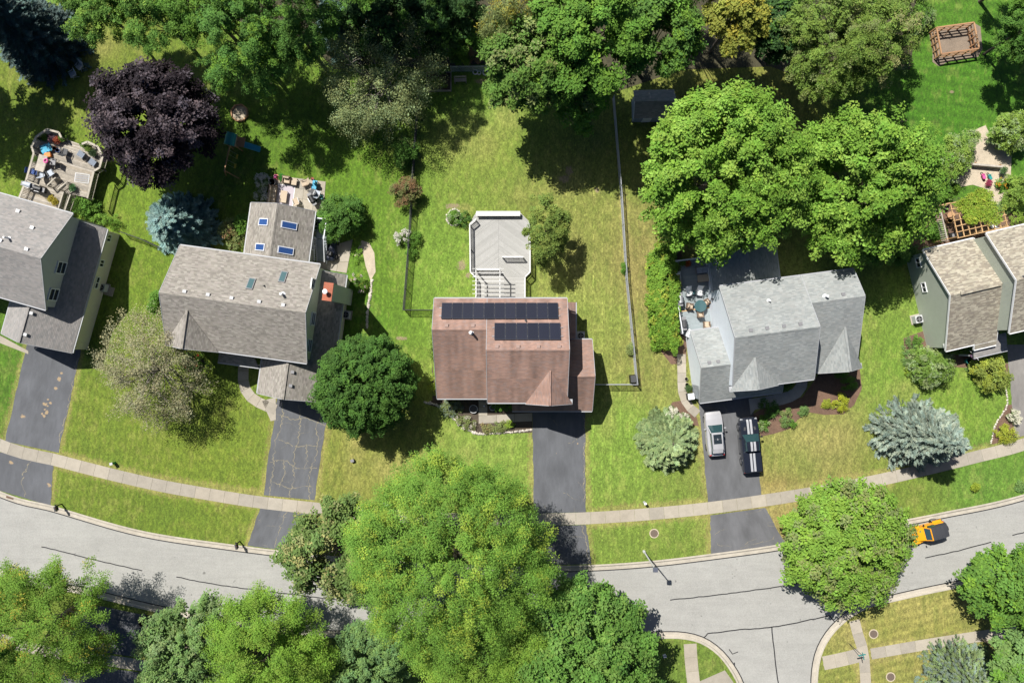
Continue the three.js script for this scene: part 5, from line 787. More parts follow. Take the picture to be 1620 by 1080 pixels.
// pale deck with pergola behind the red brown house
{
  const Y = 0.45, D = list => list.map(p => at(p[0], p[1], Y)), out = D([[753, 336], [823, 336], [838, 351], [838, 430], [830, 438], [830, 476], [753, 476], [753, 438], [743.5, 430], [742.5, 354]]);
  const mid = at(788.5, 0, Y)[0], vs = at(0, 438, Y)[1], up = clipHalf(out, p => vs - p[1]), low = clipHalf(out, p => p[1] - vs - 0.01);
  const g = deck('pale grey deck with chevron boards behind the red brown house', out, Y, MAT.paleDeck, { pos: at(790, 400, Y), pieces: [[clipHalf(up, p => mid - p[0]), -0.62], [clipHalf(up, p => p[0] - mid - 0.01), 0.62], [low, 0]] });
  const H = 0.9, R = list => list.map(p => at(p[0], p[1], Y + H)); delete g.userData.c;
  railing(g, R([[752.5, 346.5], [743, 354.5], [744, 430], [752.5, 438.5]]), Y, H, MAT.paleRail, { pitch: 0.13 }); railing(g, R([[836, 351], [838.6, 362], [838.6, 430], [830.5, 438], [830.5, 470]]), Y, H, MAT.paleRail, { pitch: 0.13 }); railing(g, R([[753, 336.5], [823, 336.5]]), Y, 0.5, MAT.paleRail, { cap: 0.5 });
  railing(g, R([[753, 426], [790, 426]]), Y, H, MAT.paleRail, { pitch: 0.13 }); railing(g, R([[795, 406], [828, 406]]), Y, H, MAT.paleRail, { pitch: 0.13 }); railing(g, R([[753, 440], [753, 470]]), Y, H, MAT.paleRail, { pitch: 0.13 });
  const [bx] = at(752.6, 0, 2.9), [b2] = at(790.8, 0, 2.9), z0 = at(0, 424, 2.9)[1], z1 = at(0, 471, 2.9)[1], pg = thing('pergola', 'white open pergola on the pale deck', 'pergola', [bx, 0, z0]);
  for (const x of [0, b2 - bx]) { part('beam', bar(V(x, 2.8, 0), V(x, 2.8, z1 - z0), 0.07, 0.16), MAT.paleRail, pg); part('post', box(0.11, 2.72 - Y, 0.11, x, Y, 0.15), MAT.paleRail, pg); part('post', box(0.11, 2.72 - Y, 0.11, x, Y, z1 - z0 - 0.1), MAT.paleRail, pg); }
  for (let i = 0; i < 7; i++) part('rafter', bar(V(-0.35, 2.93, 0.06 + i * 0.42), V(b2 - bx + 0.42, 2.93, 0.06 + i * 0.42), 0.045, 0.1), MAT.paleRail, pg);
}
// weathered deck on the left
let deckA;
{
  const Y = 1.5, D = (l, y = Y) => l.map(([x, y2]) => at(20 + x * 0.13889, 190 + y2 * 0.13889, y));
  const out = D([[75, 900], [150, 680], [215, 430], [235, 370], [205, 300], [265, 190], [385, 105], [520, 145], [545, 200], [700, 250], [780, 280], [850, 250], [960, 300], [1015, 410], [995, 540], [910, 600], [830, 880], [700, 850], [580, 830], [525, 1010], [300, 950]]);
  deckA = deck('weathered grey wooden deck behind the left house', out, Y, MAT.greyWood, { pos: at(95, 265), dir: 0.29 }); delete deckA.userData.c;
  const T = l => D(l, Y + 0.95); railing(deckA, T([[70, 880], [150, 680], [235, 375], [210, 300], [262, 190], [385, 103], [522, 140], [548, 196]]), Y, 0.95, MAT.greyRail, { cap: 0.2 });
  railing(deckA, T([[785, 270], [850, 245], [965, 300], [1020, 415], [985, 540], [920, 580], [845, 885]]), Y, 0.95, MAT.greyRail, { cap: 0.2 });
  railing(deckA, T([[150, 685], [300, 745]]), Y, 0.95, MAT.greyRail); railing(deckA, T([[385, 745], [480, 655]]), Y, 0.95, MAT.greyRail); railing(deckA, T([[510, 785], [610, 705]]), Y, 0.95, MAT.greyRail); railing(deckA, T([[570, 825], [515, 1005]]), Y, 0.95, MAT.greyRail); railing(deckA, T([[650, 850], [590, 1020]]), Y, 0.95, MAT.greyRail);
}
// blue grey side deck of the pale blue house
const DY = 0.5;
{
  const th = 7.4 * Math.PI / 180, W = (u, v) => [24.725 + u * Math.cos(-th) - v * Math.sin(-th), -0.847 + u * Math.sin(-th) + v * Math.cos(-th)];
  const out = [W(-7.2, -8.35), W(-3.45, -8.35), W(-3.45, -0.7), W(-4.2, -0.7), W(-5.2, -0.45), W(-6.0, -0.2), W(-6.95, -0.9)];
  const g = deck('blue grey side deck full of garden furniture', out, DY, MAT.blueDeck, { dir: -th, pos: W(-5.4, -4.5) }); delete g.userData.c;
  railing(g, [W(-7.2, -8.4), W(-3.5, -8.4)], DY, 0.95, MAT.trim, { cap: 0.14 }); railing(g, [W(-7.25, -8.35), W(-7.0, -0.9)], DY, 0.95, MAT.trim, { cap: 0.1 });
  part('step_edge', bar(V(W(-6.95, -3.2)[0] - out[0][0], DY + 0.02, W(-6.95, -3.2)[1] - out[0][1]), V(W(-3.5, -3.2)[0] - out[0][0], DY + 0.02, W(-3.5, -3.2)[1] - out[0][1]), 0.13, 0.05), MAT.pine[1], g);
}
// grey stair and landing by the tan house wing
{
  const g = thing('outdoor_stair', 'grey painted stair and landing beside the tan house wing', 'stair', [houseB.position.x, 0, houseB.position.z], houseB.rotation.y), m = MAT.blueDeck;
  for (let i = 0; i < 13; i++) part('landing_board', box(1.15, 0.04, 0.142, 5.5, 1.56, -9.65 + i * 0.15), m[i % 3], g);
  for (let i = 0; i < 9; i++) part('tread', box(1.0, 0.04, 0.26, 5.5, 1.4 - i * 0.165, -7.6 + i * 0.235), m[i % 3], g);
  for (const u of [4.98, 6.02]) { part('stringer', bar(V(u, 1.35, -7.75), V(u, 0.0, -5.45), 0.06, 0.26), MAT.trim, g); part('handrail', bar(V(u, 2.5, -7.75), V(u, 1.05, -5.5), 0.09, 0.06), MAT.trim, g); for (let k = 0; k < 12; k++) { const t = (k + 0.5) / 12, z = lerp(-7.7, -5.55, t), y = lerp(1.3, 0.05, t); part('baluster', box(0.035, 1.1, 0.035, u, y, z), MAT.trim, g); } }
  part('handrail', bar(V(6.05, 2.52, -9.7), V(6.05, 2.52, -7.75), 0.1, 0.06), MAT.trim, g); part('handrail', bar(V(4.95, 2.52, -9.72), V(6.05, 2.52, -9.72), 0.1, 0.06), MAT.trim, g);
  for (const [u, v] of [[4.97, -9.7], [6.05, -9.7], [6.05, -7.75], [4.97, -7.75]]) part('post', box(0.1, 2.5, 0.1, u, 0, v), MAT.trim, g); for (let k = 1; k < 13; k++) part('baluster', box(0.035, 0.9, 0.035, 6.05, 1.6, -9.7 + k * 0.15), MAT.trim, g);
}

// ---------------------------------------------------------------- furniture and garden things (all origin at their base)
const put = (px, py, y) => { const [x, z] = at(px, py, y); return [x, y, z]; };
const rad = d => -d * Math.PI / 180;                 // clockwise on the photograph
function armchair(label, px, py, y, turn, frame, cushion, w = 0.75, cat = 'chair', group) {
  const g = thing(cat === 'sofa' ? 'sofa' : 'armchair', label, cat, put(px, py, y), rad(turn), group), d = 0.72;
  for (const [a, b] of [[-1, -1], [1, -1], [-1, 1], [1, 1]]) part('leg', box(0.06, 0.22, 0.06, a * (w / 2 - 0.05), 0, b * (d / 2 - 0.05)), frame, g);
  part('seat_frame', box(w, 0.12, d, 0, 0.2, 0), frame, g); part('backrest', box(w, 0.5, 0.1, 0, 0.3, -d / 2 + 0.05), frame, g); for (const s of [-1, 1]) part('armrest', box(0.09, 0.3, d, s * (w / 2 - 0.045), 0.3, 0), frame, g);
  const n = w > 1.2 ? Math.round(w / 0.65) : 1; for (let i = 0; i < n; i++) { const cw = (w - 0.2) / n, x = -w / 2 + 0.1 + cw * (i + 0.5); part('seat_cushion', box(cw - 0.02, 0.13, d - 0.14, x, 0.32, 0.04, 0, 0.04), cushion, g); part('back_cushion', box(cw - 0.02, 0.36, 0.14, x, 0.45, -d / 2 + 0.17, 0, 0.05), cushion, g); }
  return g;
}
function slingChair(label, px, py, y, turn, frame, cloth, L = 1.0, group) {
  const g = thing('folding_chair', label, 'chair', put(px, py, y), rad(turn), group), w = 0.58;
  part('seat', slab([V(-w / 2, 0.42, -0.25), V(w / 2, 0.42, -0.25), V(w / 2, 0.46, 0.3), V(-w / 2, 0.46, 0.3)], 0.03), cloth, g); part('backrest', slab([V(-w / 2, 0.42, -0.26), V(w / 2, 0.42, -0.26), V(w / 2, 0.95, -0.26 - 0.3 * L), V(-w / 2, 0.95, -0.26 - 0.3 * L)], 0.03), cloth, g);
  for (const s of [-1, 1]) { part('side_frame', bar(V(s * w / 2, 0.42, -0.3), V(s * w / 2, 0.98, -0.3 - 0.3 * L), 0.035, 0.035), frame, g); part('armrest', bar(V(s * (w / 2 + 0.02), 0.64, -0.3), V(s * (w / 2 + 0.02), 0.62, 0.25), 0.06, 0.03), frame, g); part('leg', bar(V(s * w / 2, 0, 0.3), V(s * w / 2, 0.62, 0.0), 0.03, 0.03), frame, g); part('leg', bar(V(s * w / 2, 0, -0.35), V(s * w / 2, 0.46, 0.2), 0.03, 0.03), frame, g); }
  return g;
}
function table(label, px, py, y, turn, w, d, h, mat, top = mat, round) { const g = thing('table', label, 'table', put(px, py, y), rad(turn)); part('table_top', round ? cyl(w / 2, w / 2, 0.04, 0, h - 0.04, 0, 20) : box(w, 0.05, d, 0, h - 0.05, 0, 0, 0.015), top, g); for (const [a, b] of [[-1, -1], [1, -1], [-1, 1], [1, 1]]) part('leg', box(0.06, h - 0.05, 0.06, a * w * (round ? 0.3 : 0.44), 0, b * d * (round ? 0.3 : 0.42)), mat, g); return g; }
function grill(label, px, py, y, turn, mat, cover) {
  const g = thing('grill', label, 'grill', put(px, py, y), rad(turn));
  part('cabinet', box(0.75, 0.75, 0.5, 0, 0.08, 0, 0, 0.02), MAT.darkGrey, g); const r = []; for (let k = 0; k <= 10; k++) { const a = Math.PI * k / 10; r.push([Math.cos(a) * 0.27, 0.83 + Math.sin(a) * 0.25]); } const ring = x => r.map(([z, yy]) => V(x, yy, z)); part('lid', loft([ring(-0.38), ring(0.38)]), mat, g);
  for (const s of [-1, 1]) part('side_shelf', box(0.32, 0.04, 0.45, s * 0.54, 0.8, 0), cover || MAT.midGrey, g); for (const s of [-1, 1]) part('wheel', box(0.06, 0.16, 0.16, s * 0.36, 0, 0.15, 0, 0.03), MAT.tyre, g); part('handle', bar(V(-0.25, 0.95, 0.3), V(0.25, 0.95, 0.3), 0.03, 0.03), MAT.steel, g); return g;
}
function pot(label, px, py, y, r, h, mat, leaf, leafH = 0.4, name = 'flower_pot') {
  const p = put(px, py, y), g = thing(name, label, 'plant pot', p); part('pot', [cyl(r * 0.72, r, h, 0, 0, 0, 14), cyl(r * 1.08, r * 1.08, h * 0.12, 0, h * 0.88, 0, 14)], mat, g);
  if (leaf) { const q = rng(Math.round(px * 3 + py)), l = { m: [], c: [] }; for (let i = 0; i < 46; i++) { const a = q() * 6.28, d = Math.sqrt(q()) * r * 1.5; place(l, V(Math.cos(a) * d, h + q() * leafH * (1.1 - d / r / 1.6), Math.sin(a) * d), V((q() - 0.5), 1, (q() - 0.5)).normalize(), q() * 6, 0.7 + q() * 0.5, tone(q, leaf, leaf, 0, 0.4)); } instanced('foliage', SPRAY.small, leafMat, l, g); }
  return g;
}
function acUnit(label, px, py, turn = 0) { const g = thing('air_conditioner', label, 'air conditioner', put(px, py, 0.08), rad(turn)); g.position.y = 0; part('pad', box(1.0, 0.06, 1.0, 0, 0, 0), MAT.concrete[1], g); part('cabinet', box(0.78, 0.7, 0.78, 0, 0.06, 0, 0, 0.03), MAT.lightGrey, g); part('fan_guard', clean(new THREE.TorusGeometry(0.3, 0.025, 5, 24).rotateX(Math.PI / 2).translate(0, 0.77, 0)), MAT.darkGrey, g); part('fan_opening', cyl(0.29, 0.29, 0.012, 0, 0.76, 0, 24), MAT.black, g); for (let i = 0; i < 4; i++) part('fan_blade', box(0.24, 0.012, 0.08, Math.cos(i * 1.57) * 0.14, 0.775, Math.sin(i * 1.57) * 0.14, -i * 1.57), MAT.midGrey, g); return g; }
acUnit('air conditioner in shade beside the left house', 165, 455, 16); acUnit('air conditioner in shade beside the tan house', 549, 498, 8); acUnit('air conditioner beside the red brown house', 918, 531); acUnit('air conditioner beside the olive house', 1449, 505, -13);

// weathered deck furniture
MAT.loungeCloth = std([0.17, 0.20, 0.25], 0.8);
const DA = (x, y, h = 0.9) => [20 + x * 0.13889, 190 + y * 0.13889, 1.505];
table('outdoor dining table on the weathered deck', ...DA(375, 510), 16, 0.9, 1.7, 0.74, MAT.midGrey, MAT.greyWood[3]);
slingChair('dark dining chair right of the deck table', ...DA(490, 490), 100, MAT.darkGrey, MAT.midGrey); slingChair('grey dining chair at the foot of the deck table', ...DA(460, 610), 150, MAT.darkGrey, MAT.silverCloth); slingChair('grey dining chair in front of the deck table', ...DA(360, 620), 180, MAT.darkGrey, MAT.silverCloth); slingChair('dark dining chair left of the deck table', ...DA(270, 600), -80, MAT.darkGrey, MAT.blue);
slingChair('upper grey lounge chair near the planter corner', ...DA(800, 395), 125, MAT.midGrey, MAT.loungeCloth, 1.5); slingChair('lower grey lounge chair near the planter corner', ...DA(930, 485), 125, MAT.midGrey, MAT.loungeCloth, 1.5);
slingChair('small dark chair in the middle of the weathered deck', ...DA(620, 370), 200, MAT.darkGrey, MAT.darkGrey);
{ const [x, y, z] = put(...DA(400, 330)), g = thing('beach_towel', 'crumpled bright blue towel on the weathered deck', 'towel', [x, 1.53, z], 0.4), r = rng(9), tr = []; const q = (i, k) => V((i - 4) * 0.14 + (hash2(i, k, 2) - 0.5) * 0.05, 0.28 + 0.1 * vnoise(i * 0.8, k * 0.9, 4), (k - 3) * 0.15 * (0.8 + 0.3 * vnoise(i, 3, 7))); for (let i = 0; i < 8; i++) for (let k = 0; k < 6; k++) tr.push(q(i, k), q(i, k + 1), q(i + 1, k + 1), q(i, k), q(i + 1, k + 1), q(i + 1, k)); part('cloth', fromTris(tr), MAT.cyan, g); const k2 = thing('drying_rack', 'low drying rack under the bright blue towel', 'drying rack', [x, 1.502, z], 0.4); for (const [a, b] of [[-0.4, -0.3], [0.4, -0.3], [-0.4, 0.3], [0.4, 0.3]]) part('leg', rod(V(a, 0, b), V(a * 0.9, 0.3, b * 0.9), 0.015), MAT.lightGrey, k2); for (const b of [-0.25, 0, 0.25]) part('rail', rod(V(-0.36, 0.29, b), V(0.36, 0.29, b), 0.012), MAT.lightGrey, k2); }
{ const g = thing('storage_crate', 'orange crate on the weathered deck', 'crate', put(...DA(412, 402)), 0.1); part('bin', box(0.62, 0.3, 0.42, 0, 0, 0, 0, 0.03), MAT.orange, g); part('lid', box(0.66, 0.04, 0.46, 0, 0.3, 0, 0, 0.015), MAT.orange, g); }
{ const g = thing('pool_toy', 'pink inflatable toy on the deck table', 'toy', put(382, 0, 0), 0); const [x, , z] = put(20 + 378 * 0.13889, 190 + 464 * 0.13889, 2.25); g.position.set(x, 2.246, z); part('ring', clean(new THREE.TorusGeometry(0.19, 0.07, 8, 18).rotateX(Math.PI / 2).translate(0, 0.07, 0)), MAT.pink, g); part('handle', box(0.1, 0.08, 0.18, 0.16, 0.08, 0, 0, 0.03), MAT.pink, g); }
grill('grill with grey cover near the left house wall', ...DA(230, 755), 15, MAT.silverCloth); grill('black kettle grill near the left house wall', ...DA(345, 800), 15, MAT.black);
{ const g = thing('door_mat', 'grey striped mat with white border on the weathered deck', 'mat', put(...DA(785, 660)), rad(8)); part('border', box(1.5, 0.015, 0.95, 0, 0.0, 0), MAT.lightGrey, g); for (let i = 0; i < 7; i++) part('stripe', box(1.34, 0.012, 0.1, 0, 0.012, -0.36 + i * 0.12), i % 2 ? MAT.midGrey : MAT.greyWood[2], g); }
[['leafy pot in the top deck corner', 390, 205, MAT.teal, C_ => [0.09, 0.18, 0.02]], ['dark pot in the top deck corner', 330, 205, MAT.darkGrey, C_ => [0.05, 0.1, 0.03]], ['terracotta pot in the top deck corner', 462, 215, MAT.terracotta, C_ => [0.16, 0.09, 0.12]], ['red flower pot beside the deck steps', 525, 240, MAT.terracotta, C_ => [0.3, 0.07, 0.03]], ['potted fern on the deck rail corner', 590, 220, MAT.darkGrey, C_ => [0.08, 0.17, 0.02]], ['upper green pot in the planter corner', 830, 295, MAT.terracotta, C_ => [0.1, 0.19, 0.02]], ['lower green pot in the planter corner', 890, 340, MAT.darkGrey, C_ => [0.13, 0.2, 0.03]], ['black pot in the planter corner', 930, 385, MAT.black, C_ => [0.03, 0.06, 0.02]], ['leafy pot on the left deck rail', 270, 450, MAT.teal, C_ => [0.1, 0.19, 0.02]], ['blue pot in the middle of the weathered deck', 528, 352, MAT.blue, null], ['orange pot in the middle of the weathered deck', 493, 330, MAT.terracotta, null], ['teal pot by the deck gate', 705, 780, MAT.teal, C_ => [0.06, 0.15, 0.05]], ['left yellow pot near the left house wall', 462, 908, MAT.yellow, C_ => [0.3, 0.25, 0.03]], ['right yellow pot near the left house wall', 505, 930, MAT.yellow, C_ => [0.3, 0.25, 0.03]]].forEach(([l, x, y, m, f]) => pot(l, ...DA(x, y), 0.2, 0.34, m, f ? f() : null));
// rear patio furniture of the tan house
const PB = (x, y) => [380 + x * 0.15737, 260 + y * 0.15737, 0.034];
armchair('long tan sofa on the rear patio', ...PB(335, 318), -82, MAT.wicker, MAT.cushion, 2.1, 'sofa'); armchair('tan armchair at the top of the rear patio', ...PB(478, 165), 8, MAT.wicker, MAT.cushion, 0.85);
{ const g = thing('patio_rug', 'pale mauve rug on the rear patio', 'rug', put(...PB(450, 325)), rad(8)); part('rug', box(1.7, 0.012, 2.4, 0, 0, 0), MAT.rug, g); part('border', box(1.82, 0.008, 2.52, 0, 0, 0), MAT.white, g); }
table('low tan coffee table on the rug', PB(445, 330)[0], PB(445, 330)[1], 0.05, 8, 0.7, 1.25, 0.4, MAT.wicker, MAT.cushion);
table('cream side table beside the tan armchair', ...PB(552, 182), 8, 0.55, 0.7, 0.42, MAT.wicker, MAT.cushion);
slingChair('tan folded lounger on the rear patio', ...PB(655, 200), 70, MAT.wicker, MAT.cushion, 1.4);
{ const g = thing('play_mat', 'pink and orange play mat at the patio corner', 'play mat', put(...PB(375, 130)), rad(20)); part('mat', box(0.85, 0.06, 0.5, 0, 0, 0, 0, 0.02), MAT.coral, g); part('bolster', box(0.35, 0.16, 0.35, -0.2, 0.06, 0, 0.3, 0.06), MAT.pink, g); part('bolster', box(0.3, 0.16, 0.3, 0.25, 0.06, 0.02, 0.1, 0.06), MAT.orange, g); }
pot('green pot at the patio corner', ...PB(420, 138), 0.2, 0.3, MAT.green, [0.04, 0.2, 0.03], 0.15); pot('grey covered tub at the sofa end', ...PB(330, 188), 0.36, 0.5, MAT.midGrey, null); pot('coral pot at the patio edge', ...PB(730, 150), 0.16, 0.25, MAT.coral, null); pot('coral bucket near the water table', ...PB(725, 235), 0.15, 0.25, MAT.coral, null);
{ const g = thing('water_table', 'turquoise water play table on the rear patio', 'toy', put(...PB(758, 215)), rad(10)); part('basin', [box(0.5, 0.1, 0.95, 0, 0.4, 0, 0, 0.04)], MAT.cyan, g); part('water_tower', box(0.3, 0.5, 0.3, 0.05, 0.5, -0.2, 0, 0.05), MAT.cyan, g); for (const [a, b] of [[-1, -1], [1, -1], [-1, 1], [1, 1]]) part('leg', box(0.06, 0.4, 0.06, a * 0.2, 0, b * 0.38), MAT.lightGrey, g); }
slingChair('black folding chair below the water table', ...PB(735, 285), 140, MAT.black, MAT.darkGrey); slingChair('white folding chair at the patio right edge', ...PB(785, 300), 200, MAT.lightGrey, MAT.silverCloth); slingChair('pale chair at the front of the rear patio', ...PB(570, 375), 160, MAT.lightGrey, MAT.cushion); grill('dark grill partly under the bush beside the patio', ...PB(740, 365), 60, MAT.black);
pot('teal pot at the patio right edge', ...PB(822, 335), 0.2, 0.35, MAT.teal, null);
{ const g = thing('riding_mower', 'low black garden vehicle parked in the shade by the grey stair', 'garden vehicle', put(526, 396, 0), rad(8)); const ring = (z, w, h) => { const o = []; for (let k = 0; k <= 10; k++) { const a = Math.PI * k / 10; o.push(V(Math.cos(a) * w, 0.25 + Math.pow(Math.sin(a), 0.6) * h, z)); } return o; }; part('body', loft([ring(-1.15, 0.3, 0.35), ring(-0.95, 0.42, 0.55), ring(-0.1, 0.45, 0.6), ring(0.2, 0.5, 0.45), ring(0.9, 0.55, 0.6), ring(1.15, 0.4, 0.4)]), MAT.blue.clone(), g).material.color.setRGB(0.012, 0.018, 0.04); part('seat', box(0.5, 0.45, 0.45, 0, 0.75, 0.45, 0, 0.08), MAT.black, g); for (const [x, z, q] of [[-0.5, -0.8, 0.2], [0.5, -0.8, 0.2], [-0.55, 0.7, 0.26], [0.55, 0.7, 0.26]]) part('wheel', clean(new THREE.CylinderGeometry(q, q, 0.2, 14).rotateZ(Math.PI / 2).translate(x, q, z)), MAT.tyre, g); part('steering_wheel', clean(new THREE.TorusGeometry(0.16, 0.02, 5, 14).rotateX(1.2).translate(0, 1.05, 0)), MAT.black, g); }
{ const g = thing('storage_box', 'white storage box at the foot of the stair', 'box', put(532, 379, 0), rad(10)); part('bin', box(0.75, 0.5, 0.45, 0, 0, 0, 0, 0.03), MAT.lightGrey, g); part('lid', box(0.8, 0.06, 0.5, 0, 0.5, 0, 0, 0.02), MAT.white, g); }
// side deck furniture of the pale blue house
const PD = (x, y) => [1050 + x * 0.14815, 380 + y * 0.14815, DY + 0.005];
armchair('grey covered sofa against the sunroom wall', ...PD(400, 320), -7, MAT.midGrey, MAT.silverCloth, 1.35, 'sofa'); table('tan fire table in front of the covered sofa', ...PD(418, 408), -7, 1.3, 0.75, 0.45, MAT.wicker, MAT.cushion);
armchair('white covered armchair beside the hedge', ...PD(128, 385), -7, MAT.lightGrey, MAT.white, 0.8); table('tan side table below the white armchair', ...PD(142, 465), -7, 0.85, 0.7, 0.42, MAT.wicker, MAT.cushion);
slingChair('left white reclining chair on the side deck', ...PD(258, 565), -10, MAT.lightGrey, MAT.white, 1.3); slingChair('right white reclining chair on the side deck', ...PD(368, 560), 8, MAT.lightGrey, MAT.white, 1.3); table('tiny side table between the white reclining chairs', ...PD(312, 560), 0, 0.4, 0.4, 0.45, MAT.lightGrey, MAT.greenGlass, true);
grill('long silver grill beside the hedge', ...PD(160, 635), 85, MAT.steel);
table('round glass table on the side deck', ...PD(375, 705), 0, 1.25, 1.25, 0.72, MAT.lightGrey, MAT.greenGlass, true);
armchair('tan armchair left of the glass table', ...PD(270, 705), -80, MAT.wicker, MAT.cushion, 0.62); armchair('tan armchair right of the glass table', ...PD(438, 665), 60, MAT.wicker, MAT.cushion, 0.62); armchair('tan armchair below the glass table', ...PD(380, 790), 175, MAT.wicker, MAT.cushion, 0.62); armchair('tan armchair near the garage roof', ...PD(450, 905), 178, MAT.wicker, MAT.cushion, 0.68);
grill('dark grill near the end of the hedge', ...PD(200, 890), 85, MAT.darkGrey); slingChair('white chair at the end of the side deck', ...PD(270, 985), 210, MAT.lightGrey, MAT.white);
pot('leafy planter by the top of the side deck', ...PD(135, 300), 0.24, 0.4, MAT.midGrey, [0.12, 0.17, 0.03]); pot('orange flower pot by the sunroom wall', ...PD(252, 255), 0.17, 0.3, MAT.terracotta, [0.4, 0.1, 0.02], 0.3); pot('long green planter at the side deck railing', ...PD(195, 240), 0.22, 0.35, MAT.midGrey, [0.1, 0.18, 0.03]);
// bins and pots along the garage side
{ const g = thing('storage_box', 'white lidded bin at the garage side', 'box', put(1090, 626, 0), rad(-8)); part('bin', box(0.62, 0.95, 0.6, 0, 0, 0, 0, 0.03), MAT.darkGrey, g); part('lid', box(0.66, 0.07, 0.64, 0, 0.95, 0, 0, 0.02), MAT.white, g); }
pot('tan pot at the garage side', 1086, 608, 0.03, 0.18, 0.3, MAT.stone[0], null); pot('dark planter at the garage side', 1088, 614, 0.03, 0.2, 0.3, MAT.darkGrey, [0.05, 0.1, 0.03]); pot('pale pot at the garage side below the hedge', 1085, 599, 0.03, 0.16, 0.28, MAT.stone[2], null);

// ---------------------------------------------------------------- fences
function fence(label, px, h, mat, { step = 2.6, mesh = 0.11, wire = 0.006 } = {}) {
  const pts = px.map(p => at(p[0], p[1], h)), [ox, oz] = pts[0], g = thing('wire_fence', label, 'fence', [ox, 0, oz], 0, 'garden fences'), wires = [];
  for (let i = 0; i + 1 < pts.length; i++) {
    const a = V(pts[i][0] - ox, 0, pts[i][1] - oz), b = V(pts[i + 1][0] - ox, 0, pts[i + 1][1] - oz), L = a.distanceTo(b), q = (s, y) => V(lerp(a.x, b.x, s / L), y, lerp(a.z, b.z, s / L)), n = Math.max(1, Math.round(L / step));
    for (let k = i ? 1 : 0; k <= n; k++) { const p = q(k * L / n, 0); part('post', cyl(0.035, 0.035, h + 0.03, p.x, 0, p.z, 8), mat, g); }
    part('top_rail', rod(q(0, h - 0.02), q(L, h - 0.02), 0.028, 0.028, 6), mat, g); part('bottom_rail', rod(q(0, 0.06), q(L, 0.06), 0.014, 0.014, 5), mat, g);
    for (let s = -h; s < L; s += mesh) { const s0 = Math.max(0, s), s1 = Math.min(L, s + h); wires.push(rod(q(s0, 0.06 + (s0 - s) * 0.95), q(s1, 0.06 + (s1 - s) * 0.95), wire, wire, 3), rod(q(s0, h - (s0 - s) * 0.97), q(s1, h - (s1 - s) * 0.97), wire, wire, 3)); }
  }
  part('wire_netting', wires, mat, g).userData.kind = 'stuff';
}
fence('long pale fence along the right side of the middle garden', [[972, 150], [985, 310], [993, 440], [1001, 520], [1009.5, 607.5]], 1.3, MAT.galv, { wire: 0.008 });
fence('pale fence from the red brown house to the long fence', [[940, 608.5], [1009, 608.5]], 1.3, MAT.galv, { wire: 0.008 });
fence('dark fence along the left side of the middle garden', [[661, 130], [657, 195], [652, 270], [648, 340], [645, 390], [637, 489]], 1.3, MAT.darkGrey, { wire: 0.007 });
fence('short dark fence joining the red brown house', [[637.5, 490], [684, 490]], 1.3, MAT.darkGrey, { wire: 0.007 });
fence('pale fence along the wood edge behind the bench', [[712, 104.5], [784, 104.5]], 1.4, MAT.galv);
fence('short fence from the left house to the blue spruce', [[188, 366], [222, 378], [250, 391]], 1.1, MAT.darkGrey);
fence('short wire fence under the purple maple', [[326, 140], [322, 168]], 1.0, MAT.galv);

// ---------------------------------------------------------------- garden structures
{ const [x, z] = at(1035, 164, 2.2), g = thing('garden_shed', 'slate blue garden shed half under the wood trees', 'shed', [x, 0, z], 0.02); part('wall', box(3.8, 2.2, 2.3, 0, 0, 0), WALL.slate, g); const y = 2.15; part('roof_slope', slab([V(-2.1, y, 1.45), V(2.1, y, 1.45), V(2.1, 3.0, 0), V(-2.1, 3.0, 0)], 0.08), ROOF.grey, g); part('roof_slope', slab([V(-2.1, y, -1.45), V(2.1, y, -1.45), V(2.1, 3.0, 0), V(-2.1, 3.0, 0)], 0.08), ROOF.grey, g); part('gable_wall', fromTris([V(-1.9, 2.2, -1.15), V(-1.9, 2.2, 1.15), V(-1.9, 2.9, 0), V(1.9, 2.2, 1.15), V(1.9, 2.2, -1.15), V(1.9, 2.9, 0)]), WALL.slate, g); part('door', box(0.9, 1.9, 0.05, -0.5, 0.05, 1.17), MAT.trim, g); windowOn(g, 0.9, 1.3, 1.15, 0, 0.7, 0.7); for (const s of [-1, 1]) part('rake_board', bar(V(s * 2.12, 2.1, 1.45), V(s * 2.12, 2.95, 0), 0.04, 0.14), MAT.trim, g); }
{ // open timber frame over the sand court
  const g = thing('timber_frame', 'open cedar frame of posts and beams around the sand court', 'timber frame', [0, 0, 0]), lo = 0.55, T = (x, y, h) => { const [a, b] = at(1440 + x * 0.09259, 20 + y * 0.09259, h); return V(a, h, b); };
  const top = 1.25, N = [T(455, 255, top), T(1095, 165, top), T(1185, 610, top), T(540, 705, top)], m = MAT.cedar; for (let i = 0; i < 4; i++) { const a = N[i], b = N[(i + 1) % 4]; part('top_beam', bar(a, b, 0.14, 0.1), m[i % 3], g); for (const y of [0.3, 0.75]) part('rail', bar(a.clone().setY(y), b.clone().setY(y), 0.05, 0.14), m[(i + 1) % 3], g); for (let k = 0; k < 4; k++) { const p = a.clone().lerp(b, k / 4); part('post', box(0.12, top - 0.05, 0.12, p.x, 0, p.z), m[k % 3], g); } }
  part('loose_pole', bar(T(735, 240, 1.3), T(585, 390, 0.1), 0.05, 0.05), m[1], g); part('loose_pole', bar(T(1160, 325, 1.35), T(1000, 385, 0.6), 0.05, 0.05), m[2], g);
}
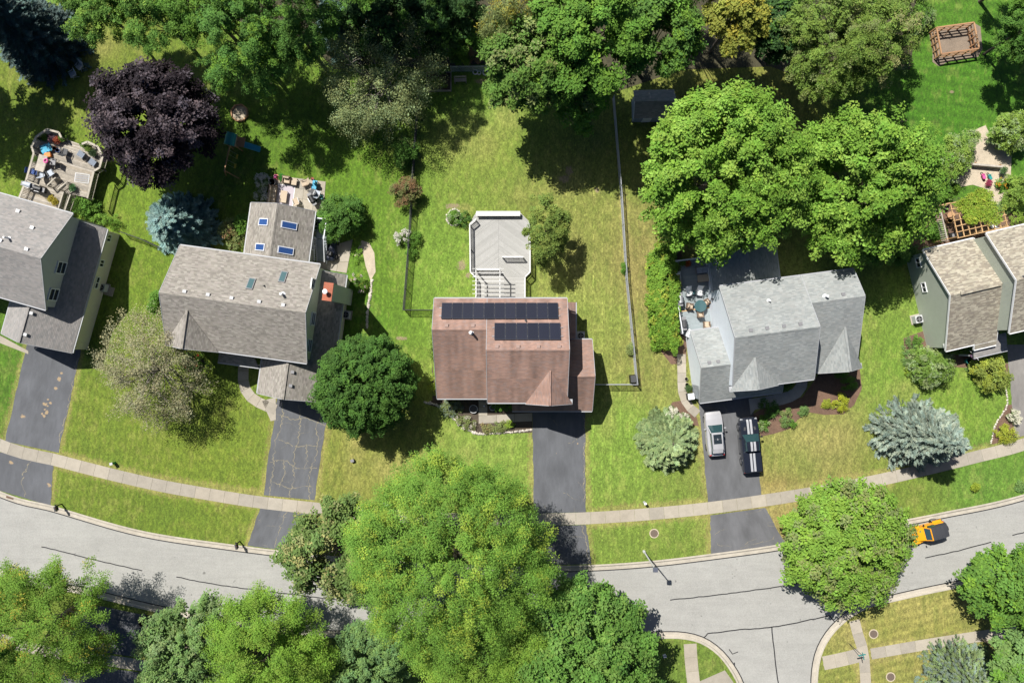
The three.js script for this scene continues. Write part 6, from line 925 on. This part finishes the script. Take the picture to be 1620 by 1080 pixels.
{ // trellis arbour behind the olive house
  const g = thing('trellis_arbour', 'pine trellis arbour behind the olive house', 'arbour', [houseE.position.x, 0, houseE.position.z], houseE.rotation.y), Y = 2.6, m = MAT.pine;
  for (let i = 0; i < 9; i++) part('lath', bar(V(1.9 + i * 0.64, Y, i < 5 ? -8.9 : -6.9), V(1.9 + i * 0.64, Y, -5.25), 0.09, 0.08), m[i % 3], g); for (let k = 0; k < 7; k++) part('cross_lath', bar(V(1.75, Y + 0.081, -8.85 + k * 0.6), V(k < 4 ? 4.6 : 7.15, Y + 0.081, -8.85 + k * 0.6), 0.08, 0.07), m[k % 3], g);
  for (let k = 0; k < 17; k++) part('slat', bar(V(0.35, 2.3, -8.8 + k * 0.215), V(0.85, 2.3, -8.75 + k * 0.215), 0.06, 0.05), MAT.greyWood[k % 5], g); part('beam', bar(V(0.9, 2.4, -8.9), V(0.9, 2.4, -5.2), 0.1, 0.14), MAT.greyWood[3], g); part('beam', bar(V(0.85, Y - 0.1, -8.9), V(1.95, Y - 0.1, -8.9), 0.1, 0.1), m[1], g);
  for (const [u, v] of [[0.9, -8.8], [0.9, -5.4], [1.95, -8.8], [4.45, -8.8], [7.0, -6.8], [7.0, -5.4], [4.45, -5.4], [1.95, -5.4]]) part('post', box(0.12, 2.5, 0.12, u, 0, v), m[0], g);
}
table('round wooden table under the trellis arbour', 1500, 342, 0.03, 0, 0.8, 0.8, 0.6, MAT.cedar[0], MAT.cedar[1], true); slingChair('pale chair under the trellis arbour', 1567, 356, 0.03, 160, MAT.lightGrey, MAT.white); grill('covered black grill under the trellis arbour', 1508, 372, 0.03, -13, MAT.black);
pot('dark tub at the arbour corner', 1494, 328, 0.03, 0.28, 0.4, MAT.darkGrey, null); pot('tan barrel under the trellis arbour', 1499, 350, 0.03, 0.26, 0.5, MAT.pine[0], null);
{ const g = thing('timber_wall', 'low timber retaining wall across the gravel garden', 'retaining wall', put(1562, 262, 0.4), rad(5)); g.position.y = 0; for (let k = 0; k < 3; k++) part('sleeper', box(3.15, 0.19, 0.2, (k % 2) * 0.03, k * 0.2, 0), MAT.greyWood[[3, 1, 3][k]], g); for (const s of [-1.3, 1.3]) part('stake', box(0.1, 0.62, 0.1, s, 0, -0.16), MAT.cedar[0], g); }
for (const [label, px, py, m] of [['pink toy bike on the gravel', 1554, 280, MAT.pink], ['teal toy bike on the gravel', 1564, 281, MAT.teal]]) { const g = thing('toy_bike', label, 'toy bike', put(px, py, 0), 0.4, 'toy bikes on the gravel'); part('body', box(0.3, 0.22, 0.6, 0, 0.18, 0, 0, 0.07), m, g); part('front_wheel', clean(new THREE.TorusGeometry(0.13, 0.04, 6, 14).rotateY(Math.PI / 2).translate(0, 0.17, -0.36)), MAT.tyre, g); part('rear_wheel', clean(new THREE.TorusGeometry(0.1, 0.04, 6, 14).rotateY(Math.PI / 2).translate(0, 0.14, 0.32)), MAT.tyre, g); part('handlebar', bar(V(-0.2, 0.52, -0.22), V(0.2, 0.52, -0.22), 0.03, 0.03), m, g); part('steering_column', rod(V(0, 0.3, -0.3), V(0, 0.52, -0.22), 0.02), MAT.black, g); }
pot('coral pot beside the toy bikes', 1562, 290, 0.03, 0.18, 0.3, MAT.coral, [0.3, 0.05, 0.1], 0.2); pot('white urn at the gravel path', 1583, 271, 0.03, 0.2, 0.5, MAT.white, [0.08, 0.15, 0.05]);
{ // play set in the shade of the purple maple
  const [x, z] = at(367, 222, 1.8), g = thing('play_set', 'play set with teal canopy, slide and swings', 'play set', [x, 0, z], rad(12)), m = MAT.cedar;
  for (const [a, b] of [[-0.5, -0.5], [0.5, -0.5], [-0.5, 0.5], [0.5, 0.5]]) part('post', box(0.09, 2.3, 0.09, a, 0, b), m[0], g); for (let i = 0; i < 6; i++) part('platform_board', box(1.05, 0.04, 0.16, 0, 1.2, -0.44 + i * 0.175), m[i % 3], g);
  const ring = zz => { const o = []; for (let k = 0; k <= 8; k++) { const a = Math.PI * k / 8; o.push(V(-Math.cos(a) * 0.55, 2.2 + Math.sin(a) * 0.45, zz)); } for (let k = 8; k >= 0; k--) { const a = Math.PI * k / 8; o.push(V(-Math.cos(a) * 0.53, 2.18 + Math.sin(a) * 0.45, zz)); } return o; }; const cn = part('canopy', loft([ring(-0.62), ring(0.62)]), MAT.teal, g); cn.rotation.y = 0; part('canopy_edge', [bar(V(-0.56, 2.2, -0.64), V(-0.56, 2.2, 0.64), 0.06, 0.1), bar(V(0.56, 2.2, -0.64), V(0.56, 2.2, 0.64), 0.06, 0.1)], MAT.cushion, cn);
  part('slide', [slab([V(0.55, 1.25, -0.25), V(0.55, 1.25, 0.25), V(2.35, 0.15, 0.25), V(2.35, 0.15, -0.25)], 0.05), bar(V(0.55, 1.34, -0.27), V(2.35, 0.24, -0.27), 0.05, 0.16), bar(V(0.55, 1.34, 0.27), V(2.35, 0.24, 0.27), 0.05, 0.16)], MAT.cyan, g); part('rear_roof', box(0.7, 0.05, 1.0, 1.0, 1.9, 0.0), m[2], g); 
  part('swing_beam', bar(V(0, 2.1, 0.5), V(0, 2.1, 3.3), 0.1, 0.12), m[1], g); for (const s of [-0.7, 0.7]) part('frame_leg', bar(V(0, 2.1, 3.25), V(s, 0, 3.4), 0.09, 0.09), m[0], g); for (const zz of [1.3, 2.3]) { const sw = part('swing_seat', box(0.2, 0.04, 0.5, 0.25, 0.5, zz), MAT.yellow, g); part('chain', [rod(V(0, 2.1, zz - 0.22), V(0.25, 0.52, zz - 0.22), 0.01), rod(V(0, 2.1, zz + 0.22), V(0.25, 0.52, zz + 0.22), 0.01)], MAT.steel, sw); }
}
{ // octagonal bed by the wood
  const [x, z] = at(378, 178, 0.2), g = thing('fire_pit', 'octagonal timber edged fire pit at the wood edge', 'fire pit', [x, 0, z]); for (let i = 0; i < 8; i++) { const a = i * Math.PI / 4 + 0.3, b = a + Math.PI / 4; part('edging', bar(V(Math.cos(a) * 0.9, 0.12, Math.sin(a) * 0.9), V(Math.cos(b) * 0.9, 0.12, Math.sin(b) * 0.9), 0.12, 0.24), MAT.cedar[i % 3], g); } part('gravel', cyl(0.86, 0.86, 0.06, 0, 0.02, 0, 8), MAT.gravel, g); }
{ const [x, z] = at(150, 133, 0.2), g = thing('fire_bowl', 'round rusty fire bowl on the left back lawn', 'fire bowl', [x, 0, z]); part('bowl', clean(new THREE.LatheGeometry([[0.12, 0.1], [0.3, 0.22], [0.36, 0.4], [0.33, 0.4], [0.26, 0.24], [0.02, 0.16]].map(([a, b]) => new THREE.Vector2(a, b)), 18)), MAT.rustMetal = std([0.18, 0.09, 0.06], 0.8), g); for (let i = 0; i < 3; i++) part('leg', box(0.05, 0.2, 0.05, Math.cos(i * 2.1) * 0.22, 0, Math.sin(i * 2.1) * 0.22), MAT.rustMetal, g); }
slingChair('upper blue lawn chair in the left tree shade', 129, 108, 0, 40, MAT.lightGrey, MAT.silverCloth); slingChair('lower blue lawn chair in the left tree shade', 118, 120, 0, 60, MAT.lightGrey, MAT.silverCloth);
{ const [x, z] = at(694, 128, 0.4), g = thing('raised_bed', 'raised timber vegetable bed at the garden end', 'raised bed', [x, 0, z]); for (const s of [-1, 1]) { for (let k = 0; k < 2; k++) { part('plank', box(2.6, 0.2, 0.06, 0, k * 0.205, s * 0.95), MAT.greyWood[k], g); part('plank', box(0.06, 0.2, 1.84, s * 1.27, k * 0.205, 0), MAT.greyWood[k + 2], g); } } part('soil', box(2.48, 0.3, 1.84, 0, 0, 0), MAT.soil, g); }
{ const [x, z] = at(728, 126, 0.6), g = thing('garden_bench', 'small grey wooden bench beside the raised bed', 'bench', [x, 0, z], 0.05); for (let i = 0; i < 3; i++) part('seat_slat', box(1.3, 0.03, 0.11, 0, 0.44, 0.08 - i * 0.13), MAT.greyWood[3], g); part('backrest', box(1.3, 0.3, 0.04, 0, 0.6, -0.28), MAT.greyWood[3], g); for (const s of [-0.58, 0.58]) { part('leg', box(0.07, 0.6, 0.07, s, 0, 0.14), MAT.greyWood[1], g); part('leg', box(0.07, 0.9, 0.07, s, 0, -0.26), MAT.greyWood[1], g); part('armrest', box(0.08, 0.03, 0.48, s, 0.62, -0.05), MAT.greyWood[3], g); } }
for (const [label, px, py, r] of [['leftmost white hose coil by the wood fence', 752, 114, 0.28], ['second white hose coil from the left by the wood fence', 758, 115.5, 0.2], ['third white hose coil from the left by the wood fence', 768, 115, 0.3], ['rightmost white hose coil by the wood fence', 774.5, 115.5, 0.22]]) { const [x, z] = at(px, py), g = thing('hose_coil', label, 'garden hose', [x, 0, z], 0, 'coiled garden hoses'); for (let k = 0; k < 3; k++) part('loop', clean(new THREE.TorusGeometry(r * (1 - k * 0.12), 0.025, 5, 18).rotateX(Math.PI / 2).translate(0, 0.03 + k * 0.045, 0)), MAT.white, g); }
{ const [x, z] = at(1003, 599, 0.5), g = thing('compost_bin', 'black compost bin in the fence corner', 'compost bin', [x, 0, z], 0.1); part('bin', loft([[0.42, 0], [0.34, 0.75]].map(([r, y]) => [[-1, -1], [1, -1], [1, 1], [-1, 1]].map(([a, b]) => V(a * r, y, -b * r)))), MAT.black, g); part('lid', box(0.74, 0.08, 0.74, 0, 0.75, 0, 0, 0.03), MAT.darkGrey, g); }
for (const [l, px, py, rr] of [['left hoop planter in the shaded front bed', 749, 647, 0.42], ['right hoop planter in the shaded front bed', 779, 645, 0.28]]) { const [x, z] = at(px, py, 0.3), g = thing('hoop_planter', l, 'planter', [x, 0, z]); part('rim', clean(new THREE.TorusGeometry(rr, 0.035, 6, 24).rotateX(Math.PI / 2).translate(0, 0.3, 0)), MAT.lightGrey, g); part('bowl', cyl(rr * 0.8, rr, 0.26, 0, 0, 0, 20), MAT.darkGrey, g); }
{ const [x, z] = at(766, 642, 0.4), g = thing('path_lamp', 'small white path lamp beside the front path', 'path lamp', [x, 0, z]); part('stake', cyl(0.02, 0.02, 0.45, 0, 0, 0, 6), MAT.black, g); part('cap', cyl(0.1, 0.03, 0.08, 0, 0.45, 0, 10), MAT.white, g); }
{ const [x, z] = at(1537, 560, 2.3), g = thing('flag', 'pink and purple flag on the olive house porch', 'flag', [x, 0, z], 0.3); part('pole', rod(V(0, 2.2, -0.4), V(0.35, 2.65, 0.75), 0.018), MAT.white, g); const tr = [], q = (i, k) => V(0.1 + i * 0.05 + 0.03 * Math.sin(k * 1.3), 2.36 + i * 0.07 - k * 0.15, 0.05 + i * 0.16 + 0.06 * Math.sin(k + i)); for (let i = 0; i < 4; i++) for (let k = 0; k < 4; k++) tr.push(q(i, k), q(i, k + 1), q(i + 1, k + 1), q(i, k), q(i + 1, k + 1), q(i + 1, k)); part('cloth', fromTris(tr), MAT.flagCloth = std([0.5, 0.2, 0.42], 0.8), g); part('stripe', bar(V(0.2, 2.36, 0.2), V(0.32, 2.45, 0.62), 0.03, 0.2), MAT.coral, g); }
pot('teal urn beside the olive house porch', 1529, 571, 0.03, 0.3, 0.6, MAT.teal, null);

// ---------------------------------------------------------------- street furniture
{ const [x, z] = at(1019, 872, 0), g = thing('street_lamp', 'slim street lamp with square head at the kerb', 'street lamp', [x, 0, z]); part('base', cyl(0.16, 0.13, 0.3, 0, 0, 0, 12), MAT.lightGrey, g); part('pole', cyl(0.085, 0.06, 5.5, 0, 0.1, 0, 10), MAT.lightGrey, g); part('head', box(0.46, 0.2, 0.46, 0.02, 5.55, 0.05, 0, 0.03), MAT.lampHead = std([0.09, 0.10, 0.13], 0.4), g); part('lens', box(0.34, 0.03, 0.34, 0.02, 5.52, 0.05), MAT.lampGlass, g); }
function mailbox(label, px, py) { const [x, z] = at(px, py), g = thing('mailbox', label, 'mailbox', [x, 0, z], 0.25, 'black kerb mailboxes'); part('post', box(0.11, 1.0, 0.11, 0, 0, 0), MAT.black, g); part('arm', box(0.1, 0.1, 0.75, 0, 0.92, 0.2), MAT.black, g); const r = []; for (let k = 0; k <= 8; k++) { const a = Math.PI * k / 8; r.push([Math.cos(a) * 0.11, 0.14 + Math.sin(a) * 0.11]); } r.push([-0.11, 0], [0.11, 0]); const ring = zz => r.map(([a, b]) => V(a, 1.02 + b, zz)); part('box', loft([ring(0.02), ring(0.52)]), MAT.darkGrey, g); part('newspaper_tube', box(0.18, 0.16, 0.5, 0, 0.72, 0.25, 0, 0.04), MAT.darkGrey, g); part('flag', box(0.015, 0.16, 0.05, 0.12, 1.15, 0.2), MAT.redLamp, g); }
mailbox('black mailbox at the kerb beside the left drive', 97, 797); mailbox('black mailbox at the kerb beside the cracked drive', 379, 856);
{ const [x, z] = at(1343, 1017), g = thing('street_sign', 'thin street name sign post at the corner', 'street sign', [x, 0, z], 0.2); part('post', cyl(0.03, 0.03, 2.9, 0, 0, 0, 8), MAT.darkGrey, g); part('name_plate', box(0.75, 0.2, 0.025, 0, 2.66, 0), MAT.teal, g); part('name_plate', box(0.025, 0.2, 0.75, 0, 2.9, 0), MAT.teal, g); part('cap', box(0.06, 0.05, 0.06, 0, 3.1, 0), MAT.steel, g); }
function manhole(label, px, py, ring = MAT.gravel) { const [x, z] = at(px, py), g = thing('manhole_cover', label, 'manhole cover', [x, 0, z]); part('collar', cyl(0.5, 0.5, 0.025, 0, 0.0, 0, 24), ring, g); part('cover', cyl(0.4, 0.4, 0.03, 0, 0.01, 0, 24), MAT.rustCast = MAT.rustCast || std([0.15, 0.115, 0.09], 0.7, { metalness: 0.2 }), g); for (let i = 0; i < 4; i++) part('rib', box(0.6, 0.01, 0.03, 0, 0.04, -0.21 + i * 0.14), MAT.rustCast, g); }
manhole('round manhole cover in the verge near the street lamp', 1035, 843.5); manhole('round cover in the corner verge at the right', 1382.5, 1002.5); manhole('round cover at the bottom edge of the corner verge', 1409.5, 1070.5);
function pedestal(label, px, py, w, h, mat, lid) { const [x, z] = at(px, py), g = thing('utility_box', label, 'utility box', [x, 0, z], 0.3); part('cabinet', box(w, h, w * 0.8, 0, 0, 0, 0, 0.03), mat, g); part('lid', box(w * 1.1, 0.06, w * 0.9, 0, h, 0, 0, 0.02), lid || mat, g); }
pedestal('white topped green utility box on the left front lawn', 181, 732, 0.3, 0.65, MAT.green, MAT.lightGrey); pedestal('white utility post beside the pavement in the middle', 1019, 794, 0.24, 0.8, MAT.lightGrey, MAT.white); pedestal('small grey utility box on the dry front lawn', 558, 728, 0.34, 0.3, MAT.darkGrey, MAT.midGrey); pedestal('white utility box behind the huge locust', 612, 796, 0.4, 0.4, MAT.white, MAT.white); pedestal('small white utility box on the bottom verge', 1051, 1036, 0.32, 0.3, MAT.white, MAT.lightGrey);
{ const [x, z] = at(14, 786), g = thing('storm_drain', 'rusty storm drain grate in the left kerb', 'drain grate', [x, -0.105, z], -0.28); part('frame', box(0.8, 0.02, 0.42, 0, 0, 0), MAT.rustCast, g); for (let i = 0; i < 6; i++) part('bar', box(0.06, 0.02, 0.34, -0.3 + i * 0.12, 0.02, 0), MAT.rustMetal, g); }
function wheelie(label, px, py, mat, turn) {
  const [x, z] = at(px, py, 0.9), g = thing('wheeled_bin', label, 'wheeled bin', [x, 0.012, z], turn), sq = (r, d, y) => [[-r, -d], [r, -d], [r, d], [-r, d]].map(([a, b]) => V(a, y, b)), wall = 0.03;
  part('body', loft([sq(0.22, 0.26, 0.05), sq(0.3, 0.36, 1.0), sq(0.33, 0.39, 1.02), sq(0.33, 0.39, 1.06), sq(0.28, 0.34, 1.06), sq(0.2, 0.24, 0.12)].map(r => r.reverse())), mat, g); part('lid', slab([V(-0.33, 1.07, -0.42), V(0.33, 1.07, -0.42), V(0.32, 0.5, -0.72), V(-0.32, 0.5, -0.72)], 0.03), mat, g); part('handle', bar(V(-0.25, 1.0, -0.46), V(0.25, 1.0, -0.46), 0.04, 0.04), MAT.black, g); for (const s of [-1, 1]) part('wheel', clean(new THREE.CylinderGeometry(0.13, 0.13, 0.06, 14).rotateZ(Math.PI / 2).translate(s * 0.27, 0.13, -0.3)), MAT.tyre, g);
}
wheelie('open black wheeled bin on the bottom left drive', 224.5, 984.5, MAT.black, 0.3); wheelie('open teal wheeled bin on the bottom left drive', 243, 981, MAT.tealDark = std([0.015, 0.10, 0.09], 0.5), -0.4);

// ---------------------------------------------------------------- vehicles (length along z, front at -z)
const ringOf = (z, w, yb, yt, crown = 0.06, sh = 0.86, n = 7) => { const o = [V(-w * 0.94, yb, z)]; o.push(V(-w, lerp(yb, yt, 0.35), z), V(-w * 0.985, lerp(yb, yt, 0.72), z)); for (let k = 0; k <= n; k++) { const t = k / n * 2 - 1; o.push(V(w * sh * t + (Math.abs(t) === 1 ? Math.sign(t) * w * 0.06 : 0), yt + crown * (1 - t * t), z)); } o.push(V(w * 0.985, lerp(yb, yt, 0.72), z), V(w, lerp(yb, yt, 0.35), z), V(w * 0.94, yb, z)); return o.reverse(); };
function smoothed(g, ang = 0.75) { const m = g; return m; }
function wheels(g, list, r, w = 0.22) { for (const [x, z] of list) { const t = part('wheel', clean(new THREE.TorusGeometry(r * 0.8, r * 0.24, 8, 22).rotateY(Math.PI / 2).scale(w / (r * 0.48), 1, 1).translate(x, r, z)), MAT.tyre, g); part('rim', clean(new THREE.CylinderGeometry(r * 0.66, r * 0.66, w * 0.8, 18).rotateZ(Math.PI / 2).translate(x, r, z)), MAT.rim, t); } }
const paint = (rgb, met = 0.3, ro = 0.3) => phys(rgb, ro, { metalness: met, clearcoat: 1, clearcoatRoughness: 0.06 });
const quad = (a, b, c, d, t = 0.02) => slab([a, b, c, d], t);
{ // silver SUV
  const [x, z] = at(1127.5, 684), g = thing('parked_car', 'silver estate car with dark sunroof parked on the drive', 'car', [x, 0.012, z], rad(-5)), body = paint([0.52, 0.52, 0.54], 0.35, 0.3); g.rotation.y = 5 * Math.PI / 180;
  const S = [[-2.36, 0.62, 0.42, 0.66], [-2.28, 0.78, 0.3, 0.80], [-2.05, 0.87, 0.24, 0.90], [-1.5, 0.93, 0.22, 0.99], [-0.9, 0.94, 0.22, 1.04], [0.2, 0.94, 0.22, 1.02], [1.2, 0.94, 0.22, 1.03], [1.8, 0.91, 0.24, 1.04], [2.15, 0.85, 0.3, 1.0], [2.32, 0.76, 0.42, 0.9]];
  part('body', loft(S.map(([q, w, b, t]) => ringOf(q, w, b, t, 0.05, 0.84))), body, g);
  const cab = [[-0.98, 0.80, 1.03, 1.05], [-0.15, 0.66, 1.02, 1.57], [0.5, 0.65, 1.02, 1.63], [1.45, 0.62, 1.02, 1.58], [2.05, 0.60, 1.02, 1.22], [2.12, 0.66, 1.0, 1.05]].map(([q, w, b, t]) => ringOf(q, w, b, t - 0.03, 0.03, 0.9)); part('side_glass', loft(cab.map((r, i) => r.map(p => p.clone()))), MAT.carGlass, g);
  const rp = [[-0.2, 0.60, 1.585], [0.5, 0.60, 1.645], [1.5, 0.575, 1.595], [1.95, 0.54, 1.47]], roof = part('roof', loft(rp.map(([q, w, y]) => [V(w, y - 0.06, q), V(w * 0.9, y, q), V(0, y + 0.035, q), V(-w * 0.9, y, q), V(-w, y - 0.06, q)])), body, g); part('sunroof', [quad(V(-0.42, 1.655, -0.02), V(0.42, 1.655, -0.02), V(0.42, 1.69, 0.95), V(-0.42, 1.69, 0.95), 0.015)], MAT.glass, roof); part('sunroof_bar', quad(V(-0.42, 1.682, 0.44), V(0.42, 1.682, 0.44), V(0.42, 1.684, 0.48), V(-0.42, 1.684, 0.48), 0.01), MAT.darkGrey, roof);
  for (const s of [-1, 1]) { part('roof_rail', bar(V(s * 0.56, 1.64, -0.1), V(s * 0.54, 1.6, 1.6), 0.04, 0.05), MAT.steel, g); const m = part('mirror', box(0.22, 0.14, 0.12, s * 1.04, 0.98, -0.55, 0, 0.03), body, g); part('pillar', bar(V(s * 0.80, 1.05, -0.95), V(s * 0.62, 1.56, -0.18), 0.06, 0.06), body, g); part('headlight', box(0.3, 0.14, 0.3, s * 0.62, 0.66, -2.12, s * 0.5, 0.04), MAT.lampGlass, g); part('taillight', box(0.25, 0.16, 0.12, s * 0.66, 0.86, 2.2, -s * 0.3, 0.03), MAT.redLamp, g); part('door_handle', box(0.03, 0.03, 0.18, s * 0.95, 0.82, 0.3), MAT.steel, g); }
  part('grille', box(0.8, 0.2, 0.05, 0, 0.46, -2.36, 0, 0.02), MAT.black, g); part('bumper', box(1.3, 0.12, 0.12, 0, 0.34, 2.3, 0, 0.04), MAT.darkGrey, g); wheels(g, [[-0.83, -1.5], [0.83, -1.5], [-0.83, 1.45], [0.83, 1.45]], 0.35);
}
{ // black pickup with silver stripes
  const [x, z] = at(1182.5, 701.5), g = thing('pickup_truck', 'black pickup truck with twin silver stripes', 'pickup truck', [x, 0.012, z], 0), body = paint([0.018, 0.022, 0.034], 0.2, 0.25), stripe = paint([0.5, 0.51, 0.53], 0.3, 0.35); g.rotation.y = 5 * Math.PI / 180;
  const S = [[-2.88, 0.68, 0.5, 0.86], [-2.78, 0.86, 0.4, 1.02], [-2.5, 0.95, 0.34, 1.1], [-1.9, 0.99, 0.32, 1.15], [-1.1, 0.98, 0.32, 1.18], [0.6, 0.98, 0.34, 1.17], [0.72, 0.99, 0.34, 1.26], [2.6, 0.99, 0.38, 1.27], [2.8, 0.97, 0.44, 1.25], [2.86, 0.93, 0.55, 1.1]];
  part('body', loft(S.map(([q, w, b, t]) => ringOf(q, w, b, t, 0.04, 0.87))), body, g);
  part('cab_glass', loft([[-1.15, 0.86, 1.17, 1.2], [-0.42, 0.72, 1.16, 1.76], [0.45, 0.71, 1.16, 1.78], [0.66, 0.76, 1.16, 1.3]].map(([q, w, b, t]) => ringOf(q, w, b, t, 0.02, 0.9))), MAT.carGlass, g);
  const roof = part('roof', loft([[-0.48, 0.67, 1.775], [0.0, 0.67, 1.81], [0.52, 0.665, 1.79]].map(([q, w, y]) => [V(w, y - 0.08, q), V(w * 0.9, y, q), V(0, y + 0.03, q), V(-w * 0.9, y, q), V(-w, y - 0.08, q)])), body, g);
  const cover = part('bed_cover', [quad(V(-0.86, 1.315, 0.8), V(0.86, 1.315, 0.8), V(0.86, 1.325, 2.72), V(-0.86, 1.325, 2.72), 0.05)], body, g);
  for (const s of [-1, 1]) {
    const st = (y0, z0, y1, z1, w = 0.11, pr) => part('stripe', quad(V(s * 0.165 - w, y0, z0), V(s * 0.165 + w, y0, z0), V(s * 0.165 + w, y1, z1), V(s * 0.165 - w, y1, z1), 0.006), stripe, pr || g);
    st(1.09, -2.68, 1.156, -2.45); st(1.156, -2.45, 1.206, -1.9); st(1.206, -1.9, 1.232, -1.18); st(1.822, -0.46, 1.856, 0.0, 0.11, roof); st(1.856, 0.0, 1.833, 0.5, 0.11, roof); st(1.323, 0.82, 1.333, 2.7, 0.11, cover);
    part('mirror', box(0.26, 0.2, 0.14, s * 1.12, 1.12, -0.82, 0, 0.03), body, g); part('pillar', bar(V(s * 0.86, 1.2, -1.12), V(s * 0.69, 1.74, -0.46), 0.07, 0.07), body, g); part('headlight', box(0.34, 0.2, 0.2, s * 0.7, 0.86, -2.68, s * 0.35, 0.04), MAT.lampGlass, g); part('taillight', box(0.14, 0.3, 0.1, s * 0.86, 0.9, 2.8, 0, 0.03), MAT.redLamp, g); part('wheel_arch', clean(new THREE.TorusGeometry(0.47, 0.05, 6, 14, Math.PI).rotateY(Math.PI / 2).translate(s * 0.97, 0.4, -1.85)), body, g); part('wheel_arch', clean(new THREE.TorusGeometry(0.47, 0.05, 6, 14, Math.PI).rotateY(Math.PI / 2).translate(s * 0.97, 0.4, 1.75)), body, g);
    part('side_step', box(0.14, 0.05, 1.9, s * 1.0, 0.34, -0.1), MAT.darkGrey, g); part('hood_vent', box(0.2, 0.02, 0.36, s * 0.52, 1.18, -1.75, s * 0.2), MAT.darkGrey, g);
  }
  part('grille', box(1.1, 0.34, 0.06, 0, 0.58, -2.86, 0, 0.02), MAT.black, g); part('bumper', box(1.8, 0.2, 0.2, 0, 0.42, 2.86, 0, 0.04), MAT.steel, g); wheels(g, [[-0.88, -1.85], [0.88, -1.85], [-0.88, 1.75], [0.88, 1.75]], 0.4, 0.27);
}
{ // orange off-roader, front to the left
  const [x, z] = at(1460, 838.5), g = thing('off_road_vehicle', 'orange off road vehicle with black soft top at the kerb', 'car', [x, -0.115, z], 0), body = paint([0.78, 0.34, 0.012], 0.05, 0.35), cloth = std([0.035, 0.038, 0.046], 0.9); g.rotation.y = Math.PI / 2 + 15 * Math.PI / 180;
  part('tub', loft([[-0.45, 0.74, 0.45, 1.1], [0.2, 0.76, 0.42, 1.12], [1.75, 0.76, 0.45, 1.12], [1.82, 0.72, 0.5, 1.08]].map(([q, w, b, t]) => ringOf(q, w, b, t, 0.01, 0.93))), body, g); part('hood', loft([[-2.0, 0.5, 0.62, 1.0], [-1.95, 0.54, 0.6, 1.08], [-1.2, 0.6, 0.6, 1.13], [-0.42, 0.72, 0.58, 1.16]].map(([q, w, b, t]) => ringOf(q, w, b, t, 0.03, 0.92))), body, g);
  const top = part('soft_top', loft([[0.02, 0.66, 1.12, 1.74], [0.3, 0.68, 1.12, 1.80], [1.3, 0.68, 1.12, 1.78], [1.78, 0.66, 1.12, 1.66], [1.9, 0.68, 1.1, 1.2]].map(([q, w, b, t]) => ringOf(q, w, b, t, 0.04, 0.93))), cloth, g); for (const q of [0.5, 1.0]) part('top_bow', bar(V(-0.62, 1.82, q), V(0.62, 1.82, q), 0.05, 0.03), cloth, top);
  part('windshield_frame', [bar(V(-0.68, 1.16, -0.42), V(-0.62, 1.75, -0.02), 0.07, 0.07), bar(V(0.68, 1.16, -0.42), V(0.62, 1.75, -0.02), 0.07, 0.07), bar(V(-0.65, 1.76, -0.02), V(0.65, 1.76, -0.02), 0.09, 0.09), bar(V(-0.7, 1.17, -0.44), V(0.7, 1.17, -0.44), 0.08, 0.07)], body, g); part('windshield', quad(V(-0.62, 1.19, -0.4), V(0.62, 1.19, -0.4), V(0.58, 1.72, -0.04), V(-0.58, 1.72, -0.04), 0.015), MAT.carGlass, g);
  for (const s of [-1, 1]) { part('fender', [box(0.3, 0.06, 0.95, s * 0.78, 0.9, -1.4, 0, 0.02), box(0.3, 0.05, 0.4, s * 0.78, 0.74, -0.8)], body, g); part('rear_fender', box(0.22, 0.06, 0.95, s * 0.86, 0.88, 1.25, 0, 0.02), body, g); part('mirror', box(0.2, 0.16, 0.1, s * 0.95, 1.25, -0.38, 0, 0.02), MAT.black, g); part('headlight', cyl(0.1, 0.1, 0.06, s * 0.42, 0.82, -2.0, 12), MAT.lampGlass, g); part('door', box(0.04, 0.55, 0.9, s * 0.775, 0.52, 0.1, 0, 0.015), body, g); part('side_window', quad(V(s * 0.74, 1.14, 0.0), V(s * 0.74, 1.14, 0.75), V(s * 0.655, 1.7, 0.7), V(s * 0.655, 1.7, 0.08), 0.01), MAT.carGlass, g); part('taillight', box(0.12, 0.18, 0.08, s * 0.66, 0.85, 1.86), MAT.redLamp, g); }
  part('grille', box(0.85, 0.4, 0.05, 0, 0.62, -2.03, 0, 0.02), body, g); part('front_bumper', box(1.5, 0.14, 0.16, 0, 0.5, -2.15, 0, 0.03), MAT.black, g); const sp = part('spare_wheel', clean(new THREE.TorusGeometry(0.3, 0.1, 8, 20).translate(0, 0.95, 2.0)), MAT.tyre, g); part('rear_bumper', box(1.5, 0.14, 0.16, 0, 0.48, 1.9, 0, 0.03), MAT.black, g); wheels(g, [[-0.78, -1.35], [0.78, -1.35], [-0.78, 1.2], [0.78, 1.2]], 0.38, 0.25);
}
renderer.render(scene, camera);
